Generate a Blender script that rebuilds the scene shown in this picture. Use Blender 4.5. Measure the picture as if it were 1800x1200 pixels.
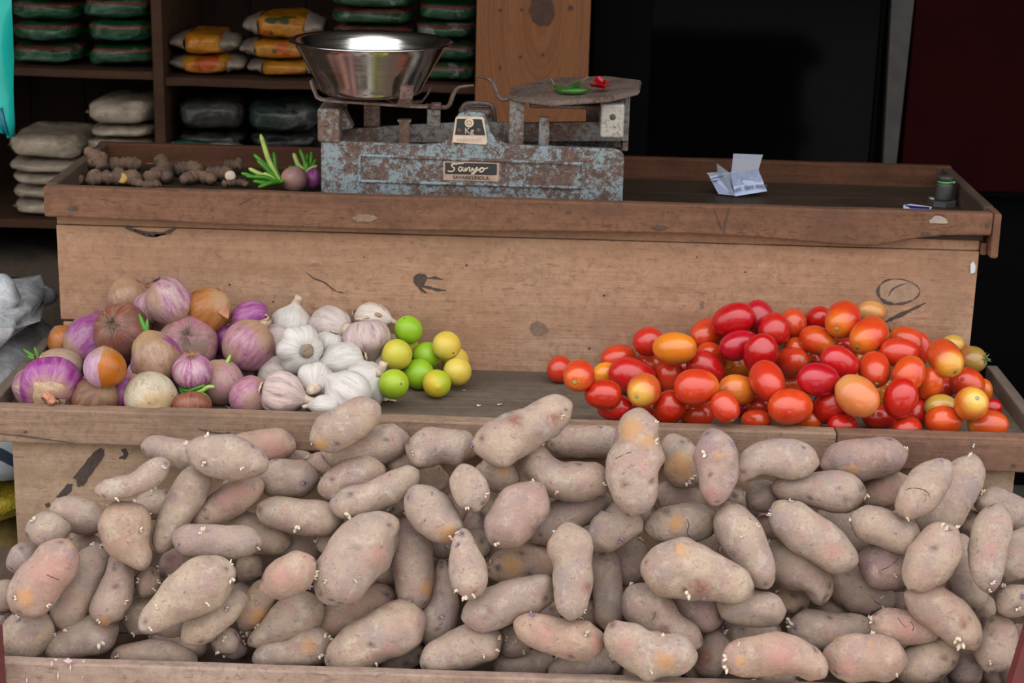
import bpy, bmesh, math, random, json
from mathutils import Vector, Matrix, noise

SC = bpy.context.scene
COL = SC.collection
for o in list(bpy.data.objects):
    bpy.data.objects.remove(o)
random.seed(5)

# ---------------------------------------------------------------- camera, sky, exposure
CR, CU, CF = Vector((0.999477, 0.021113, 0.024510)), Vector((-0.029523, 0.285535, 0.957913)), Vector((-0.013226, 0.958136, -0.286009))
CLOC = Vector((0.035599, -3.136093, 1.724489))
FPX = 3172.287
cam = bpy.data.cameras.new('camera')
cam.sensor_width = 36.0
cam.lens = FPX / 1800 * 36.0
cam.clip_end = 200
cam.dof.use_dof = True
cam.dof.focus_distance = 2.95
cam.dof.aperture_fstop = 7.0
camo = bpy.data.objects.new('camera', cam)
COL.objects.link(camo)
camo.matrix_world = Matrix(((CR.x, CU.x, -CF.x, CLOC.x), (CR.y, CU.y, -CF.y, CLOC.y), (CR.z, CU.z, -CF.z, CLOC.z), (0, 0, 0, 1)))
SC.camera = camo

w = bpy.data.worlds.new('overcast_sky')
SC.world = w
w.use_nodes = True
wn = w.node_tree
wn.nodes.clear()
w_out = wn.nodes.new('ShaderNodeOutputWorld')
w_bg = wn.nodes.new('ShaderNodeBackground')
w_tc = wn.nodes.new('ShaderNodeTexCoord')
w_sep = wn.nodes.new('ShaderNodeSeparateXYZ')
w_mr = wn.nodes.new('ShaderNodeMapRange')
w_mr.inputs[1].default_value = 0.0
w_mr.inputs[2].default_value = 1.0
w_mr.inputs[3].default_value = 0.45
w_mr.inputs[4].default_value = 1.0
w_cr = wn.nodes.new('ShaderNodeMix')
w_cr.data_type = 'RGBA'
w_cr.inputs[6].default_value = (0.0, 0.0, 0.0, 1)
w_cr.inputs[7].default_value = (0.98, 0.99, 1.0, 1)
wn.links.new(w_tc.outputs['Generated'], w_sep.inputs[0])
wn.links.new(w_sep.outputs[2], w_mr.inputs[0])
wn.links.new(w_mr.outputs[0], w_cr.inputs[0])
wn.links.new(w_cr.outputs[2], w_bg.inputs[0])
wn.links.new(w_bg.outputs[0], w_out.inputs[0])
w_bg.inputs[1].default_value = 2.0          # overcast daylight
SUN_E = 0.0

SC.view_settings.view_transform = 'Standard'
SC.view_settings.look = 'None'
SC.view_settings.gamma = 1.0
SC.view_settings.use_curve_mapping = False
SC.view_settings.exposure = 0.70


# ---------------------------------------------------------------- helpers
def ray(u, v):
    return CF + CR * ((u - 900) / FPX) + CU * ((600 - v) / FPX)


def at(u, v, y):                      # the point of the plane Y=y seen at photo pixel (u, v)
    r = ray(u, v)
    return CLOC + r * ((y - CLOC.y) / r.y)


def atz(u, v, z):
    r = ray(u, v)
    return CLOC + r * ((z - CLOC.z) / r.z)


def tag(o, label=None, cat=None, group=None, kind=None):
    if label: o['label'] = label
    if cat: o['category'] = cat
    if group: o['group'] = group
    if kind: o['kind'] = kind
    return o


def empty(name, loc, label=None, cat=None, group=None, kind=None):
    o = bpy.data.objects.new(name, None)
    o.empty_display_size = 0.05
    COL.objects.link(o)
    o.location = loc
    return tag(o, label, cat, group, kind)


def wloc(o):
    v = Vector((0, 0, 0))
    while o is not None:
        v = v + o.location
        o = o.parent
    return v


def mobj(name, bm, mat, parent=None, loc=None, smooth=True, local=False, label=None):
    """link a bmesh as one mesh object; its vertices are world coordinates unless local is set"""
    me = bpy.data.meshes.new(name)
    if parent is not None and not local:
        bmesh.ops.translate(bm, verts=bm.verts, vec=-wloc(parent))
    if loc is not None and parent is None and not local:
        bmesh.ops.translate(bm, verts=bm.verts, vec=-Vector(loc))
    bm.normal_update()
    bm.to_mesh(me)
    bm.free()
    if smooth:
        me.polygons.foreach_set('use_smooth', [True] * len(me.polygons))
    for m in (mat if isinstance(mat, (list, tuple)) else [mat]):
        me.materials.append(m)
    o = bpy.data.objects.new(name, me)
    COL.objects.link(o)
    if parent is not None: o.parent = parent
    if loc is not None: o.location = loc
    if label: o['label'] = label
    return o


def crom(P, n):
    P = [Vector(p) for p in P]
    Q = [P[0] * 2 - P[1]] + P + [P[-1] * 2 - P[-2]]
    seg = len(P) - 1
    out = []
    for k in range(n):
        x = k / (n - 1) * seg
        i = min(int(x), seg - 1)
        t = x - i
        a, b, c, e = Q[i], Q[i + 1], Q[i + 2], Q[i + 3]
        out.append(0.5 * (b * 2 + (c - a) * t + (a * 2 - b * 5 + c * 4 - e) * t * t + (e - a + (b - c) * 3) * t ** 3))
    return out


def sweep(bm, pts, rad, n=10, flat=1.0, up=None, close=True):
    """tube along pts with radii rad"""
    pts = [Vector(p) for p in pts]
    m = len(pts)
    rings = []
    nrm = None
    for k in range(m):
        t = (pts[min(k + 1, m - 1)] - pts[max(k - 1, 0)])
        t = t.normalized() if t.length > 1e-9 else Vector((0, 0, 1))
        if nrm is None:
            a = Vector(up) if up is not None else (Vector((0, 0, 1)) if abs(t.z) < 0.9 else Vector((1, 0, 0)))
            nrm = (a - t * a.dot(t)).normalized()
        else:
            nrm = (nrm - t * nrm.dot(t))
            nrm = nrm.normalized() if nrm.length > 1e-9 else Vector((1, 0, 0))
        b = t.cross(nrm)
        r = rad[k] if isinstance(rad, (list, tuple)) else rad
        rings.append([bm.verts.new(pts[k] + nrm * (r * flat * math.cos(2 * math.pi * j / n)) + b * (r * math.sin(2 * math.pi * j / n))) for j in range(n)])
    for k in range(m - 1):
        for j in range(n):
            bm.faces.new((rings[k][j], rings[k][(j + 1) % n], rings[k + 1][(j + 1) % n], rings[k + 1][j]))
    if close:
        bm.faces.new(list(reversed(rings[0])))
        bm.faces.new(rings[-1])
    return rings


def lathe(bm, prof, n=40, c=(0, 0, 0), lobes=None):
    """revolve (r, z) profile about Z through c"""
    c = Vector(c)
    rings = []
    for r, z in prof:
        if r < 1e-5:
            rings.append([bm.verts.new(c + Vector((0, 0, z)))])
            continue
        ring = []
        for j in range(n):
            a = 2 * math.pi * j / n
            q = r * (lobes(a, z) if lobes else 1)
            ring.append(bm.verts.new(c + Vector((q * math.cos(a), q * math.sin(a), z))))
        rings.append(ring)
    for A, B in zip(rings[:-1], rings[1:]):
        for j in range(n):
            k = (j + 1) % n
            if len(A) == 1 and len(B) == 1: continue
            if len(A) == 1: bm.faces.new((A[0], B[k], B[j]))
            elif len(B) == 1: bm.faces.new((A[j], A[k], B[0]))
            else: bm.faces.new((A[j], A[k], B[k], B[j]))
    bmesh.ops.recalc_face_normals(bm, faces=bm.faces)
    return rings


def box(bm, x0, x1, y0, y1, z0, z1, bev=0.0, seg=1):
    g = bmesh.ops.create_cube(bm, size=1.0)
    vs = g['verts']
    for v in vs:
        v.co = Vector((x0 + (v.co.x + .5) * (x1 - x0), y0 + (v.co.y + .5) * (y1 - y0), z0 + (v.co.z + .5) * (z1 - z0)))
    if bev > 0:
        es = list({e for v in vs for e in v.link_edges})
        bmesh.ops.bevel(bm, geom=es, offset=bev, segments=seg, affect='EDGES', profile=0.5)


def board(x0, x1, y0, y1, z0, z1, bev=0.003, wob=0.0012, cuts=14, seed=0, warp=None):
    """a plank with worn, slightly wavy edges"""
    bm = bmesh.new()
    d = (x1 - x0, y1 - y0, z1 - z0)
    ax = d.index(max(d))
    g = bmesh.ops.create_cube(bm, size=1.0)
    for v in bm.verts:
        v.co = Vector((x0 + (v.co.x + .5) * d[0], y0 + (v.co.y + .5) * d[1], z0 + (v.co.z + .5) * d[2]))
    bmesh.ops.bevel(bm, geom=list(bm.edges), offset=bev, segments=2, affect='EDGES', profile=0.5)
    lo, hi = (x0, y0, z0)[ax], (x1, y1, z1)[ax]
    for k in range(1, cuts):
        co = [0, 0, 0]
        no = [0, 0, 0]
        co[ax] = lo + (hi - lo) * k / cuts
        no[ax] = 1
        bmesh.ops.bisect_plane(bm, geom=list(bm.verts) + list(bm.edges) + list(bm.faces), plane_co=co, plane_no=no)
    for v in bm.verts:
        q = Vector((seed * 7.3 + v.co.x * 9, v.co.y * 9, v.co.z * 9))
        v.co += noise.noise_vector(q) * wob
        if warp: v.co = warp(v.co)
    return bm


def prism(bm, outline, y0, y1, bev=0.0):
    """extrude an (x, z) outline from y0 (front) to y1"""
    A = [bm.verts.new((x, y0, z)) for x, z in outline]
    B = [bm.verts.new((x, y1, z)) for x, z in outline]
    n = len(outline)
    f = [bm.faces.new(A), bm.faces.new(list(reversed(B)))]
    for i in range(n):
        f.append(bm.faces.new((A[i], B[i], B[(i + 1) % n], A[(i + 1) % n])))
    bmesh.ops.recalc_face_normals(bm, faces=f)
    if bev > 0:
        es = {e for q in f for e in q.edges}
        bmesh.ops.bevel(bm, geom=list(es), offset=bev, segments=2, affect='EDGES', profile=0.5)


def strip(bm, pts, width, thick, axis):
    """flat bar bent along pts; axis = the bar's width direction"""
    pts = [Vector(p) for p in pts]
    ax = Vector(axis).normalized()
    R = []
    for k, p in enumerate(pts):
        t = (pts[min(k + 1, len(pts) - 1)] - pts[max(k - 1, 0)]).normalized()
        n = t.cross(ax).normalized()
        R.append([bm.verts.new(p + ax * (sx * width / 2) + n * (sy * thick / 2)) for sx, sy in ((-1, -1), (1, -1), (1, 1), (-1, 1))])
    fs = []
    for A, B in zip(R[:-1], R[1:]):
        for j in range(4):
            fs.append(bm.faces.new((A[j], A[(j + 1) % 4], B[(j + 1) % 4], B[j])))
    fs.append(bm.faces.new(list(reversed(R[0]))))
    fs.append(bm.faces.new(R[-1]))
    bmesh.ops.recalc_face_normals(bm, faces=fs)


def sheet(bm, outline3, thick, nrm):
    """a flat piece with a 3-D outline and a thickness along nrm"""
    n = Vector(nrm).normalized() * thick
    A = [bm.verts.new(Vector(p)) for p in outline3]
    B = [bm.verts.new(Vector(p) + n) for p in outline3]
    f = [bm.faces.new(A), bm.faces.new(list(reversed(B)))]
    k = len(A)
    for i in range(k):
        f.append(bm.faces.new((A[i], B[i], B[(i + 1) % k], A[(i + 1) % k])))
    bmesh.ops.recalc_face_normals(bm, faces=f)


def text_obj(name, body, size, mat, parent, pos, rot=(math.pi / 2, 0, 0), ext=0.0006, shear=0.0, align='CENTER'):
    c = bpy.data.curves.new(name, 'FONT')
    c.body = body
    c.size = size
    c.extrude = ext
    c.shear = shear
    c.align_x = align
    c.align_y = 'CENTER'
    c.resolution_u = 3
    c.materials.append(mat)
    o = bpy.data.objects.new(name, c)
    COL.objects.link(o)
    bpy.context.view_layer.update()
    me = bpy.data.meshes.new_from_object(o.evaluated_get(bpy.context.evaluated_depsgraph_get()))
    bpy.data.objects.remove(o)
    o = bpy.data.objects.new(name, me)
    COL.objects.link(o)
    o.parent = parent
    o.location = Vector(pos) - wloc(parent)
    o.rotation_euler = rot
    return o


# ---------------------------------------------------------------- materials
class NT:
    def __init__(s, name):
        s.m = bpy.data.materials.new(name)
        s.m.use_nodes = True
        s.t = s.m.node_tree
        s.t.nodes.clear()
        s.out = s.n('OutputMaterial')
        s.b = s.n('BsdfPrincipled')
        s.l(s.b.outputs[0], s.out.inputs[0])

    def n(s, t): return s.t.nodes.new('ShaderNode' + t)

    def l(s, a, b): s.t.links.new(a, b)

    def set(s, k, v):
        i = s.b.inputs[k]
        if hasattr(v, 'links'): s.l(v, i)
        else: i.default_value = v

    def coord(s, kind='Object', scale=(1, 1, 1), rnd=0.0, loc=(0, 0, 0), rot=(0, 0, 0)):
        tc = s.n('TexCoord')
        mp = s.n('Mapping')
        mp.inputs['Scale'].default_value = scale
        mp.inputs['Location'].default_value = loc
        mp.inputs['Rotation'].default_value = rot
        src = tc.outputs[kind]
        if rnd:
            oi = s.n('ObjectInfo')
            mu = s.n('VectorMath'); mu.operation = 'MULTIPLY'
            cx = s.n('CombineXYZ')
            for k in range(3): s.l(oi.outputs['Random'], cx.inputs[k])
            s.l(cx.outputs[0], mu.inputs[0])
            mu.inputs[1].default_value = (rnd, rnd * 1.7, rnd * 2.3)
            ad = s.n('VectorMath'); ad.operation = 'ADD'
            s.l(src, ad.inputs[0]); s.l(mu.outputs[0], ad.inputs[1])
            src = ad.outputs[0]
        s.l(src, mp.inputs[0])
        return mp.outputs[0]

    def noise(s, vec, scale, detail=4, rough=0.55, dist=0.0):
        n = s.n('TexNoise')
        n.inputs['Scale'].default_value = scale
        n.inputs['Detail'].default_value = detail
        n.inputs['Roughness'].default_value = rough
        n.inputs['Distortion'].default_value = dist
        s.l(vec, n.inputs['Vector'])
        return n.outputs['Fac']

    def ramp(s, f, a, b, x=0.0, y=1.0, smooth=True):
        m = s.n('MapRange')
        if smooth: m.interpolation_type = 'SMOOTHSTEP'
        for i, v in ((1, a), (2, b), (3, x), (4, y)): m.inputs[i].default_value = v
        s.l(f, m.inputs[0])
        return m.outputs[0]

    def mix(s, f, a, b, mode='MIX'):
        m = s.n('Mix')
        m.data_type = 'RGBA'
        m.blend_type = mode
        for i, v in ((0, f), (6, a), (7, b)):
            if hasattr(v, 'links'): s.l(v, m.inputs[i])
            elif i == 0: m.inputs[0].default_value = v
            else: m.inputs[i].default_value = (*v, 1) if len(v) == 3 else v
        return m.outputs[2]

    def math(s, op, a, b=0.0):
        m = s.n('Math')
        m.operation = op
        for i, v in ((0, a), (1, b)):
            if hasattr(v, 'links'): s.l(v, m.inputs[i])
            else: m.inputs[i].default_value = v
        return m.outputs[0]

    def attr(s, name):
        a = s.n('Attribute')
        a.attribute_name = name
        return a.outputs['Fac']

    def bump(s, h, dist=0.002, strength=0.6):
        b = s.n('Bump')
        b.inputs['Strength'].default_value = strength
        b.inputs['Distance'].default_value = dist
        s.l(h, b.inputs['Height'])
        s.l(b.outputs[0], s.b.inputs['Normal'])

    def rnd(s):
        return s.n('ObjectInfo').outputs['Random']

    def sep(s, vec):
        x = s.n('SeparateXYZ')
        s.l(vec, x.inputs[0])
        return x.outputs


def plain(name, col, rough=0.6, metal=0.0, spec=None, noise_amt=0.12, scale=30, bump=0.0, alpha=None, coat=0.0):
    t = NT(name)
    v = t.coord('Object', rnd=3)
    f = t.noise(v, scale)
    c2 = tuple(min(1, c * (1 + noise_amt * 2)) for c in col)
    c1 = tuple(c * (1 - noise_amt * 2) for c in col)
    t.set('Base Color', t.mix(f, c1, c2))
    t.set('Roughness', rough)
    t.set('Metallic', metal)
    if coat: t.set('Coat Weight', coat)
    if spec is not None: t.set('Specular IOR Level', spec)
    if alpha is not None: t.set('Alpha', alpha)
    if bump: t.bump(t.noise(v, scale * 3), bump)
    return t.m


def wood(name, light, dark, stain, axis=0, stain_amt=0.6, rough=0.75, spots=0.5, scale=1.0, bleach=None):
    t = NT(name)
    sc = [9 * scale] * 3
    sc[axis] = 0.7 * scale
    v = t.coord('Object', sc, rnd=9)
    band = t.noise(v, 1.6, 5, 0.6, 0.8)
    fs = [90 * scale] * 3
    fs[axis] = 4 * scale
    v2 = t.coord('Object', fs, rnd=5)
    fine = t.noise(v2, 1.5, 4, 0.65)
    v3 = t.coord('Object', (1, 1, 1), rnd=7)
    blot = t.noise(v3, 5.0 * scale, 5, 0.6)
    spk = t.noise(v3, 85 * scale, 3, 0.6)
    spk2 = t.noise(v3, 34 * scale, 4, 0.7)
    c = t.mix(t.ramp(band, 0.32, 0.68), light, dark)
    c = t.mix(t.math('MULTIPLY', t.ramp(fine, 0.45, 0.75), 0.55), c, dark)
    c = t.mix(t.math('MULTIPLY', t.ramp(blot, 0.48, 0.72), stain_amt), c, stain)
    if bleach:
        c = t.mix(t.math('MULTIPLY', t.ramp(t.noise(v3, 3.1 * scale, 4, .6), 0.5, 0.75), 0.6), c, bleach)
    dash = t.noise(t.coord('Object', tuple(130 * scale if i != axis else 26 * scale for i in range(3)), rnd=4), 1.0, 3, 0.7)
    c = t.mix(t.math('MULTIPLY', t.ramp(dash, 0.60, 0.70), min(1, spots * 1.1)), c, tuple(q * .75 for q in stain))
    c = t.mix(t.math('MULTIPLY', t.ramp(spk, 0.56, 0.70), spots), c, stain)
    c = t.mix(t.math('MULTIPLY', t.ramp(spk2, 0.54, 0.70), spots * .45), c, tuple(min(1, q * 1.25) for q in light))
    mot = t.noise(v3, 58 * scale, 6, 0.75, 0.5)
    c = t.mix(t.math('MULTIPLY', t.ramp(mot, 0.44, 0.66), min(.6, spots)), c, tuple(q * .72 for q in dark))
    mot2 = t.noise(t.coord('Object', tuple(16 * scale if i == axis else 30 * scale for i in range(3)), rnd=3), 1.0, 5, 0.7, 0.8)
    c = t.mix(t.math('MULTIPLY', t.ramp(mot2, 0.48, 0.68), .45), c, tuple(q * .80 for q in dark))
    t.set('Base Color', c)
    t.set('Roughness', rough)
    t.set('Specular IOR Level', 0.14)
    t.bump(t.math('ADD', t.math('MULTIPLY', fine, 0.7), t.math('MULTIPLY', spk, 0.4)), 0.0025, 0.7)
    return t.m


M = {}
M['panel'] = wood('weathered_tan_wood', (0.43, 0.258, 0.165), (0.335, 0.188, 0.115), (0.205, 0.122, 0.084), stain_amt=0.55, spots=0.55, bleach=(0.45, 0.325, 0.235))
M['lowpanel'] = wood('weathered_sand_wood', (0.45, 0.31, 0.21), (0.33, 0.215, 0.14), (0.23, 0.15, 0.10), stain_amt=0.5, spots=0.5, bleach=(0.50, 0.39, 0.30))
M['lip'] = wood('worn_brown_wood', (0.195, 0.098, 0.058), (0.135, 0.066, 0.040), (0.085, 0.047, 0.034), stain_amt=0.5, spots=0.6)
M['lowlip'] = wood('worn_greybrown_wood', (0.31, 0.205, 0.142), (0.20, 0.122, 0.084), (0.09, 0.058, 0.044), stain_amt=0.75, spots=0.35)
M['lowlip2'] = wood('worn_redbrown_wood', (0.25, 0.135, 0.090), (0.17, 0.092, 0.064), (0.09, 0.055, 0.042), stain_amt=0.6, spots=0.5)
M['trayfloor'] = wood('grey_tray_wood', (0.165, 0.128, 0.098), (0.115, 0.085, 0.064), (0.07, 0.05, 0.04), stain_amt=0.5, spots=0.4)
M['upfloor'] = wood('dark_tray_wood', (0.055, 0.037, 0.024), (0.038, 0.026, 0.018), (0.02, 0.014, 0.011), stain_amt=0.6, spots=0.2, rough=0.55)
M['backboard'] = wood('reddish_grooved_wood', (0.120, 0.050, 0.026), (0.070, 0.028, 0.016), (0.04, 0.020, 0.012), stain_amt=0.4, spots=0.3)
M['sideboard'] = wood('dark_side_wood', (0.11, 0.075, 0.052), (0.07, 0.045, 0.032), (0.035, 0.024, 0.02), axis=1, stain_amt=0.5, spots=0.2)
M['lowside'] = wood('grey_side_wood', (0.20, 0.155, 0.12), (0.13, 0.098, 0.076), (0.07, 0.05, 0.04), axis=1, stain_amt=0.5, spots=0.2)
M['bin'] = wood('pale_bin_wood', (0.37, 0.265, 0.21), (0.28, 0.19, 0.15), (0.16, 0.10, 0.08), stain_amt=0.6, spots=0.55, bleach=(0.45, 0.36, 0.30))
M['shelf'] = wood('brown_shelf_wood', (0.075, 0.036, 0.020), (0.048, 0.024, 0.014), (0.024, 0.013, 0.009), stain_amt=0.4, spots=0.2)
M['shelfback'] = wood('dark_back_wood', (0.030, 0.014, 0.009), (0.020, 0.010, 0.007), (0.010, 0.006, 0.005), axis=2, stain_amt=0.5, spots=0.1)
M['post'] = wood('orange_pine_wood', (0.27, 0.100, 0.030), (0.19, 0.066, 0.020), (0.12, 0.042, 0.015), axis=2, stain_amt=0.35, spots=0.2, scale=1.6)
M['bark'] = plain('dark_bark', (0.075, 0.052, 0.042), 0.9, noise_amt=0.35, scale=220, bump=0.003)
M['knot'] = plain('brown_knot', (0.20, 0.13, 0.09), 0.8, noise_amt=0.3, scale=120, bump=0.002)
M['pinkpaint'] = plain('pink_paint', (0.62, 0.45, 0.45), 0.6)
M['maroon'] = plain('maroon_paint', (0.12, 0.018, 0.022), 0.45, noise_amt=0.2)
M['white_dab'] = plain('white_plaster', (0.55, 0.55, 0.55), 0.8)


def m_potato():
    t = NT('dusty_potato_skin')
    v = t.coord('Object', rnd=40)
    v2 = t.coord('Object', rnd=83)
    v3 = t.coord('Object', rnd=131)
    r = t.rnd()
    big = t.noise(v, 26, 4, 0.6)
    med = t.noise(v, 62, 5, 0.65)
    c = t.mix(t.ramp(big, 0.36, 0.64), (0.405, 0.300, 0.220), (0.310, 0.226, 0.174))
    c = t.mix(t.math('MULTIPLY', r, 0.5), c, (0.335, 0.248, 0.210))
    c = t.mix(t.math('MULTIPLY', t.ramp(t.noise(v2, 27, 4, 0.6), 0.47, 0.66), 0.60), c, (0.36, 0.215, 0.185))
    c = t.mix(t.math('MULTIPLY', t.ramp(t.noise(v3, 24, 4, 0.6), 0.48, 0.68), 0.55), c, (0.27, 0.208, 0.215))
    c = t.mix(t.math('MULTIPLY', t.ramp(t.noise(v2, 31, 3, 0.55, 0.5), 0.66, 0.73), 0.55), c, (0.50, 0.27, 0.125))
    c = t.mix(t.math('MULTIPLY', t.ramp(t.noise(v3, 36, 4, 0.6, 0.6), 0.66, 0.72), 0.5), c, (0.21, 0.085, 0.070))
    c = t.mix(t.math('MULTIPLY', t.ramp(t.noise(v, 46, 5, 0.72, 0.4), 0.50, 0.66), 0.55), c, (0.46, 0.385, 0.31))
    spk = t.noise(v, 210, 3, 0.75)
    c = t.mix(t.math('MULTIPLY', t.ramp(spk, 0.47, 0.68), 0.34), c, (0.20, 0.150, 0.125))
    spk3 = t.noise(v2, 95, 4, 0.75)
    c = t.mix(t.math('MULTIPLY', t.ramp(spk3, 0.60, 0.68), 0.65), c, (0.135, 0.09, 0.075))
    # fine scratches in the skin
    w_ = t.noise(t.coord('Object', (60, 60, 260), rnd=21, rot=(.6, .4, .2)), 1.0, 3, 0.7)
    c = t.mix(t.math('MULTIPLY', t.ramp(w_, 0.62, 0.70), 0.45), c, (0.16, 0.11, 0.09))
    tint = t.n('ObjectInfo').outputs['Color']
    c = t.mix(1.0, c, tint, 'MULTIPLY')
    pa = t.n('Attribute'); pa.attribute_name = 'patch'
    edge = t.math('MULTIPLY', pa.outputs['Alpha'], t.ramp(t.noise(v, 120, 4, .7), .30, .55, .45, 1))
    c = t.mix(edge, c, pa.outputs['Color'])
    e = t.attr('eye')
    c = t.mix(t.math('MULTIPLY', e, 0.8), c, (0.07, 0.04, 0.045))
    t.set('Base Color', c)
    t.set('Roughness', t.ramp(big, 0.3, 0.7, 0.72, 0.56))
    t.set('Specular IOR Level', 0.2)
    t.bump(t.math('ADD', med, t.math('MULTIPLY', spk, 0.3)), 0.004, 0.6)
    return t.m


M['potato'] = m_potato()
M['sprout'] = plain('cream_sprout', (0.62, 0.52, 0.40), 0.6, noise_amt=0.2, scale=300)
M['sprout_purple'] = plain('purple_sprout', (0.25, 0.17, 0.27), 0.6, noise_amt=0.3, scale=400)


def m_tomato(name, c1, c2, top=None, top_at=0.012, mixlo=0.35, mixhi=0.7):
    t = NT(name)
    v = t.coord('Object', rnd=11)
    f = t.noise(v, 22, 2, 0.5)
    c = t.mix(t.ramp(f, mixlo, mixhi), c1, c2)
    r = t.rnd()
    hs = t.n('HueSaturation')
    t.l(c, hs.inputs['Color'])
    t.l(t.ramp(r, 0, 1, 0.493, 0.507, False), hs.inputs['Hue'])
    t.l(t.ramp(r, 0, 1, 0.9, 1.08, False), hs.inputs['Value'])
    c = hs.outputs[0]
    z = t.sep(t.coord('Object'))[2]
    n2 = t.noise(v, 45, 3, 0.6)
    zz = t.math('ADD', z, t.math('MULTIPLY', t.math('SUBTRACT', n2, 0.5), 0.012))
    if top:
        c = t.mix(t.ramp(zz, top_at - 0.012, top_at + 0.014), c, top)
    sp = t.noise(v, 260, 2, 0.5)
    c = t.mix(t.math('MULTIPLY', t.ramp(sp, 0.72, 0.78), 0.35), c, (0.75, 0.35, 0.12))
    t.set('Base Color', c)
    t.set('Roughness', t.ramp(t.noise(v, 60, 4, .6), 0.3, 0.7, 0.20, 0.32))
    t.set('Specular IOR Level', 0.6)
    t.set('Coat Weight', 0.3)
    t.set('Coat Roughness', 0.10)
    t.set('Subsurface Weight', 0.12)
    t.set('Subsurface Radius', (0.012, 0.003, 0.001))
    t.set('Subsurface Scale', 0.6)
    t.bump(t.noise(v, 130, 3, .6), 0.0006, 0.25)
    return t.m


RED, CRI, ORR = (0.58, 0.026, 0.008), (0.50, 0.010, 0.004), (0.66, 0.075, 0.008)
YEL, PAL, GRN = (0.78, 0.24, 0.010), (0.66, 0.22, 0.055), (0.50, 0.36, 0.06)
TM = {
    'r': m_tomato('red_tomato', RED, (0.55, 0.045, 0.012)),
    'c': m_tomato('crimson_tomato', CRI, (0.46, 0.012, 0.004)),
    'o': m_tomato('orange_red_tomato', ORR, (0.58, 0.045, 0.012), (0.68, 0.15, 0.012), 0.022),
    'y': m_tomato('orange_yellow_tomato', YEL, (0.68, 0.17, 0.012)),
    'yp': m_tomato('orange_yellow_patch_tomato', (0.60, 0.11, 0.015), (0.62, 0.15, 0.02), (0.72, 0.42, 0.06), 0.020),
    'yo': m_tomato('orange_over_red_tomato', (0.60, 0.09, 0.015), (0.66, 0.19, 0.02)),
    'p': m_tomato('pale_orange_tomato', PAL, (0.64, 0.18, 0.04), (0.62, 0.28, 0.08), 0.02),
    'pg': m_tomato('pale_yellow_tomato', (0.62, 0.24, 0.05), (0.60, 0.34, 0.10)),
    'g': m_tomato('greenish_tomato', GRN, (0.60, 0.30, 0.04)),
    'gr': m_tomato('green_red_tomato', (0.36, 0.11, 0.03), (0.46, 0.08, 0.02), (0.34, 0.20, 0.04), 0.0),
    'ry': m_tomato('red_yellow_bottom_tomato', (0.50, 0.04, 0.012), (0.55, 0.06, 0.012), (0.66, 0.30, 0.03), 0.018),
    'ro': m_tomato('red_yellow_edge_tomato', (0.55, 0.055, 0.012), (0.58, 0.07, 0.012), (0.58, 0.30, 0.03), 0.026),
}
M['scar'] = plain('stem_scar', (0.30, 0.28, 0.14), 0.8, noise_amt=0.4, scale=500)
M['scar_rim'] = plain('stem_scar_rim', (0.16, 0.15, 0.07), 0.9, noise_amt=0.4, scale=500)
M['calyx'] = plain('green_calyx', (0.10, 0.17, 0.05), 0.7, noise_amt=0.3, scale=300)


def m_lime(name, c1, c2, c3=None):
    t = NT(name)
    v = t.coord('Object', rnd=13)
    f = t.noise(v, 20, 3, 0.5)
    c = t.mix(t.ramp(f, 0.35, 0.65), c1, c2)
    if c3:
        x = t.sep(t.coord('Object'))[0]
        c = t.mix(t.ramp(t.math('ADD', x, t.math('MULTIPLY', t.math('SUBTRACT', f, .5), .03)), -0.006, 0.010), c, c3)
    sp = t.noise(v, 150, 3, 0.6)
    c = t.mix(t.math('MULTIPLY', t.ramp(sp, 0.68, 0.76), 0.5), c, (0.22, 0.16, 0.03))
    t.set('Base Color', c)
    t.set('Roughness', 0.38)
    t.set('Subsurface Weight', 0.1)
    t.set('Subsurface Radius', (0.01, 0.008, 0.002))
    t.set('Subsurface Scale', 0.5)
    t.bump(t.noise(v, 420, 2, .5), 0.0008, 0.35)
    return t.m


LM = {
    'g': m_lime('green_lime', (0.24, 0.44, 0.012), (0.30, 0.50, 0.020)),
    'g2': m_lime('olive_green_lime', (0.25, 0.39, 0.015), (0.34, 0.46, 0.02)),
    'yg': m_lime('yellow_green_lime', (0.44, 0.46, 0.025), (0.56, 0.48, 0.05)),
    'yg2': m_lime('half_yellow_lime', (0.62, 0.47, 0.03), (0.64, 0.47, 0.04), (0.40, 0.46, 0.02)),
    'y': m_lime('yellow_lime', (0.62, 0.44, 0.05), (0.66, 0.52, 0.09)),
}


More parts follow.
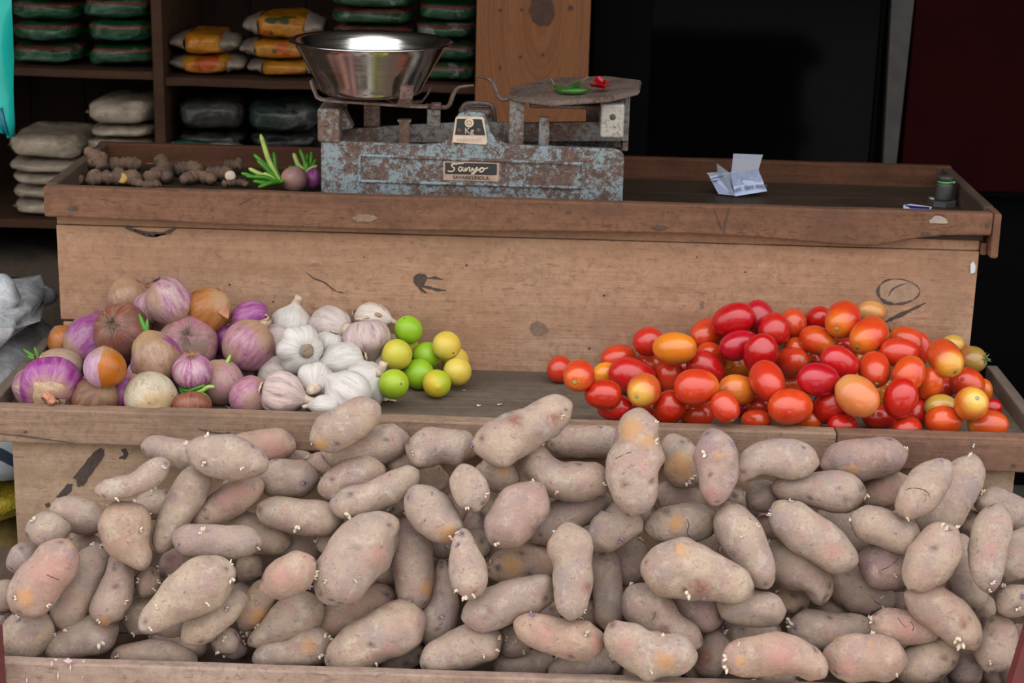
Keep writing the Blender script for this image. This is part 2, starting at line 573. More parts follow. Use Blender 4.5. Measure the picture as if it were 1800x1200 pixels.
def m_onion(name, c1, c2, patch, pamt, tip=(0.45, 0.30, 0.18), lo=0.52, hi=0.60, half=False, rough=0.34, pscale=14):
    t = NT(name)
    v = t.coord('Object', rnd=17)
    raw = t.coord('Object')
    s = t.sep(raw)
    cx = t.n('CombineXYZ')
    t.l(s[0], cx.inputs[0]); t.l(s[1], cx.inputs[1])
    nm = t.n('VectorMath'); nm.operation = 'NORMALIZE'
    t.l(cx.outputs[0], nm.inputs[0])
    sx = t.sep(nm.outputs[0])
    c2x = t.n('CombineXYZ')
    t.l(sx[0], c2x.inputs[0]); t.l(sx[1], c2x.inputs[1])
    t.l(t.math('ADD', t.math('MULTIPLY', s[2], 7.0), t.math('MULTIPLY', t.rnd(), 30)), c2x.inputs[2])
    streak = t.noise(c2x.outputs[0], 4.5, 5, 0.7)
    fine = t.noise(c2x.outputs[0], 14, 3, 0.6)
    c = t.mix(t.ramp(streak, 0.38, 0.66), c1, c2)
    c = t.mix(t.math('MULTIPLY', t.ramp(fine, 0.5, 0.7), 0.35), c, c2)
    pn = t.noise(v, pscale, 4, 0.55, 0.6)
    if half:
        m = t.ramp(t.math('ADD', s[0], t.math('MULTIPLY', t.math('SUBTRACT', pn, .5), .030)), -0.001, 0.001)
        c = t.mix(m, c, patch)
    else:
        c = t.mix(t.math('MULTIPLY', t.ramp(pn, lo, hi), pamt), c, patch)
    c = t.mix(t.math('MULTIPLY', t.ramp(t.math('ADD', s[2], t.math('MULTIPLY', t.math('SUBTRACT', streak, .5), .02)), 0.022, 0.036), 0.7), c, tip)
    sp = t.noise(v, 160, 3, 0.6)
    c = t.mix(t.math('MULTIPLY', t.ramp(t.noise(v, 55, 5, 0.7), 0.52, 0.68), 0.38), c, (0.22, 0.125, 0.08))
    c = t.mix(t.math('MULTIPLY', t.ramp(sp, 0.60, 0.70), 0.5), c, (0.11, 0.065, 0.05))
    hs = t.n('HueSaturation'); hs.inputs['Saturation'].default_value = 1.12; hs.inputs['Value'].default_value = 0.86
    t.l(c, hs.inputs['Color'])
    t.set('Base Color', hs.outputs[0])
    t.set('Roughness', t.ramp(pn, lo, hi, rough, 0.6))
    t.set('Subsurface Weight', 0.08)
    t.set('Subsurface Radius', (0.008, 0.004, 0.005))
    t.set('Subsurface Scale', 0.4)
    t.bump(t.math('ADD', t.math('MULTIPLY', fine, 0.8), t.math('MULTIPLY', pn, 0.6)), 0.0016, 0.5)
    return t.m


PU, LI = (0.29, 0.072, 0.24), (0.45, 0.20, 0.37)
TAN, DRY = (0.40, 0.275, 0.19), (0.33, 0.23, 0.165)
OM = {
    'purple': m_onion('purple_onion', (0.27, 0.055, 0.22), (0.40, 0.155, 0.32), (0.42, 0.30, 0.24), 0.35, lo=.60, hi=.68, rough=.28),
    'streak': m_onion('streaky_onion', (0.30, 0.10, 0.24), (0.58, 0.45, 0.28), TAN, 0.4),
    'tan': m_onion('tan_onion', TAN, (0.48, 0.34, 0.30), (0.42, 0.22, 0.30), 0.5, rough=.5),
    'purpletan': m_onion('purple_tan_onion', PU, (0.42, 0.22, 0.34), (0.30, 0.24, 0.185), 0.9, lo=.46, hi=.54),
    'orange': m_onion('orange_onion', (0.46, 0.17, 0.065), (0.52, 0.25, 0.12), PU, 0.9, lo=.56, hi=.60),
    'russet': m_onion('russet_onion', (0.22, 0.080, 0.055), (0.34, 0.165, 0.13), (0.19, 0.10, 0.085), 0.6),
    'tanpatch': m_onion('tan_patched_onion', (0.42, 0.28, 0.20), (0.33, 0.19, 0.12), (0.30, 0.075, 0.24), 0.9, lo=.53, hi=.58),
    'pale': m_onion('pale_onion', (0.50, 0.37, 0.33), (0.36, 0.12, 0.27), (0.38, 0.25, 0.16), 0.7, lo=.48, hi=.56),
    'red': m_onion('reddish_onion', (0.42, 0.14, 0.085), (0.47, 0.22, 0.16), TAN, 0.3),
    'gold': m_onion('golden_papery_onion', (0.45, 0.215, 0.095), (0.36, 0.15, 0.06), (0.06, 0.035, 0.03), 0.9, lo=.66, hi=.70, rough=.4),
    'pink': m_onion('pinkish_onion', (0.50, 0.30, 0.30), (0.36, 0.12, 0.25), (0.42, 0.28, 0.19), 0.7),
    'dirty': m_onion('dirty_pinkish_onion', (0.40, 0.24, 0.22), (0.33, 0.14, 0.19), (0.19, 0.125, 0.09), 0.85, lo=.48, hi=.56, rough=.5),
    'stripe': m_onion('white_pink_striped_onion', (0.56, 0.39, 0.42), (0.36, 0.10, 0.26), (0.5, 0.4, 0.33), 0.3, lo=.6, hi=.7),
    'half': m_onion('two_tone_onion', (0.44, 0.25, 0.36), (0.50, 0.34, 0.40), (0.44, 0.155, 0.05), 1.0, half=True, rough=.28),
    'black': m_onion('blackened_onion', (0.25, 0.13, 0.08), (0.12, 0.06, 0.04), (0.04, 0.026, 0.024), 0.95, lo=.42, hi=.50, rough=.5),
    'white': m_onion('white_onion', (0.58, 0.51, 0.41), (0.50, 0.42, 0.31), (0.58, 0.46, 0.30), 0.4, tip=(0.50, 0.33, 0.16)),
    'redbrown': m_onion('red_brown_onion', (0.20, 0.065, 0.04), (0.30, 0.13, 0.09), (0.42, 0.24, 0.24), 0.7, lo=.64, hi=.70),
    'tanpink': m_onion('tan_pink_onion', (0.42, 0.28, 0.22), (0.42, 0.20, 0.28), (0.36, 0.22, 0.14), 0.6, rough=.45),
}
M['papery'] = plain('papery_skin', (0.45, 0.30, 0.19), 0.6, noise_amt=0.25, scale=120, bump=0.002)
M['redpaper'] = plain('rusty_papery_skin', (0.42, 0.18, 0.10), 0.55, noise_amt=0.3, scale=120)
M['root'] = plain('dry_roots', (0.26, 0.19, 0.13), 0.9, noise_amt=0.3, scale=200)
M['green'] = plain('green_shoot', (0.055, 0.21, 0.010), 0.4, noise_amt=0.25, scale=60)
M['greenlight'] = plain('pale_green_shoot', (0.34, 0.46, 0.09), 0.45, noise_amt=0.2, scale=60)


def m_garlic(name, c1, c2):
    t = NT(name)
    raw = t.coord('Object')
    s = t.sep(raw)
    cx = t.n('CombineXYZ')
    t.l(s[0], cx.inputs[0]); t.l(s[1], cx.inputs[1])
    nm = t.n('VectorMath'); nm.operation = 'NORMALIZE'
    t.l(cx.outputs[0], nm.inputs[0])
    sx = t.sep(nm.outputs[0])
    c2x = t.n('CombineXYZ')
    t.l(sx[0], c2x.inputs[0]); t.l(sx[1], c2x.inputs[1])
    t.l(t.math('ADD', t.math('MULTIPLY', s[2], 6.0), t.math('MULTIPLY', t.rnd(), 30)), c2x.inputs[2])
    st = t.noise(c2x.outputs[0], 7, 4, 0.65)
    fine = t.noise(c2x.outputs[0], 22, 3, 0.6)
    c = t.mix(t.ramp(st, 0.42, 0.72), c1, c2)
    v = t.coord('Object', rnd=5)
    c = t.mix(t.math('MULTIPLY', t.ramp(t.noise(v, 40, 4, .6), .58, .72), .4), c, (0.50, 0.40, 0.30))
    t.set('Base Color', c)
    t.set('Roughness', 0.5)
    t.set('Subsurface Weight', 0.1)
    t.set('Subsurface Radius', (0.008, 0.006, 0.005))
    t.set('Subsurface Scale', 0.4)
    t.bump(t.math('ADD', fine, t.math('MULTIPLY', st, .6)), 0.0014, 0.5)
    return t.m


GM = {
    'w': m_garlic('white_garlic', (0.60, 0.565, 0.52), (0.46, 0.40, 0.375)),
    'm': m_garlic('greyish_mauve_garlic', (0.52, 0.44, 0.40), (0.36, 0.265, 0.255)),
    'v': m_garlic('mauve_striped_garlic', (0.52, 0.40, 0.365), (0.30, 0.175, 0.19)),
    'f': m_garlic('flaky_garlic', (0.60, 0.52, 0.45), (0.44, 0.34, 0.27)),
    'b': m_garlic('beige_garlic', (0.58, 0.48, 0.41), (0.48, 0.36, 0.31)),
}
M['gstem'] = plain('garlic_stem', (0.56, 0.44, 0.33), 0.7, noise_amt=0.2, scale=150, bump=0.001)
M['gflake'] = plain('garlic_peel', (0.66, 0.60, 0.54), 0.5, noise_amt=0.12, scale=90)
M['gclove'] = plain('brown_clove', (0.30, 0.16, 0.085), 0.45, noise_amt=0.2, scale=90)
# ---------------------------------------------------------------- the setting: a shop open to the street
def struct(name, bm, m, label=None):
    o = mobj(name, bm, m, smooth=False)
    o['kind'] = 'structure'
    if label: tag(o, label)
    return o


M['ground'] = plain('pale_packed_earth', (0.50, 0.45, 0.39), 0.9, noise_amt=0.2, scale=6, bump=0.01)
M['shopfloor'] = plain('shop_floor_cement', (0.10, 0.085, 0.07), 0.8, noise_amt=0.2, scale=8)
M['darkwall'] = plain('dark_shop_wall', (0.035, 0.022, 0.018), 0.8, noise_amt=0.25, scale=6)
M['ceil'] = plain('soot_dark_ceiling', (0.05, 0.04, 0.034), 0.9, noise_amt=0.2, scale=5)

bm = bmesh.new(); box(bm, -14, 14, -22, -0.9, -0.06, 0.0)
struct('ground', bm, M['ground'])
bm = bmesh.new(); box(bm, -3.0, 3.0, -0.9, 3.2, -0.06, 0.004)
struct('floor', bm, M['shopfloor'])
bm = bmesh.new(); box(bm, -3.0, 3.0, 2.2, 2.3, 0.0, 2.75)
struct('wall_back', bm, M['darkwall'])
bm = bmesh.new(); box(bm, -3.1, -3.0, 0.1, 2.3, 0.0, 2.75)
struct('wall_left', bm, M['darkwall'])
bm = bmesh.new(); box(bm, 3.0, 3.1, 0.1, 2.3, 0.0, 2.75)
struct('wall_right', bm, M['darkwall'])
bm = bmesh.new(); box(bm, -3.2, 3.2, -0.42, 2.4, 2.45, 2.53)
struct('ceiling', bm, M['ceil'])

bm = bmesh.new(); box(bm, -14, 14, -12.4, -12.0, 0.0, 3.4)
struct('wall_street', bm, plain('grey_street_wall', (0.20, 0.19, 0.17), .9, noise_amt=.25, scale=.8))

# ---------------------------------------------------------------- the stall
stall = empty('vegetable_stall', (0, 0, 0), 'stepped wooden vegetable stall of weathered planks holding all the produce', 'stall')
W2 = 0.85


def pw(n, bm, m, label=None, smooth=False):
    return mobj(n, bm, m, stall, smooth=smooth, label=label)


# upper tray: the front board bows along its lower edge and thins out at one end
def front_warp(co):
    q = co.copy()
    if q.z < 1.03:
        x = q.x
        sag = 0.012 * math.exp(-((x - 0.62) / 0.16) ** 2)
        rise = 0.022 * max(0.0, min(1.0, (x - 0.63) / 0.10))
        q.z += -sag * 0.7 + rise + 0.004 * math.sin(x * 5)
    return q


pw('tray_front_board', board(-W2, 0.838, 0.0, 0.024, 0.992, 1.050, 0.004, 0.0016, 40, 1, front_warp), M['lip'])
pw('tray_end_block', board(0.8385, 0.853, 0.0, 0.05, 0.968, 1.050, 0.004, 0.001, 4, 2), M['lip'])
pw('tray_end_block', board(0.8275, 0.838, 0.0245, 0.05, 0.968, 0.990, 0.002, 0.001, 4, 3), M['lip'])
pw('tray_back_board', board(-W2, W2, 0.407, 0.427, 1.000, 1.055, 0.003, 0.001, 20, 4), M['backboard'])
pw('tray_side_board', board(-W2, -W2 + 0.02, 0.0245, 0.4065, 0.995, 1.052, 0.003, 0.001, 10, 5), M['sideboard'])
pw('tray_side_board', board(W2 - 0.02, W2, 0.0505, 0.4065, 0.995, 1.052, 0.003, 0.001, 10, 6), M['sideboard'])
for k in range(3):
    pw('tray_floor_board', board(-W2 + 0.0205, W2 - 0.0205, 0.0245 + k * 0.1275, 0.0245 + (k + 1) * 0.1275 - 0.001, 0.9945, 1.013, 0.0012, 0.0004, 20, 10 + k), M['upfloor'])
# panel under the tray: one tall board, a thin batten above it and a narrow board below it
def panel_warp(co):
    q = co.copy()
    if q.x < 0 and q.z < 0.85: pass
    return q


XL, XR = -0.8369, 0.8263
pw('panel_batten', board(XL, XR, 0.0345, 0.052, 0.974, 0.9935, 0.0015, 0.0006, 20, 20), M['panel'])
pz = at(107, 561, 0.03).z
bm = bmesh.new()
xn = at(205, 575, 0.03).x
prism(bm, [(XL, 0.9735), (XL, pz), (xn, pz), (xn, 0.700), (XR, 0.700), (XR, 0.9735)], 0.030, 0.052, 0.0018)
pw('panel_board', bm, M['panel'])
pw('panel_board', board(XL + 0.004, xn - 0.002, 0.031, 0.052, 0.700, pz - 0.0045, 0.002, 0.0008, 4, 22), M['panel'])
for sx in (-0.80, 0.775):
    pw('frame_post', board(sx, sx + 0.03, 0.0525, 0.085, 0.0, 0.993, 0.002, 0.001, 8, 23), M['sideboard'])
    pw('frame_post', board(sx, sx + 0.03, 0.37, 0.40, 0.0, 0.993, 0.002, 0.001, 8, 24), M['sideboard'])
# lower tray
YL = -0.348
joint = at(1470, 790, YL).x
pw('tray_lip_board', board(-0.905, joint - 0.0006, YL, YL + 0.0335, 0.693, 0.7519, 0.003, 0.0016, 40, 30), [M['lowlip']])
pw('tray_lip_board', board(joint + 0.0006, 0.905, YL, YL + 0.0335, 0.693, 0.7523, 0.003, 0.0016, 14, 31), [M['lowlip2']])
for k in range(2):
    y0 = YL + 0.0338
    dy = (0.0297 - y0) / 2
    pw('tray_floor_board', board(-0.857, 0.8668, y0 + k * dy, y0 + (k + 1) * dy - 0.0008, 0.703, 0.7234, 0.001, 0.0004, 30, 32 + k), M['trayfloor'])
pw('tray_side_board', board(-0.879, -0.8575, YL + 0.034, 0.06, 0.693, 0.7515, 0.003, 0.001, 10, 34), M['lowside'])
pw('tray_side_board', board(0.8672, 0.888, YL + 0.034, 0.06, 0.693, 0.7515, 0.003, 0.001, 10, 35), M['lowside'])
# lower board and the potato bin
YQ = -0.322
pw('lower_board', board(-0.8323, 0.8341, YQ, YQ + 0.022, 0.405, 0.6925, 0.002, 0.0012, 40, 40), M['lowpanel'])
pw('lower_board', board(-0.8323, 0.8341, YQ, YQ + 0.022, 0.02, 0.402, 0.002, 0.0012, 40, 41), M['lowpanel'])
for sx in (-0.82, 0.79):
    pw('frame_post', board(sx, sx + 0.03, YQ + 0.0225, YQ + 0.055, 0.0, 0.7025, 0.002, 0.001, 8, 42), M['sideboard'])
    pw('frame_post', board(sx, sx + 0.03, 0.0, 0.0295, 0.0, 0.6995, 0.002, 0.001, 8, 43), M['sideboard'])
pw('bin_front_board', board(-0.90, 0.95, -0.652, -0.630, 0.30, 0.4492, 0.003, 0.0012, 40, 44), M['bin'])
pw('bin_front_board', board(-0.90, 0.95, -0.652, -0.630, 0.12, 0.297, 0.003, 0.0012, 30, 45), M['bin'])
# sloping floor of the bin
dn_ = Vector((0, -0.302, -0.165)).normalized(); nP = Vector((0, dn_.z, -dn_.y)).normalized(); aP = Vector((0, -0.3235, 0.500))
for k in range(2):
    bm = bmesh.new()
    s0, s1 = 0.004 + k * 0.17, 0.004 + (k + 1) * 0.17 - 0.002
    dn = dn_
    vs = []
    for sx in (-0.90, 0.94):
        for s, off in ((s0, 0), (s1, 0), (s1, -0.018), (s0, -0.018)):
            p = aP + dn * s + nP * off
            vs.append(bm.verts.new((sx, p.y, p.z)))
    for q in ((0, 1, 2, 3), (7, 6, 5, 4), (0, 4, 5, 1), (1, 5, 6, 2), (2, 6, 7, 3), (3, 7, 4, 0)):
        bm.faces.new([vs[i] for i in q])
    bmesh.ops.recalc_face_normals(bm, faces=bm.faces)
    pw('bin_floor_board', bm, M['sideboard'])
for sx in (-0.922, 0.9505):
    bm = bmesh.new()
    a = [(-0.652, 0.12), (-0.652, 0.452), (-0.40, 0.575), (-0.40, 0.12)]
    A = [bm.verts.new((sx, y, z)) for y, z in a]
    B = [bm.verts.new((sx + 0.0215, y, z)) for y, z in a]
    bm.faces.new(A); bm.faces.new(list(reversed(B)))
    for i in range(4): bm.faces.new((A[i], B[i], B[(i + 1) % 4], A[(i + 1) % 4]))
    bmesh.ops.recalc_face_normals(bm, faces=bm.faces)
    pw('bin_side_board', bm, M['lowside'])
for sx in (-0.86, 0.88):
    pw('frame_post', board(sx, sx + 0.03, -0.629, -0.600, 0.0, 0.33, 0.002, 0.001, 8, 46), M['sideboard'])
# a maroon post at the bin's near corner
px = at(4, 1150, -0.667).x
pw('corner_post', board(px - 0.05, px, -0.685, -0.6525, 0.0, at(0, 1103, -0.667).z, 0.003, 0.001, 6, 47), M['maroon'], 'maroon painted corner post')


# knots, bark scars, cracks and nails, each its own inlay on its board
def blob_inlay(name, px_outline, y, mat, th=0.0012, jit=0.6, seed=0):
    """irregular flat inlay proud of the plane Y=y, outline in photo pixels"""
    rs = random.Random(seed)
    P = []
    n = len(px_outline)
    for i in range(n):
        (u0, v0), (u1, v1) = px_outline[i], px_outline[(i + 1) % n]
        for k in range(3):
            t = k / 3
            P.append(at(u0 + (u1 - u0) * t + rs.uniform(-jit, jit), v0 + (v1 - v0) * t + rs.uniform(-jit, jit), y))
    bm = bmesh.new()
    sheet(bm, P, th, (0, 1, 0))
    bmesh.ops.translate(bm, verts=bm.verts, vec=(0, -th * 0.75, 0))
    return pw(name, bm, mat)


def stroke(name, pts, wd, y, mat, th=0.001, seed=0):
    """a crack: a tapering irregular band along photo-pixel points"""
    rs = random.Random(seed)
    C = crom([(u, v, 0) for u, v in pts], 14)
    L, Rr = [], []
    for k, c in enumerate(C):
        d = (C[min(k + 1, 13)] - C[max(k - 1, 0)]).normalized()
        h = wd * 0.5 * (0.25 + 0.75 * math.sin(math.pi * (k + 0.5) / 14)) * rs.uniform(0.6, 1.3)
        L.append((c.x - d.y * h, c.y + d.x * h)); Rr.append((c.x + d.y * h, c.y - d.x * h))
    bm = bmesh.new()
    A = [bm.verts.new(at(u, v, y) + Vector((0, -th * .6, 0))) for u, v in L]
    B = [bm.verts.new(at(u, v, y) + Vector((0, -th * .6, 0))) for u, v in Rr]
    for k in range(13): bm.faces.new((A[k], A[k + 1], B[k + 1], B[k]))
    r = bmesh.ops.extrude_face_region(bm, geom=list(bm.faces))
    bmesh.ops.translate(bm, verts=[e for e in r['geom'] if isinstance(e, bmesh.types.BMVert)], vec=(0, th, 0))
    bmesh.ops.recalc_face_normals(bm, faces=bm.faces)
    return pw(name, bm, mat)


YP = 0.030
stroke('bark_scar', [(217, 397), (240, 406), (268, 412), (296, 408), (310, 399)], 9, YP, M['bark'], seed=1)
stroke('bark_scar', [(236, 404), (262, 414), (292, 411)], 5, YP, M['bark'], seed=2)
blob_inlay('knot', [(727, 486), (736, 480), (747, 482), (752, 488), (748, 495), (744, 503), (735, 505), (727, 497)], YP, M['bark'], seed=3)
stroke('crack', [(750, 489), (764, 488), (779, 491)], 4.5, YP, M['bark'], seed=4)
stroke('crack', [(740, 503), (754, 505), (768, 509), (784, 510)], 5, YP, M['bark'], seed=5)
stroke('crack', [(733, 500), (740, 508), (750, 515)], 5, YP, M['bark'], seed=6)
stroke('crack', [(537, 477), (552, 489), (570, 496), (588, 510), (604, 515)], 3.2, YP, M['bark'], seed=7)
stroke('crack', [(541, 470), (552, 463), (566, 466)], 1.3, YP, M['knot'], seed=8)
blob_inlay('knot', [(934, 568), (946, 564), (958, 570), (963, 580), (955, 588), (940, 590), (932, 580)], YP, M['knot'], seed=9)
ring = [(1580 + 37 * math.cos(a), 512 + 22 * math.sin(a) * (1 - .15 * math.cos(a))) for a in [i * 2 * math.pi / 14 for i in range(14)]]
blob_inlay('knot', ring, YP, plain('ring_knot', (0.30, 0.195, 0.13), 0.8, noise_amt=0.25, scale=70), th=0.0008, seed=10)
for k in range(7):
    a, b = ring[2 * k], ring[(2 * k + 2) % 14]
    mid = ring[2 * k + 1]
    stroke('crack', [a, mid, b], (2.6, 4.5, 7.5, 6, 3, 2.2, 2)[k], YP - 0.0004, M['bark'], seed=11 + k)
stroke('crack', [(1562, 520), (1568, 509), (1580, 502), (1592, 498)], 3, YP - 0.0004, M['bark'], seed=19)
stroke('bark_scar', [(1556, 566), (1572, 558), (1596, 547), (1627, 532)], 6.5, YP, M['bark'], seed=20)
stroke('crack', [(1560, 574), (1566, 582), (1576, 590)], 3.5, YP, M['bark'], seed=21)
stroke('crack', [(1228, 577), (1236, 570), (1241, 561)], 2, YP, M['bark'], seed=22)
blob_inlay('knot', [(1230, 530), (1238, 529), (1237, 540), (1231, 544)], YP, M['knot'], seed=23)
for (u, v, r) in ((1062, 519, 3), (1140, 614, 4), (1036, 612, 3), (1310, 478, 2.5), (820, 466, 3), (1225, 452, 2.5), (404, 500, 2.5), (480, 530, 2.5), (640, 452, 2)):
    blob_inlay('nail_hole', [(u - r, v), (u, v - r * .7), (u + r, v), (u, v + r * .7)], YP, M['bark'], jit=.3, seed=int(u))
YB = 0.0
for (u, v, a, b) in ((127, 366, 9, 4), (641, 383, 24, 7), (1160, 400, 14, 4), (1628, 411, 9, 3), (1735, 396, 3, 3), (1000, 372, 4, 3)):
    blob_inlay('knot', [(u - a, v), (u - a * .4, v - b), (u + a * .5, v - b * .9), (u + a, v), (u + a * .4, v + b), (u - a * .5, v + b)], YB - 0.001, M['bark'] if a < 20 else M['knot'], seed=int(v))
stroke('crack', [(1255, 368), (1262, 385), (1268, 405)], 2, YB - 0.001, M['bark'], seed=31)
stroke('crack', [(1284, 362), (1276, 385), (1272, 410)], 2, YB - 0.001, M['bark'], seed=32)
stroke('crack', [(420, 360), (434, 352), (446, 345)], 1.5, YB - 0.001, M['bark'], seed=33)
blob_inlay('plaster_dab', [(1632, 386), (1643, 379), (1662, 383), (1668, 391), (1645, 393), (1634, 392)], YB - 0.001, plain('chalky_smear', (0.30, 0.24, 0.20), .9), th=.0005, jit=2, seed=34)
blob_inlay('plaster_dab', [(1705, 463), (1711, 459), (1714, 466), (1713, 478), (1706, 481)], YP, M['white_dab'], th=0.004, seed=35)
# lower tray lip
for (u, v, a, b) in ((45, 759, 4, 2.5), (400, 762, 7, 4), (1782, 818, 5, 3)):
    blob_inlay('knot', [(u - a, v), (u, v - b), (u + a, v), (u, v + b)], YL - 0.001, M['bark'], jit=.4, seed=int(u) + 3)
stroke('crack', [(348, 753), (372, 759), (402, 762)], 2.4, YL - 0.001, M['bark'], seed=41)
stroke('crack', [(0, 762), (40, 766), (90, 773), (130, 778)], 2, YL - 0.001, M['bark'], seed=42)
blob_inlay('paint_fleck', [(1709, 785), (1712, 779), (1714, 780), (1711, 787)], YL - 0.001, M['white_dab'], jit=.2, seed=43)
# lower board: the long bark scar
blob_inlay('bark_scar', [(176, 787), (184, 792), (182, 802), (172, 818), (160, 832), (148, 852), (136, 855), (134, 842), (128, 838), (140, 826), (150, 812), (164, 796)], YQ, M['bark'], th=0.002, jit=1.2, seed=44)
blob_inlay('bark_scar', [(128, 850), (118, 851), (104, 868), (99, 871), (106, 876), (104, 884), (112, 884), (116, 872), (126, 862)], YQ, M['bark'], th=0.002, jit=1.0, seed=45)
blob_inlay('knot', [(212, 789), (222, 787), (226, 797), (220, 807), (210, 806), (209, 804), (218, 799)], YQ, M['bark'], seed=46)
blob_inlay('knot', [(79, 886), (87, 882), (90, 889), (82, 892)], YQ, M['bark'], seed=47)
blob_inlay('knot', [(131, 876), (139, 873), (141, 878), (134, 881)], YQ, M['bark'], seed=48)
# paint drips on the bin front
for (u, v, a, b) in ((120, 1161, 8, 5), (98, 1159, 4, 2), (147, 1162, 2.5, 2.5), (91, 1166, 2, 6), (124, 1172, 1.5, 9), (6, 1168, 1.5, 10), (102, 1188, 1.5, 9), (47, 1196, 1.5, 6), (145, 1190, 1, 2)):
    blob_inlay('paint_fleck', [(u - a, v), (u, v - b), (u + a, v), (u, v + b)], -0.653, M['pinkpaint'], th=.0006, jit=.5, seed=int(u * 3 + v))

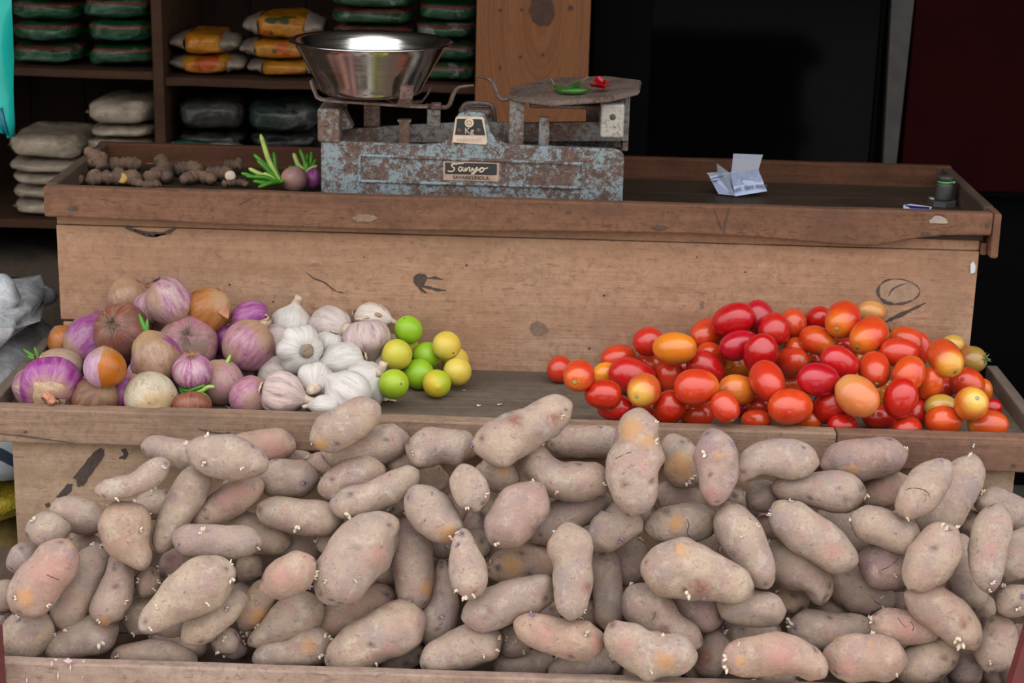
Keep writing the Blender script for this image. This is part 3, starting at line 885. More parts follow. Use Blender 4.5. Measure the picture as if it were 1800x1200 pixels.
# ---------------------------------------------------------------- produce
# measured produce: positions in metres (potatoes: spine points x, y, z, radius)
DATA = {}
DATA['pot'] = [
    [[[-0.6369, -0.5512, 0.6943, 0.0143], [-0.6034, -0.5492, 0.6976, 0.0182], [-0.5651, -0.5413, 0.7108, 0.021], [-0.5385, -0.5316, 0.7267, 0.0192], [-0.5223, -0.5292, 0.7307, 0.0163]], "kidney-bent potato lying alone against the lower board, under the dark bark scar"],
    [[[-0.6051, -0.3696, 0.7028, 0.0152], [-0.5651, -0.3725, 0.6978, 0.0223], [-0.5223, -0.3776, 0.6892, 0.0253], [-0.4958, -0.3793, 0.6862, 0.0202]], "slim potato under the tray lip, half behind a plump potato with a round nub"],
    [[[-0.5043, -0.4998, 0.7519, 0.0193], [-0.4696, -0.5059, 0.742, 0.0309], [-0.4293, -0.5085, 0.7376, 0.0357], [-0.3935, -0.5112, 0.7332, 0.0251], [-0.3739, -0.5126, 0.7311, 0.0173]], "plump potato with a round nub on its end, just below the onions"],
    [[[-0.4884, -0.4662, 0.7106, 0.0196], [-0.4978, -0.4828, 0.6829, 0.0293], [-0.5194, -0.5064, 0.6435, 0.0263], [-0.5359, -0.5275, 0.6084, 0.0204], [-0.5447, -0.5397, 0.588, 0.0155]], "long potato hanging straight down below the plump one with a nub"],
    [[[-0.5028, -0.4893, 0.6187, 0.0138], [-0.4767, -0.4819, 0.6312, 0.0216], [-0.4421, -0.4701, 0.6509, 0.0276], [-0.4118, -0.4593, 0.6689, 0.0247], [-0.3899, -0.4548, 0.6766, 0.0178]], "pointed potato with pink blotches slanting under the plump nubbed potato"],
    [[[-0.6128, -0.3822, 0.6109, 0.0204], [-0.5795, -0.3843, 0.6073, 0.0275], [-0.5547, -0.3759, 0.6215, 0.0204]], "shaded potato in the hollow under the kidney-bent potato"],
    [[[-0.7383, -0.4442, 0.6217, 0.014], [-0.7079, -0.4488, 0.614, 0.0279], [-0.6703, -0.4538, 0.6055, 0.0289], [-0.6439, -0.455, 0.6035, 0.0219]], "potato lying level against the lower board below the bark scar, end covered"],
    [[[-0.6153, -0.5292, 0.6666, 0.0251], [-0.6007, -0.5427, 0.6441, 0.0404], [-0.5868, -0.5576, 0.6194, 0.0384], [-0.5669, -0.571, 0.5973, 0.0259], [-0.5541, -0.5799, 0.5825, 0.021]], "broad brown potato narrowing to a rounded foot, left of the long hanging one"],
    [[[-0.7566, -0.5247, 0.609, 0.0234], [-0.7223, -0.5216, 0.6142, 0.0302], [-0.6849, -0.519, 0.6185, 0.0195]], "round scaly potato at the corner of the lower board by the yellow sack"],
    [[[-0.6778, -0.5657, 0.6184, 0.023], [-0.6919, -0.5835, 0.589, 0.0363], [-0.7188, -0.6043, 0.5545, 0.0381], [-0.7393, -0.6208, 0.5272, 0.0304], [-0.7482, -0.6284, 0.5146, 0.019]], "large reddish potato with an orange scrape at its lower end, near the bin's outer edge"],
    [[[-0.7944, -0.5067, 0.5409, 0.0197], [-0.7685, -0.4996, 0.5528, 0.0276], [-0.7401, -0.4904, 0.5682, 0.0217]], "pale grey potato behind the large reddish one, next to the yellow sack"],
    [[[-0.8275, -0.4999, 0.4722, 0.0199], [-0.8079, -0.4933, 0.4834, 0.0299], [-0.7933, -0.4797, 0.5064, 0.02]], "potato cut by the picture's edge beside the large reddish one"],
    [[[-0.7057, -0.4519, 0.5289, 0.0201], [-0.6854, -0.4397, 0.5496, 0.0221], [-0.6609, -0.4331, 0.5609, 0.0181]], "potato mostly hidden between the large reddish potato and the broad brown one"],
    [[[-0.6425, -0.4993, 0.5842, 0.0197], [-0.653, -0.5138, 0.5599, 0.0265], [-0.6719, -0.5348, 0.5247, 0.0332], [-0.6879, -0.5556, 0.4898, 0.0302], [-0.6933, -0.5698, 0.4659, 0.0194]], "long upright potato standing beside the large reddish one with bud tips below"],
    [[[-0.6104, -0.5268, 0.5878, 0.0146], [-0.6038, -0.5434, 0.56, 0.0214], [-0.611, -0.5641, 0.5255, 0.029], [-0.619, -0.58, 0.4988, 0.027], [-0.6204, -0.5895, 0.483, 0.0173]], "narrow potato with a dark slit near its top and one violet eye"],
    [[[-0.7212, -0.5578, 0.4973, 0.0195], [-0.7347, -0.5706, 0.4758, 0.0349], [-0.7562, -0.5845, 0.4525, 0.0368], [-0.7837, -0.5977, 0.4305, 0.029]], "purple-grey potato with budding shoulders behind the peeling paint on the front board"],
    [[[-0.7244, -0.5697, 0.4256, 0.0215], [-0.6867, -0.5627, 0.4374, 0.0274], [-0.6521, -0.5545, 0.4513, 0.0333], [-0.6214, -0.5499, 0.459, 0.0313], [-0.609, -0.549, 0.4604, 0.0235]], "potato with a large sprouting eye in a pale patch, behind the front board"],
    [[[-0.8247, -0.5297, 0.4493, 0.0197], [-0.8078, -0.5322, 0.4451, 0.0237], [-0.7895, -0.5356, 0.4394, 0.0158]], "small rounded potato end beside the maroon post in the bottom corner"],
    [[[-0.6233, -0.5546, 0.4114, 0.0137], [-0.5911, -0.5511, 0.4172, 0.0196], [-0.546, -0.5504, 0.4184, 0.0236], [-0.4842, -0.5551, 0.4105, 0.0157]], "flat potato lying low, only its back above the front board"],
    [[[-0.59, -0.5181, 0.5324, 0.0196], [-0.5687, -0.5199, 0.5293, 0.0255], [-0.5437, -0.5236, 0.523, 0.0196]], "small ball-like potato with budding eyes under the broad brown one's foot"],
    [[[-0.5602, -0.4512, 0.5062, 0.0242], [-0.5422, -0.4422, 0.5215, 0.0282], [-0.5181, -0.4309, 0.5408, 0.0222]], "violet potato with white buds and a brown scab, behind a bottle-shaped potato"],
    [[[-0.5482, -0.6576, 0.5195, 0.015], [-0.5138, -0.6448, 0.5405, 0.0282], [-0.4771, -0.63, 0.565, 0.0395], [-0.4441, -0.6182, 0.5843, 0.0415], [-0.4123, -0.6099, 0.598, 0.0321]], "big bottle-shaped potato with a flared neck pointing down"],
    [[[-0.5194, -0.5546, 0.624, 0.0192], [-0.4851, -0.5581, 0.6183, 0.0259], [-0.4409, -0.5583, 0.6179, 0.0278], [-0.4013, -0.5577, 0.619, 0.023], [-0.3777, -0.5588, 0.6171, 0.0153]], "level blue-grey potato with purple buds along its underside"],
    [[[-0.4554, -0.444, 0.607, 0.024], [-0.4144, -0.451, 0.5951, 0.0279], [-0.3767, -0.4588, 0.5819, 0.0259], [-0.3481, -0.462, 0.5766, 0.0179]], "potato slanting down behind the blue-grey potato with purple buds"],
    [[[-0.4334, -0.4383, 0.5422, 0.0221], [-0.4161, -0.4477, 0.5262, 0.0271], [-0.3962, -0.4538, 0.5157, 0.0201]], "dark potato end in the gap under the blue-grey potato"],
    [[[-0.5737, -0.4964, 0.4942, 0.0218], [-0.5844, -0.5119, 0.4679, 0.0327], [-0.592, -0.5285, 0.4398, 0.0257]], "shaded potato under the neck of the bottle-shaped one, two eyes facing out"],
    [[[-0.4965, -0.6134, 0.4738, 0.0191], [-0.471, -0.6032, 0.4908, 0.0259], [-0.4377, -0.5891, 0.5142, 0.024], [-0.4125, -0.5797, 0.5299, 0.0173], [-0.3983, -0.577, 0.5344, 0.0096]], "smooth tapering potato just under the bottle-shaped one, thick end low"],
    [[[-0.56, -0.5113, 0.4433, 0.0139], [-0.5354, -0.5094, 0.4465, 0.0199], [-0.5142, -0.503, 0.4574, 0.0159]], "small tan potato squeezed under the bottle-shaped one"],
    [[[-0.5709, -0.5055, 0.4277, 0.0139], [-0.5366, -0.5069, 0.4253, 0.0179], [-0.5064, -0.5113, 0.4177, 0.0139]], "dark potato deep in the gap below the bottle-shaped one's neck"],
    [[[-0.5307, -0.5243, 0.4182, 0.0139], [-0.5012, -0.5248, 0.4173, 0.0178], [-0.4748, -0.5229, 0.4205, 0.0139]], "potato back showing just under the smooth tapering one"],
    [[[-0.454, -0.5801, 0.444, 0.0213], [-0.4391, -0.5734, 0.4552, 0.0262], [-0.4192, -0.565, 0.4694, 0.0194]], "egg-shaped potato with a white bud, end towards the viewer, at the front board"],
    [[[-0.4423, -0.5362, 0.4103, 0.0217], [-0.4295, -0.528, 0.4243, 0.0217], [-0.4194, -0.5191, 0.4395, 0.0158]], "potato hidden behind the egg-shaped one at the front board"],
    [[[-0.4171, -0.5404, 0.4593, 0.0157], [-0.4017, -0.525, 0.4853, 0.0256], [-0.3854, -0.511, 0.509, 0.0237], [-0.372, -0.4981, 0.5307, 0.0178]], "peach-coloured potato with a cluster of cream shoots at its lower tip"],
    [[[-0.4518, -0.4458, 0.4821, 0.0141], [-0.4264, -0.4464, 0.4811, 0.0162], [-0.4105, -0.4477, 0.4788, 0.0121]], "sliver of potato between the bottle-shaped and the peach-coloured ones"],
    [[[-0.3703, -0.6272, 0.5696, 0.0207], [-0.3442, -0.6198, 0.5818, 0.0302], [-0.3151, -0.6094, 0.5989, 0.0302], [-0.2901, -0.6016, 0.6119, 0.0189]], "oval pinkish potato lying beside the largest potato of the heap"],
    [[[-0.4031, -0.5639, 0.448, 0.0117], [-0.3772, -0.5572, 0.4592, 0.0195], [-0.3472, -0.5463, 0.4776, 0.0322], [-0.3125, -0.5362, 0.4946, 0.0352], [-0.2864, -0.5295, 0.5059, 0.0255]], "drumstick-shaped potato, fat end up, above the cracked-end potato at the front board"],
    [[[-0.3944, -0.5763, 0.424, 0.0175], [-0.3621, -0.5709, 0.4331, 0.0234], [-0.3225, -0.5657, 0.4417, 0.0292], [-0.2889, -0.562, 0.448, 0.0302], [-0.2656, -0.5601, 0.4512, 0.0195]], "lumpy potato with a cracked sprouting end resting at the front board"],
    [[[-0.277, -0.5985, 0.4356, 0.0231], [-0.2351, -0.5881, 0.453, 0.0367], [-0.1834, -0.5725, 0.4792, 0.0426], [-0.1442, -0.5628, 0.4954, 0.0368], [-0.1226, -0.5587, 0.5022, 0.0233]], "very large smooth tan potato leaning over the middle of the front board"],
    [[[-0.3134, -0.5183, 0.4546, 0.0198], [-0.2794, -0.5127, 0.464, 0.0277], [-0.2307, -0.5005, 0.4847, 0.0317], [-0.1907, -0.4897, 0.5029, 0.0258], [-0.1761, -0.4862, 0.5088, 0.0159]], "potato with pink skin slanting between the largest one and the smooth tan one"],
    [[[-0.1702, -0.5355, 0.6563, 0.0269], [-0.1994, -0.5492, 0.6336, 0.0432], [-0.2368, -0.5703, 0.5986, 0.0478], [-0.2653, -0.5912, 0.5641, 0.0438], [-0.2836, -0.6032, 0.5442, 0.0304]], "largest potato of the heap, broad and pale, slanting across the middle"],
    [[[-0.3648, -0.435, 0.5283, 0.0202], [-0.3405, -0.4243, 0.5466, 0.0323], [-0.3054, -0.4158, 0.5609, 0.0263]], "grey potato behind the oval pinkish one"],
    [[[-0.306, -0.4661, 0.5741, 0.0238], [-0.2805, -0.4603, 0.5838, 0.0278], [-0.2508, -0.4547, 0.5933, 0.0199]], "stubby potato end poking out behind the largest one's upper edge"],
    [[[-0.2818, -0.392, 0.5796, 0.0183], [-0.2514, -0.3889, 0.5848, 0.0204], [-0.222, -0.3807, 0.5987, 0.0163]], "dark potato in the hollow above the largest one"],
    [[[-0.2201, -0.4555, 0.5285, 0.022], [-0.1942, -0.4524, 0.5337, 0.028], [-0.1746, -0.4417, 0.552, 0.0201]], "shaded potato in the notch under the largest one"],
    [[[-0.2389, -0.4401, 0.4914, 0.0141], [-0.2091, -0.4382, 0.4948, 0.0162], [-0.1819, -0.4392, 0.4929, 0.0141]], "thin strip of potato under the largest one's belly"],
    [[[-0.1656, -0.4626, 0.6276, 0.0237], [-0.1539, -0.481, 0.5968, 0.0315], [-0.1473, -0.504, 0.5581, 0.0334], [-0.1446, -0.5246, 0.5234, 0.0274], [-0.1444, -0.5385, 0.4999, 0.0156]], "upright potato with an orange scuff near its lower tip, beside the largest one"],
    [[[-0.1052, -0.4715, 0.5623, 0.0139], [-0.1019, -0.4887, 0.5332, 0.0178], [-0.1004, -0.5071, 0.5021, 0.0276], [-0.1107, -0.5256, 0.471, 0.0324], [-0.116, -0.5435, 0.4407, 0.0196]], "club-shaped potato, thin end up, right of the upright orange-scuffed one"],
    [[[-0.0665, -0.5729, 0.6592, 0.0114], [-0.0654, -0.5874, 0.6353, 0.0208], [-0.058, -0.6054, 0.6058, 0.0283], [-0.0535, -0.6197, 0.5823, 0.0264], [-0.0538, -0.6295, 0.5661, 0.0169]], "teardrop potato pointing up with white buds at its base"],
    [[[-0.1263, -0.4283, 0.5523, 0.0161], [-0.1061, -0.4227, 0.5618, 0.0202], [-0.0858, -0.416, 0.5731, 0.0182]], "shaded potato behind the teardrop one"],
    [[[-0.1583, -0.5132, 0.6928, 0.0212], [-0.1355, -0.5227, 0.6771, 0.0328], [-0.1098, -0.5338, 0.6587, 0.0346], [-0.0895, -0.545, 0.6402, 0.0269], [-0.0786, -0.5528, 0.6273, 0.0173]], "knobbly potato with orange bruised tip below the short egg-like potatoes"],
    [[[-0.1069, -0.3904, 0.6422, 0.0162], [-0.0897, -0.4006, 0.6249, 0.0222], [-0.0805, -0.4158, 0.5991, 0.0161]], "pinkish potato peeping from behind the one with an orange bruised tip"],
    [[[-0.1966, -0.3969, 0.609, 0.0142], [-0.1766, -0.3914, 0.6184, 0.0182], [-0.1614, -0.3858, 0.6279, 0.0142]], "dark potato under the banana-shaped one's middle"],
    [[[-0.0763, -0.3903, 0.6137, 0.0203], [-0.0519, -0.4028, 0.5922, 0.0283], [-0.0302, -0.4157, 0.5703, 0.0242]], "shaded grey potato behind the teardrop one's neighbour, above the gap"],
    [[[-0.0613, -0.4368, 0.5982, 0.016], [-0.0463, -0.4469, 0.581, 0.02], [-0.0414, -0.4597, 0.5594, 0.0159]], "narrow grey potato right beside the teardrop one"],
    [[[-0.0737, -0.5212, 0.7443, 0.0172], [-0.0649, -0.5348, 0.7218, 0.0277], [-0.0526, -0.5471, 0.7017, 0.0276], [-0.043, -0.5587, 0.6825, 0.0171]], "smooth egg-shaped potato standing below the kinked potato's end"],
    [[[-0.0544, -0.4638, 0.7148, 0.0176], [-0.0273, -0.467, 0.7095, 0.0274], [-0.0002, -0.4704, 0.704, 0.0264], [0.0169, -0.4728, 0.6998, 0.0176]], "short potato with an orange spot and a row of purple buds"],
    [[[-0.0443, -0.4376, 0.6263, 0.0199], [-0.0244, -0.4278, 0.6429, 0.024], [-0.0029, -0.4171, 0.6609, 0.018]], "cut-looking potato stub under the one with a row of purple buds"],
    [[[0.0514, -0.5249, 0.7175, 0.0249], [0.0323, -0.5392, 0.6939, 0.0382], [0.007, -0.5557, 0.6667, 0.0401], [-0.0115, -0.5674, 0.6474, 0.0324], [-0.0234, -0.5757, 0.6338, 0.0209]], "thick purple-tinged potato slanting below the one with a row of buds"],
    [[[-0.0597, -0.5047, 0.7714, 0.0211], [-0.0232, -0.5031, 0.7741, 0.0336], [0.016, -0.495, 0.7874, 0.0365], [0.0507, -0.4832, 0.8068, 0.0318], [0.0768, -0.4734, 0.823, 0.0251], [0.0945, -0.4678, 0.8322, 0.0155]], "big kinked potato lying over the tray lip between limes and tomatoes"],
    [[[0.06, -0.3821, 0.7288, 0.0181], [0.0938, -0.3785, 0.7349, 0.0261], [0.1399, -0.3778, 0.7361, 0.0271], [0.1803, -0.3766, 0.7381, 0.0241]], "level potato against the tray lip behind the tall knobbly potato"],
    [[[0.0176, -0.4659, 0.7442, 0.0137], [0.0394, -0.4727, 0.7329, 0.0273], [0.0713, -0.4843, 0.7136, 0.0321], [0.1116, -0.4874, 0.7084, 0.033], [0.1427, -0.4851, 0.7124, 0.0272], [0.1612, -0.4826, 0.7164, 0.0175]], "elbow-bent potato under the big kinked one"],
    [[[0.201, -0.4707, 0.8275, 0.0212], [0.1966, -0.4889, 0.7976, 0.0327], [0.1911, -0.51, 0.7629, 0.0403], [0.1926, -0.5331, 0.7249, 0.0382], [0.1913, -0.5492, 0.6984, 0.0305], [0.1877, -0.56, 0.6806, 0.0152]], "tall knobbly potato standing against the tray lip in front of the tomatoes"],
    [[[0.2549, -0.3924, 0.7585, 0.0179], [0.2624, -0.4032, 0.7405, 0.0279], [0.2764, -0.4186, 0.7146, 0.0357], [0.2902, -0.4297, 0.6959, 0.0258], [0.2978, -0.4351, 0.6868, 0.0139]], "orange-scuffed potato with buds, right beside the tall knobbly one"],
    [[[0.3087, -0.4862, 0.8022, 0.0192], [0.3184, -0.5033, 0.774, 0.0336], [0.322, -0.5218, 0.7435, 0.0315], [0.3186, -0.538, 0.7169, 0.0248], [0.3148, -0.5489, 0.699, 0.0152]], "mauve potato standing upright below the tomatoes with one white bud"],
    [[[0.3544, -0.5037, 0.722, 0.0135], [0.3761, -0.491, 0.743, 0.0251], [0.4027, -0.485, 0.753, 0.029], [0.4425, -0.4843, 0.7541, 0.03], [0.4691, -0.4858, 0.7517, 0.0232], [0.4825, -0.4872, 0.7493, 0.0135]], "arched potato lying against the tray lip right of the mauve one"],
    [[[0.2315, -0.3982, 0.6546, 0.0221], [0.2624, -0.3988, 0.6536, 0.0271], [0.2948, -0.403, 0.6465, 0.0221], [0.3177, -0.4057, 0.6419, 0.012]], "potato lying below the orange-scuffed one with buds"],
    [[[0.2131, -0.4975, 0.635, 0.0136], [0.2436, -0.4945, 0.6399, 0.0293], [0.2793, -0.4916, 0.6447, 0.0322], [0.3106, -0.4874, 0.6518, 0.0273], [0.3298, -0.4835, 0.6584, 0.0156]], "tan oval potato with a crack, under the tall knobbly one's foot"],
    [[[0.1705, -0.4811, 0.6782, 0.0176], [0.1759, -0.4963, 0.6528, 0.0312], [0.1585, -0.5081, 0.6331, 0.0311], [0.1411, -0.5185, 0.6158, 0.0233], [0.1349, -0.5241, 0.6064, 0.0136]], "cone-shaped potato pointing up under the tall knobbly one"],
    [[[0.0389, -0.4861, 0.605, 0.0216], [0.065, -0.4739, 0.6255, 0.0276], [0.1051, -0.4616, 0.6461, 0.0296], [0.1409, -0.4526, 0.6612, 0.0257], [0.1627, -0.4487, 0.6678, 0.0138]], "long potato with rotted shoots at its low end, under the elbow-bent one"],
    [[[0.0891, -0.566, 0.6707, 0.0228], [0.0977, -0.5826, 0.6434, 0.036], [0.1028, -0.6006, 0.6138, 0.034], [0.1011, -0.6208, 0.5806, 0.0291], [0.1009, -0.6342, 0.5585, 0.0244], [0.1003, -0.6434, 0.5435, 0.015]], "hourglass-waisted potato standing upright mid heap with a red-brown nick"],
    [[[0.1524, -0.4557, 0.5848, 0.0199], [0.159, -0.4734, 0.5549, 0.0248], [0.1635, -0.4963, 0.5161, 0.0247], [0.1623, -0.5124, 0.489, 0.0217], [0.1607, -0.5229, 0.4712, 0.0118]], "slender upright potato next to the hourglass-waisted one"],
    [[[0.2103, -0.4101, 0.5836, 0.0161], [0.2037, -0.4241, 0.5598, 0.0252], [0.1921, -0.4383, 0.5356, 0.0261], [0.1874, -0.4503, 0.5152, 0.016]], "peeling potato half behind the slender upright one"],
    [[[0.2041, -0.6002, 0.6145, 0.0283], [0.2386, -0.6007, 0.6138, 0.0424], [0.2819, -0.6023, 0.6112, 0.0434], [0.3251, -0.6074, 0.6028, 0.0358], [0.3596, -0.6131, 0.5934, 0.0263], [0.3776, -0.6149, 0.5905, 0.0169]], "huge potato tapering sideways with a brown-red stain near its thin end"],
    [[[0.2943, -0.4245, 0.5718, 0.0201], [0.3201, -0.4188, 0.5814, 0.0261], [0.3411, -0.4105, 0.5957, 0.0222]], "shaded potato behind the huge tapering one"],
    [[[0.3357, -0.5168, 0.6931, 0.0192], [0.3501, -0.534, 0.6645, 0.0326], [0.372, -0.5542, 0.6311, 0.0325], [0.3938, -0.5743, 0.5979, 0.0248], [0.4034, -0.5851, 0.58, 0.0152]], "long dusty potato slanting down, tip touching the huge tapering one"],
    [[[0.1881, -0.5571, 0.5622, 0.025], [0.2087, -0.5672, 0.5454, 0.0365], [0.2398, -0.5802, 0.5237, 0.0326], [0.2752, -0.5931, 0.5022, 0.0268], [0.3056, -0.6008, 0.4893, 0.0172]], "wide-shouldered potato with dark scars under the huge tapering one"],
    [[[0.1607, -0.6432, 0.5439, 0.0187], [0.1772, -0.6552, 0.5242, 0.0299], [0.2101, -0.6657, 0.5069, 0.0354], [0.2528, -0.6672, 0.5045, 0.0335], [0.2802, -0.6676, 0.5038, 0.0261], [0.2929, -0.6674, 0.5041, 0.0168]], "crescent potato with red blush and an orange patch at the front board"],
    [[[0.2614, -0.5376, 0.5376, 0.0175], [0.2906, -0.5436, 0.5276, 0.0252], [0.3201, -0.5513, 0.5147, 0.0262], [0.3403, -0.5545, 0.5092, 0.0174]], "violet-grey potato with one deep eye under the huge tapering one"],
    [[[0.3265, -0.5703, 0.5516, 0.0153], [0.3533, -0.5743, 0.545, 0.0268], [0.3928, -0.5763, 0.5415, 0.0287], [0.4235, -0.5767, 0.5409, 0.023], [0.4343, -0.5766, 0.5412, 0.0134]], "tan potato lying level under the thin end of the huge one"],
    [[[0.3395, -0.5292, 0.4862, 0.0176], [0.3326, -0.5419, 0.4647, 0.0234], [0.3238, -0.5556, 0.4416, 0.0263], [0.3309, -0.5705, 0.4164, 0.0214]], "upright potato with a dark red stain beside the crescent one"],
    [[[0.3496, -0.5146, 0.4491, 0.0118], [0.3783, -0.5069, 0.4621, 0.0217], [0.4146, -0.5023, 0.4701, 0.0218], [0.4408, -0.5028, 0.4691, 0.0119]], "potato back showing above the pink curved one at the front board"],
    [[[0.3292, -0.6762, 0.4897, 0.0167], [0.3553, -0.6691, 0.5015, 0.0279], [0.398, -0.664, 0.5098, 0.0317], [0.4406, -0.6664, 0.506, 0.0307], [0.4703, -0.6747, 0.4923, 0.0223], [0.4843, -0.6808, 0.4823, 0.013]], "curved pink potato with peeling shoots on its end at the front board"],
    [[[0.0142, -0.6123, 0.5252, 0.0133], [0.0381, -0.6167, 0.5178, 0.0246], [0.0863, -0.624, 0.5058, 0.0303], [0.1298, -0.6255, 0.5033, 0.0303], [0.1544, -0.6226, 0.5082, 0.0208]], "pear-like potato with pink patches, thin end up, near the front board"],
    [[[-0.0667, -0.6024, 0.5227, 0.021], [-0.0325, -0.597, 0.5318, 0.0324], [0.0106, -0.5873, 0.5479, 0.0306], [0.0498, -0.5821, 0.5564, 0.0287], [0.0778, -0.5842, 0.553, 0.0172]], "grey potato with a bent snout and three dark spots"],
    [[[-0.0334, -0.4858, 0.5481, 0.0198], [-0.001, -0.4802, 0.5575, 0.0297], [0.0352, -0.4773, 0.5623, 0.0327], [0.0671, -0.4791, 0.5593, 0.0277], [0.083, -0.4816, 0.5552, 0.0158]], "peach-tinged potato with a black eye beside the teardrop one"],
    [[[0.0402, -0.4909, 0.4734, 0.0159], [0.0648, -0.484, 0.4851, 0.0239], [0.0896, -0.4749, 0.5006, 0.0199]], "sprouting grey potato under the hourglass-waisted one"],
    [[[-0.0003, -0.5366, 0.4737, 0.0274], [0.0164, -0.5461, 0.4577, 0.0313], [0.0373, -0.5545, 0.4435, 0.0215]], "rounded potato with a nub and white buds behind the pear-like one"],
    [[[-0.0169, -0.5427, 0.4078, 0.0197], [0.0309, -0.5381, 0.4156, 0.0236], [0.0827, -0.5349, 0.421, 0.0157]], "low potato behind the front board under the nubbed rounded one"],
    [[[0.0698, -0.57, 0.4179, 0.0117], [0.1025, -0.5657, 0.4251, 0.0214], [0.147, -0.5614, 0.4324, 0.0244], [0.1737, -0.5582, 0.4377, 0.0214], [0.1861, -0.557, 0.4398, 0.0117]], "potato lying along the front board under the pear-like one, buds at its tip"],
    [[[-0.1282, -0.605, 0.4394, 0.0192], [-0.0929, -0.5957, 0.4549, 0.0289], [-0.0494, -0.5861, 0.471, 0.0347], [-0.0214, -0.5816, 0.4786, 0.0289], [-0.0032, -0.5787, 0.4834, 0.0174]], "bumpy potato with sprouting crown at the middle of the front board"],
    [[[-0.1988, -0.5412, 0.4031, 0.0158], [-0.1638, -0.5334, 0.4164, 0.0217], [-0.1258, -0.5255, 0.4298, 0.0178]], "shaded potato under the very large smooth tan one"],
    [[[0.1171, -0.4718, 0.4729, 0.02], [0.1384, -0.4704, 0.4753, 0.022], [0.1588, -0.4659, 0.4829, 0.016]], "dark potato behind the foot of the slender upright one"],
    [[[0.1368, -0.5125, 0.4229, 0.0178], [0.1621, -0.5095, 0.4279, 0.0218], [0.183, -0.5118, 0.424, 0.0178]], "dark potato in the gap by the crescent one's tip"],
    [[[0.1864, -0.5513, 0.4131, 0.0137], [0.2378, -0.5533, 0.4098, 0.0196], [0.2803, -0.5536, 0.4093, 0.0137]], "potato strip below the crescent one at the front board"],
    [[[0.2818, -0.5297, 0.416, 0.0158], [0.3066, -0.5333, 0.4099, 0.0177], [0.3223, -0.5331, 0.4104, 0.0138]], "dark potato between the crescent one and the red-stained upright one"],
    [[[0.3524, -0.466, 0.4585, 0.018], [0.3781, -0.4655, 0.4592, 0.022], [0.4084, -0.4651, 0.46, 0.018]], "brown potato deep in the gap under the level tan one"],
    [[[0.5011, -0.3954, 0.7105, 0.018], [0.5303, -0.3907, 0.7183, 0.032], [0.5716, -0.3872, 0.7242, 0.035], [0.613, -0.3837, 0.7301, 0.032], [0.6414, -0.3807, 0.7353, 0.018]], "plump violet-brown potato against the tray lip below the yellowish tomatoes"],
    [[[0.4127, -0.469, 0.7017, 0.0156], [0.4436, -0.4695, 0.7009, 0.0234], [0.4883, -0.4707, 0.699, 0.0312], [0.533, -0.4714, 0.6978, 0.0332], [0.5621, -0.4714, 0.6977, 0.0215]], "pear-shaped potato lying level under the arched one, fat end with dark eyes"],
    [[[0.5724, -0.3719, 0.6491, 0.0223], [0.6036, -0.3662, 0.659, 0.0274], [0.6363, -0.3594, 0.6704, 0.0264], [0.6551, -0.3538, 0.6799, 0.0142]], "potato with reddish sheen behind the cracked potato"],
    [[[0.68, -0.5044, 0.7669, 0.0134], [0.6578, -0.5161, 0.7476, 0.0268], [0.6307, -0.5326, 0.7203, 0.0315], [0.6154, -0.5443, 0.7011, 0.0238], [0.6092, -0.553, 0.6867, 0.0114]], "potato with a fine crack ringing its lower third, below the tray lip"],
    [[[0.7459, -0.3913, 0.7395, 0.016], [0.7332, -0.4068, 0.7133, 0.0298], [0.7094, -0.4261, 0.681, 0.0357], [0.6812, -0.4452, 0.6488, 0.0356], [0.6605, -0.4585, 0.6264, 0.0217]], "very long potato reaching up to the tray lip beside the ring-cracked one"],
    [[[0.7527, -0.3922, 0.6598, 0.0241], [0.7874, -0.3942, 0.6563, 0.0281], [0.8188, -0.4055, 0.6371, 0.0341], [0.8334, -0.4186, 0.615, 0.024]], "grey potato with a knob at the bin's far corner"],
    [[[0.7522, -0.5396, 0.7148, 0.0171], [0.7445, -0.5565, 0.6869, 0.0284], [0.7346, -0.5748, 0.6568, 0.0302], [0.7308, -0.5929, 0.627, 0.0273], [0.7322, -0.612, 0.5956, 0.015]], "long curved potato standing upright in front of the knobbed grey one"],
    [[[0.7384, -0.3685, 0.632, 0.0203], [0.7562, -0.3813, 0.6102, 0.0243], [0.7597, -0.3919, 0.5921, 0.0162]], "dark potato in the gap behind the long curved upright one"],
    [[[0.8253, -0.455, 0.641, 0.0197], [0.8093, -0.4752, 0.6071, 0.0275], [0.792, -0.4916, 0.5795, 0.0235], [0.7873, -0.4995, 0.5661, 0.0137]], "potato at the picture's edge slanting down beside the long curved upright one"],
    [[[0.4126, -0.5086, 0.6918, 0.0193], [0.4347, -0.5209, 0.6714, 0.0327], [0.4741, -0.5363, 0.6459, 0.0346], [0.5133, -0.5494, 0.6243, 0.0297], [0.5427, -0.5553, 0.6144, 0.0172]], "long straight potato slanting under the pear-shaped level one"],
    [[[0.503, -0.3868, 0.6306, 0.0182], [0.5328, -0.3965, 0.614, 0.0303], [0.5648, -0.4077, 0.5949, 0.0322], [0.5854, -0.4154, 0.5819, 0.0201]], "mottled potato half behind the long straight slanting one"],
    [[[0.5322, -0.5152, 0.6753, 0.0193], [0.5586, -0.5199, 0.6675, 0.0279], [0.598, -0.5271, 0.6557, 0.0298], [0.6241, -0.5326, 0.6465, 0.025], [0.6399, -0.536, 0.6409, 0.0134]], "smooth potato slanting under the ring-cracked one"],
    [[[0.6183, -0.39, 0.63, 0.0141], [0.6432, -0.3947, 0.6219, 0.0161], [0.6652, -0.3995, 0.6138, 0.0141]], "shaded potato under the tip of the ring-cracked one"],
    [[[0.5523, -0.4967, 0.6012, 0.0274], [0.5856, -0.5013, 0.5934, 0.039], [0.6166, -0.5063, 0.585, 0.0371], [0.6423, -0.5086, 0.5812, 0.0234]], "stout potato with violet eyes and a crease left of the pale oval one"],
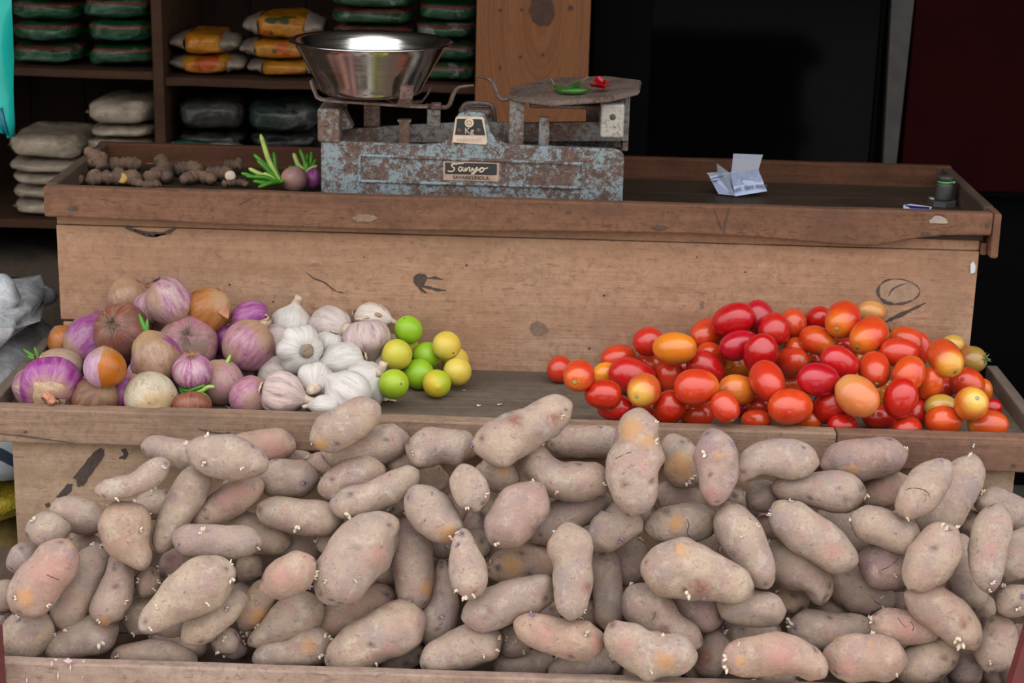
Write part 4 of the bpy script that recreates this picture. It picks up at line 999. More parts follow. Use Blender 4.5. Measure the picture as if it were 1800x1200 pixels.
    [[[0.687, -0.561, 0.6794, 0.0171], [0.6673, -0.5714, 0.6624, 0.0341], [0.6421, -0.5898, 0.632, 0.0377], [0.6225, -0.6036, 0.6093, 0.0263], [0.6123, -0.6115, 0.5964, 0.015]], "pale oval potato with a budding crown, right of the stout creased one"],
    [[[0.7254, -0.4493, 0.6251, 0.0158], [0.7205, -0.4668, 0.5956, 0.0266], [0.7302, -0.4874, 0.5609, 0.0275], [0.74, -0.5033, 0.5341, 0.0216], [0.7415, -0.5124, 0.5188, 0.0117]], "narrow potato hanging down behind the pale oval one"],
    [[[0.4116, -0.4823, 0.614, 0.0216], [0.4344, -0.4947, 0.5932, 0.0372], [0.4656, -0.5057, 0.5747, 0.0391], [0.4878, -0.5168, 0.5561, 0.0293], [0.4905, -0.53, 0.5341, 0.0175]], "big humped potato with a drooping snout beside the long dusty slanting one"],
    [[[0.5078, -0.4503, 0.5584, 0.0219], [0.5378, -0.459, 0.5436, 0.0338], [0.5739, -0.4695, 0.5258, 0.0368], [0.5991, -0.4783, 0.5108, 0.0278], [0.6071, -0.4866, 0.4967, 0.0158]], "potato with cracked budding tip below the long straight slanting one"],
    [[[0.6105, -0.5853, 0.581, 0.0171], [0.6412, -0.5916, 0.5705, 0.0303], [0.6753, -0.6027, 0.5522, 0.0341], [0.7006, -0.6148, 0.5323, 0.0293], [0.7156, -0.629, 0.5088, 0.017]], "long potato with two brown nicks below the pale oval one"],
    [[[0.6252, -0.4348, 0.511, 0.0181], [0.6358, -0.4418, 0.4992, 0.0221], [0.6509, -0.4503, 0.4846, 0.0161]], "purple potato end behind the one with two brown nicks"],
    [[[0.5607, -0.5783, 0.5297, 0.0134], [0.5861, -0.5818, 0.5239, 0.0268], [0.6254, -0.5843, 0.5197, 0.0258], [0.6559, -0.586, 0.5168, 0.0172], [0.6728, -0.5858, 0.5173, 0.0076]], "carrot-shaped pinkish potato with hairs along its underside"],
    [[[0.4464, -0.519, 0.4822, 0.0216], [0.4793, -0.5185, 0.4831, 0.0314], [0.5243, -0.5191, 0.482, 0.0294], [0.5648, -0.5167, 0.4862, 0.0236], [0.5848, -0.5133, 0.4918, 0.0137]], "potato with a white shoot on its blunt end, left of the carrot-shaped one"],
    [[[0.4851, -0.63, 0.4946, 0.0227], [0.5195, -0.6319, 0.4915, 0.0349], [0.567, -0.6312, 0.4928, 0.0358], [0.5998, -0.6329, 0.49, 0.0302], [0.6146, -0.6337, 0.4886, 0.0189]], "barrel-shaped pinkish potato at the front board under the carrot-shaped one"],
    [[[0.6092, -0.5963, 0.4409, 0.025], [0.6436, -0.5859, 0.4583, 0.0327], [0.6794, -0.5741, 0.478, 0.0327], [0.708, -0.5663, 0.4912, 0.0193]], "smooth potato with one deep violet eye leaning on the barrel-shaped one"],
    [[[0.7332, -0.5387, 0.4655, 0.0195], [0.7254, -0.5538, 0.4401, 0.0311], [0.7419, -0.5663, 0.419, 0.0252]], "mauve potato at the bottom behind the smooth one with a deep eye"],
    [[[0.7532, -0.5675, 0.5387, 0.0211], [0.7619, -0.5824, 0.5139, 0.0306], [0.752, -0.6004, 0.4839, 0.0305], [0.7444, -0.6129, 0.4631, 0.0171]], "dark grey potato with a pale eye low down, near the leaning maroon pole"],
    [[[0.7697, -0.4572, 0.5268, 0.0179], [0.7648, -0.4702, 0.5048, 0.0219], [0.7581, -0.4806, 0.487, 0.0159]], "small potato end with purple buds above the dark grey one"],
    [[[0.7592, -0.5781, 0.5908, 0.0209], [0.7762, -0.588, 0.5744, 0.0304], [0.7954, -0.598, 0.5579, 0.0246]], "round grey potato beside the foot of the long curved upright one"],
    [[[0.7968, -0.5418, 0.5129, 0.0194], [0.8106, -0.5541, 0.4922, 0.029], [0.8194, -0.5689, 0.4673, 0.0212]], "potato with a peeling rim partly behind the leaning maroon pole"],
    [[[0.8107, -0.5377, 0.4529, 0.0195], [0.8028, -0.5505, 0.4313, 0.0253], [0.7939, -0.561, 0.4136, 0.0195]], "potato low behind the leaning maroon pole"],
    [[[0.7595, -0.5303, 0.4147, 0.0157], [0.7842, -0.5309, 0.4136, 0.0197], [0.8044, -0.5247, 0.4243, 0.0138]], "shaded potato under the dark grey one by the leaning pole"],
    [[[0.6783, -0.5354, 0.4066, 0.0157], [0.6987, -0.5325, 0.4114, 0.0177], [0.7112, -0.5287, 0.4179, 0.0118]], "potato scrap under the smooth one with a deep eye"],
    [[[0.4266, -0.4665, 0.5118, 0.0199], [0.4661, -0.4684, 0.5086, 0.0239], [0.4864, -0.4732, 0.5004, 0.0159]], "yellowish potato under the snout of the big humped one"],
    [[[0.5047, -0.4504, 0.4815, 0.0161], [0.5301, -0.4495, 0.483, 0.0201], [0.5549, -0.4546, 0.4743, 0.014]], "tan potato in the gap under the one with a cracked budding tip"],
    [[[0.6187, -0.4978, 0.4426, 0.0179], [0.6487, -0.4948, 0.4477, 0.0218], [0.6738, -0.4894, 0.4569, 0.0159]], "dark potato in the gap under the carrot-shaped one"],
    [[[0.3988, -0.5439, 0.4003, 0.0137], [0.4324, -0.5404, 0.4061, 0.0177], [0.4659, -0.5428, 0.4021, 0.0137]], "potato strip under the curved pink one at the front board"],
    [[[0.383, -0.4314, 0.6926, 0.0238], [0.4036, -0.4418, 0.6752, 0.0297], [0.4219, -0.4536, 0.6554, 0.0217]], "grey potato in the shade under the arched one"],
    [[[0.3677, -0.3828, 0.6551, 0.0202], [0.3884, -0.393, 0.6377, 0.0242], [0.4042, -0.4008, 0.6244, 0.0181]], "dark potato between the mauve upright one and the grey shaded one"],
    [[[0.3424, -0.4773, 0.6777, 0.0156], [0.3547, -0.4707, 0.6888, 0.0196], [0.363, -0.4641, 0.6999, 0.0137]], "small potato tip beside the mauve one's foot"],
    [[[0.3919, -0.4321, 0.6196, 0.0179], [0.4174, -0.4343, 0.6159, 0.0239], [0.4396, -0.4418, 0.6033, 0.0179]], "brownish potato between the long dusty one and the long straight one"],
    [[[0.3969, -0.3702, 0.609, 0.0143], [0.4159, -0.371, 0.6077, 0.0163], [0.4326, -0.3723, 0.6054, 0.0122]], "dark scrap of potato above the brownish one by the long dusty one"],
    [[[0.0623, -0.3846, 0.633, 0.0162], [0.0878, -0.3816, 0.6381, 0.0203], [0.1133, -0.3785, 0.6433, 0.0162]], "dark potato under the elbow-bent one"],
    [[[0.1169, -0.4014, 0.5995, 0.0182], [0.13, -0.4093, 0.586, 0.0202], [0.1367, -0.4172, 0.5725, 0.0141]], "shaded potato between the hourglass-waisted one and the cone-shaped one"],
    [[[0.2127, -0.3866, 0.6003, 0.0183], [0.2266, -0.3798, 0.612, 0.0203], [0.2389, -0.3716, 0.6259, 0.0142]], "dark potato by the cracked tan oval one's tip"],
    [[[0.8098, -0.3918, 0.5882, 0.0162], [0.8204, -0.3972, 0.5789, 0.0182], [0.8272, -0.4051, 0.5655, 0.0141]], "dark potato in the gap right of the long curved upright one"],
    [[[0.6839, -0.4516, 0.5331, 0.014], [0.7024, -0.4503, 0.5353, 0.018], [0.7169, -0.4538, 0.5294, 0.014]], "shaded potato under the pale oval one"],
    [[[0.5619, -0.4114, 0.5401, 0.0142], [0.5749, -0.4139, 0.5358, 0.0162], [0.5886, -0.4164, 0.5316, 0.0121]], "dark scrap of potato left under the stout creased one"],
    [[[-0.3136, -0.4791, 0.7567, 0.0214], [-0.2873, -0.4728, 0.767, 0.0301], [-0.2483, -0.4604, 0.7876, 0.0321], [-0.2224, -0.4515, 0.8023, 0.0263], [-0.2065, -0.4464, 0.8108, 0.0156]], "sausage-shaped potato propped on the tray lip below the garlic"],
    [[[-0.3053, -0.4153, 0.7169, 0.0179], [-0.2715, -0.4147, 0.7178, 0.0299], [-0.2263, -0.4093, 0.727, 0.0329], [-0.1856, -0.4039, 0.736, 0.0279], [-0.1625, -0.4008, 0.7411, 0.016]], "mottled purple potato under the sausage-shaped one below the garlic"],
    [[[-0.1673, -0.4376, 0.7394, 0.0237], [-0.1375, -0.4382, 0.7384, 0.0315], [-0.0968, -0.4376, 0.7395, 0.0315], [-0.0695, -0.4395, 0.7363, 0.0276], [-0.0554, -0.4427, 0.7311, 0.0158]], "stumpy potato with a small snout below the limes"],
    [[[-0.4638, -0.3815, 0.7092, 0.0202], [-0.4237, -0.3808, 0.7103, 0.0262], [-0.3776, -0.3787, 0.7139, 0.0283], [-0.3485, -0.3798, 0.712, 0.0202]], "reddish brown potato behind the plump nubbed one, against the tray lip"],
    [[[-0.3805, -0.3443, 0.6752, 0.0143], [-0.3504, -0.3422, 0.6787, 0.0164], [-0.3245, -0.3434, 0.6767, 0.0143]], "dark potato back in the shade under the tray lip below the garlic"],
    [[[-0.4103, -0.4207, 0.6664, 0.022], [-0.3769, -0.4186, 0.6699, 0.032], [-0.3403, -0.417, 0.6725, 0.032], [-0.3069, -0.4155, 0.6752, 0.022]], "blunt oblong potato just right of the plump nubbed one"],
    [[[-0.3398, -0.3687, 0.6826, 0.0162], [-0.309, -0.3724, 0.6763, 0.0243], [-0.2736, -0.3759, 0.6703, 0.0162]], "pinkish potato behind the blunt oblong one"],
    [[[-0.3028, -0.4679, 0.6709, 0.0197], [-0.2709, -0.4612, 0.682, 0.0276], [-0.2312, -0.4521, 0.6972, 0.0296], [-0.197, -0.448, 0.7041, 0.0197]], "tan potato lying behind the banana-shaped one"],
    [[[-0.2807, -0.5091, 0.6669, 0.0175], [-0.2522, -0.5087, 0.6676, 0.0252], [-0.2084, -0.501, 0.6804, 0.0262], [-0.1693, -0.4902, 0.6984, 0.0233], [-0.1512, -0.4824, 0.7113, 0.0175], [-0.1429, -0.4789, 0.7171, 0.0117]], "banana-shaped potato with a white shoot under its thick end"],
    [[[-0.2021, -0.3983, 0.6977, 0.0161], [-0.1811, -0.3995, 0.6956, 0.0201], [-0.1554, -0.4043, 0.6874, 0.016]], "small round-ended potato peeking over the banana-shaped one's tip"],
    [[[-0.1615, -0.3869, 0.6721, 0.0182], [-0.1355, -0.388, 0.6701, 0.0242], [-0.1122, -0.3896, 0.6675, 0.0222], [-0.0973, -0.3882, 0.6697, 0.0141]], "brown potato under the stumpy one, beyond the banana-shaped one's tip"],
    [[[-0.4008, -0.4769, 0.644, 0.0157], [-0.3728, -0.4806, 0.6379, 0.0256], [-0.3271, -0.4845, 0.6314, 0.0285], [-0.2865, -0.4848, 0.6309, 0.0275], [-0.26, -0.4823, 0.635, 0.0157]], "pale smooth potato lying level under the blunt oblong one"],
    [[[-0.2792, -0.497, 0.4292, 0.016], [-0.2586, -0.4956, 0.4315, 0.018], [-0.2391, -0.4913, 0.4388, 0.012]], "dark scrap of potato above the very large smooth tan one's low end"],
    [[[-0.1864, -0.455, 0.4666, 0.0141], [-0.1724, -0.4537, 0.4689, 0.0161], [-0.1595, -0.4535, 0.4692, 0.0121]], "dark scrap of potato below the tip of the pink-skinned slanting one"],
    [[[-0.0375, -0.4088, 0.5478, 0.0162], [-0.0165, -0.4074, 0.5502, 0.0183], [0.0085, -0.4029, 0.5579, 0.0142]], "dark scrap of potato under the thick purple-tinged one"],
    [[[-0.718, -0.4073, 0.5528, 0.0142], [-0.7065, -0.4071, 0.5531, 0.0142], [-0.6954, -0.4085, 0.5506, 0.0102]], "tiny dark potato end between the round scaly one and the broad brown one"],
    [[[-0.814, -0.479, 0.4375, 0.0141], [-0.799, -0.4787, 0.4379, 0.0161], [-0.786, -0.479, 0.4373, 0.0121]], "dark scrap of potato under the large reddish one"],
]
DATA['tom'] = [
    [[0.0791, -0.0317, 0.7491], [0.305, 0.457, 0.835], 0.0227, 0.025, "r", False, "small red tomato lying apart at the pile's tip against the back panel"],
    [[0.1079, -0.2885, 0.8179], [-0.232, -0.969, -0.083], 0.0258, 0.0297, "o", True, "orange-red tomato with pale stem scar beside the small one at the pile's tip"],
    [[0.1853, -0.0196, 0.769], [0.924, 0.329, 0.192], 0.0238, 0.0334, "o", False, "elongated orange-red tomato behind the pile's tip"],
    [[0.1622, -0.0614, 0.7525], [0.887, 0.448, -0.106], 0.0204, 0.0243, "y", False, "orange tomato wedged behind the freckled red one near the pile's tip"],
    [[0.1494, -0.2921, 0.7887], [-0.981, 0.176, -0.083], 0.0249, 0.0321, "c", False, "glossy deep red tomato at the low front corner of the pile's tip"],
    [[0.208, -0.0968, 0.761], [0.944, 0.167, -0.284], 0.0318, 0.044, "r", False, "large red tomato with tiny black freckles near the pile's tip"],
    [[0.2417, 0.0044, 0.7515], [-0.974, 0.208, -0.092], 0.0219, 0.0288, "r", False, "shaded red tomato under the big orange-yellow one"],
    [[0.2362, -0.0347, 0.8062], [-0.9, 0.41, -0.15], 0.0269, 0.0282, "r", False, "round red tomato beside the big orange-yellow one, against the back panel"],
    [[0.2784, -0.1117, 0.818], [-0.895, 0.419, -0.153], 0.0289, 0.0404, "y", False, "big orange-yellow tomato lying on top of the pile's low end"],
    [[0.3444, -0.0011, 0.8135], [0.733, 0.54, 0.413], 0.0271, 0.0347, "r", False, "dark red tomato tucked under the topmost long red one"],
    [[0.3843, -0.0423, 0.8532], [-0.87, 0.24, -0.431], 0.0288, 0.0403, "c", False, "long deep red tomato, topmost of the pile's first peak"],
    [[0.4345, -0.001, 0.8493], [-0.202, 0.419, 0.885], 0.027, 0.0314, "c", False, "deep red tomato behind the topmost long red one"],
    [[0.3932, -0.0853, 0.8198], [0.899, 0.345, 0.271], 0.0264, 0.0364, "c", False, "crimson tomato just under the topmost long red one"],
    [[0.4569, -0.0573, 0.8429], [-0.031, 0.43, 0.902], 0.0287, 0.0298, "r", False, "round pinkish red tomato with one highlight at the first peak"],
    [[0.3516, -0.0443, 0.785], [0.765, 0.353, -0.539], 0.0225, 0.0316, "o", False, "orange-red tomato peeping out behind a slanting red one mid slope"],
    [[0.337, -0.092, 0.7761], [0.739, 0.147, -0.657], 0.0286, 0.0391, "r", False, "slanting red tomato right of the big orange-yellow one"],
    [[0.4263, -0.1304, 0.8179], [-0.128, 0.287, -0.949], 0.0302, 0.0375, "c", False, "dented crimson tomato with a broad white shine, mid pile"],
    [[0.402, 0.0041, 0.7512], [-0.799, 0.195, -0.57], 0.0218, 0.0292, "y", False, "orange tomato in the gap below the dented crimson one"],
    [[0.2741, -0.0726, 0.7532], [0.022, 0.1, -0.995], 0.0267, 0.0304, "r", False, "round red tomato below the big orange-yellow one"],
    [[0.2156, -0.2969, 0.7993], [-0.406, -0.91, -0.084], 0.0278, 0.0311, "yp", True, "orange tomato with a yellow patch round its stem scar at the front"],
    [[0.3023, -0.2995, 0.8088], [0.94, 0.342, 0.013], 0.0297, 0.0384, "o", False, "broad orange-red tomato with a pointed end at the pile's front slope"],
    [[0.3782, -0.2371, 0.7858], [0.926, 0.342, -0.158], 0.0263, 0.0354, "yo", False, "orange tomato with a matt upper side below the gap, mid front"],
    [[0.4233, -0.2642, 0.8111], [0.301, -0.858, -0.417], 0.029, 0.0401, "r", True, "large pinkish red tomato with a dark stem pit at its low end"],
    [[0.17, -0.2739, 0.7603], [-0.883, 0.409, -0.23], 0.0221, 0.0309, "r", False, "dull red tomato against the tray lip left of the tall knobbly potato"],
    [[0.2114, -0.2581, 0.7442], [-0.889, -0.459, -0.004], 0.0192, 0.0269, "o", True, "red tomato with a yellow tip directly behind the tall knobbly potato"],
    [[0.2605, -0.281, 0.7656], [-0.4, 0.323, -0.858], 0.027, 0.0313, "c", False, "bright red tomato with two highlights at the lip, below the broad pointed one"],
    [[0.3098, -0.2577, 0.7462], [-0.962, 0.252, -0.105], 0.0222, 0.0298, "o", False, "orange-red tomato sitting low at the lip beside the bright red one with two highlights"],
    [[0.3482, -0.3261, 0.7836], [0.452, -0.609, -0.651], 0.0236, 0.0271, "r", True, "upright red tomato at the lip with a greenish scar at its foot"],
    [[0.4081, -0.269, 0.7431], [-0.879, 0.449, -0.161], 0.0191, 0.0267, "o", False, "flat-lying orange-red tomato at the lip under the large pinkish one"],
    [[0.458, -0.3115, 0.7832], [0.818, 0.557, -0.141], 0.0296, 0.0415, "o", False, "big egg-shaped orange-red tomato with a long shine at the lip"],
    [[0.4184, -0.2218, 0.7526], [-0.977, 0.195, -0.088], 0.0173, 0.0227, "o", False, "shaded tomato above the flat-lying one at the lip"],
    [[0.3401, -0.1851, 0.7419], [0.881, 0.461, -0.11], 0.0176, 0.0214, "c", False, "shaded dark tomato between the broad pointed one and the upright one"],
    [[0.3957, -0.1956, 0.742], [-0.981, 0.173, -0.082], 0.0175, 0.0207, "c", False, "very dark tomato in the gap right of the upright one"],
    [[0.3094, 0.005, 0.7447], [-0.979, 0.187, -0.086], 0.0208, 0.0242, "c", False, "dark tomato in the hollow under the big orange-yellow one"],
    [[0.4957, -0.0145, 0.8423], [-0.032, 0.566, 0.824], 0.0258, 0.027, "r", False, "round red tomato behind the pinkish one with one highlight"],
    [[0.5439, 0.0048, 0.8467], [-0.728, 0.371, -0.576], 0.0216, 0.0246, "c", False, "short crimson tomato in the dip between the two peaks"],
    [[0.5722, -0.0791, 0.8694], [-0.38, -0.904, -0.194], 0.0316, 0.04, "o", True, "orange-red tomato with a stem scar on top of the second peak"],
    [[0.6382, 0.007, 0.8628], [0.923, 0.307, -0.233], 0.0195, 0.0272, "pg", False, "pale orange-yellow tomato at the very top of the second peak"],
    [[0.6122, -0.1213, 0.8539], [-0.595, -0.743, -0.307], 0.0302, 0.0423, "o", True, "large orange-red tomato with a scar at one end, just below the palest top one"],
    [[0.5331, -0.0677, 0.8273], [0.784, -0.61, -0.115], 0.0255, 0.0357, "o", True, "orange-red tomato below the short crimson one, scar at its end"],
    [[0.5959, -0.0075, 0.7985], [0.975, 0.218, -0.035], 0.0195, 0.0262, "c", False, "dark red tomato in the hollow under the second peak"],
    [[0.505, -0.0437, 0.7992], [0.705, 0.254, -0.662], 0.0225, 0.0302, "o", False, "matt orange-red tomato behind a ribbed red one, mid pile"],
    [[0.4863, -0.091, 0.7931], [0.424, -0.808, 0.409], 0.0264, 0.037, "r", True, "ribbed red tomato with its stem scar facing sideways, beside the dented crimson one"],
    [[0.5405, 0.0063, 0.7689], [0.832, 0.537, -0.135], 0.0196, 0.0227, "r", False, "shaded red tomato under the one with a scar at its end, mid pile"],
    [[0.5503, -0.2093, 0.8307], [0.831, 0.303, -0.467], 0.0264, 0.037, "r", False, "long red tomato slanting down below the second peak"],
    [[0.5059, -0.277, 0.8208], [0.853, 0.483, -0.196], 0.0279, 0.039, "c", False, "large crimson tomato lying level mid pile"],
    [[0.4951, -0.0639, 0.7435], [-0.976, 0.2, -0.09], 0.0193, 0.0215, "o", False, "shaded orange-red tomato between the large crimson and the large pinkish ones"],
    [[0.6129, -0.1937, 0.8147], [-0.001, -0.899, -0.438], 0.0276, 0.0359, "r", True, "bright red upright tomato with a small scar at its foot, below the second peak"],
    [[0.6616, -0.1557, 0.835], [-0.979, 0.181, 0.095], 0.0258, 0.0361, "r", False, "large red tomato lying level on the far slope"],
    [[0.6952, -0.0339, 0.8233], [-0.901, 0.388, 0.194], 0.0236, 0.0307, "o", False, "orange-red tomato behind the large level red one on the far slope"],
    [[0.7275, 0.0005, 0.798], [0.189, 0.031, -0.982], 0.0228, 0.0319, "r", False, "dull red tomato at the back of the far slope, standing on end"],
    [[0.7299, -0.2, 0.8405], [0.258, -0.91, -0.323], 0.0285, 0.0399, "ry", True, "red tomato with a yellow bottom and torn brown scar near the panel's end"],
    [[0.7901, 0.0087, 0.805], [0.952, 0.299, -0.06], 0.0174, 0.0221, "g", False, "greenish yellow tomato mostly hidden behind the one with a torn scar"],
    [[0.8232, -0.0091, 0.7824], [0.721, -0.628, 0.292], 0.0249, 0.027, "gr", True, "greenish red tomato still wearing its green calyx, at the tray's end"],
    [[0.7923, -0.117, 0.771], [0.868, 0.303, -0.392], 0.0273, 0.0334, "o", False, "orange-red tomato under the one with a green calyx"],
    [[0.7572, -0.2964, 0.7935], [0.067, -0.815, 0.576], 0.0277, 0.0319, "yp", True, "golden-topped orange tomato with a round pale scar facing out"],
    [[0.8272, -0.0836, 0.7465], [0.172, 0.208, -0.963], 0.0191, 0.0245, "y", False, "orange tomato wedged against the tray's end board"],
    [[0.8274, -0.1544, 0.7407], [-0.856, 0.488, -0.172], 0.0166, 0.0195, "c", False, "red tomato in the shade behind the golden-topped one"],
    [[0.7937, -0.2712, 0.7491], [-0.988, 0.136, -0.071], 0.0251, 0.0343, "ro", False, "orange-red tomato with a yellow edge in the tray's front corner"],
    [[0.6646, -0.2292, 0.8204], [0.449, 0.528, 0.721], 0.0273, 0.0317, "o", False, "smooth orange tomato above a crimson upright one on the far slope"],
    [[0.7068, -0.2013, 0.7956], [-0.287, 0.183, -0.94], 0.0225, 0.0314, "o", False, "long dusky orange-red tomato standing beside the smooth orange one"],
    [[0.6382, -0.2993, 0.7996], [-0.224, 0.016, -0.975], 0.0277, 0.0352, "c", False, "crimson upright tomato with one shine, in front of the smooth orange one"],
    [[0.7642, -0.068, 0.7458], [0.723, 0.631, 0.282], 0.0192, 0.0269, "r", False, "dull pinkish tomato in the shade left of the golden-topped one"],
    [[0.7213, -0.233, 0.766], [0.976, 0.212, 0.057], 0.0203, 0.0276, "g", False, "pale yellow-green tomato behind an orange one at the lip"],
    [[0.719, -0.2766, 0.7556], [0.978, 0.205, -0.031], 0.025, 0.0323, "o", False, "rounded orange tomato at the lip in front of the yellow-green one"],
    [[0.6859, -0.2117, 0.7474], [0.401, 0.71, 0.579], 0.0225, 0.0252, "r", False, "shaded red tomato behind the crimson upright one"],
    [[0.6563, -0.2926, 0.7462], [0.864, 0.489, -0.119], 0.0199, 0.0279, "c", False, "deep red tomato low at the lip under the crimson upright one"],
    [[0.6182, -0.2403, 0.7459], [0.924, 0.303, -0.232], 0.0213, 0.0298, "r", False, "dusky red tomato at the lip under the pale orange egg-shaped one"],
    [[0.5487, -0.2926, 0.7477], [0.861, 0.493, -0.121], 0.0199, 0.0279, "c", False, "long bright red tomato low at the lip where the lip board is joined"],
    [[0.5648, -0.3105, 0.8049], [-0.697, 0.471, 0.541], 0.0325, 0.0401, "p", False, "big pale orange egg-shaped tomato at the front, mid pile"],
    [[0.6024, -0.0264, 0.7422], [0.917, 0.389, 0.083], 0.0173, 0.0242, "y", False, "orange tomato just behind the big pale orange one"],
    [[0.5291, -0.2666, 0.7712], [-0.689, 0.204, -0.696], 0.0271, 0.0341, "c", False, "crimson tomato left of the big pale orange one"],
    [[0.6404, -0.1293, 0.7462], [0.02, 0.201, -0.979], 0.0189, 0.0241, "y", False, "orange tomato between the pale orange egg-shaped and crimson upright ones"],
    [[0.6659, -0.0564, 0.7389], [0.976, 0.216, -0.034], 0.015, 0.0172, "g", False, "yellow scrap of a tomato under the bright red upright one"],
    [[0.4967, -0.2609, 0.7441], [-0.93, 0.344, -0.131], 0.0202, 0.0248, "o", False, "orange tomato at the lip under the big egg-shaped orange-red one"],
    [[0.6233, 0.0087, 0.7707], [0.892, 0.44, -0.104], 0.0174, 0.0201, "y", False, "dark orange tomato deep in the gap below the second peak"],
]
DATA['lim'] = [
    [[-0.1935, -0.0324, 0.8136], [-0.256, -0.304, 0.918], 0.0255, 0.0263, "g", True, "bright green lime on top of the pile, against the panel"],
    [[-0.2077, -0.1062, 0.7898], [-0.004, 0.412, -0.911], 0.027, 0.0278, "yg", False, "yellow-green lime resting on the garlic below the top green one"],
    [[-0.198, -0.0091, 0.7723], [-0.13, 0.633, 0.763], 0.0227, 0.0234, "yg", False, "yellowish green lime half hidden beneath the top green one"],
    [[-0.1588, -0.0391, 0.7687], [0.316, 0.933, -0.17], 0.0256, 0.0263, "g", False, "deep green lime in the middle, behind the others"],
    [[-0.123, -0.0643, 0.7966], [0.504, -0.815, -0.284], 0.0253, 0.0261, "y", True, "yellow lime with a brown spot, upper end of the pile"],
    [[-0.1701, -0.0943, 0.7515], [-0.907, 0.336, 0.252], 0.0272, 0.028, "g", False, "green lime in the middle of the front row"],
    [[-0.2053, -0.2047, 0.7671], [0.528, -0.797, 0.293], 0.0263, 0.0271, "g2", True, "green lime with a dark stem scar next to the white garlic"],
    [[-0.1351, -0.1389, 0.749], [0.18, -0.983, 0.048], 0.0248, 0.0256, "yg2", True, "half yellow half green lime with its nipple facing out"],
    [[-0.1018, -0.0905, 0.7567], [0.365, 0.877, -0.314], 0.0252, 0.0259, "y", False, "yellow lime lying alone at the free end of the pile"],
    [[-0.1102, -0.0033, 0.7495], [-0.229, 0.782, 0.579], 0.0248, 0.0256, "y", False, "yellow lime hidden behind the one at the free end"],
]
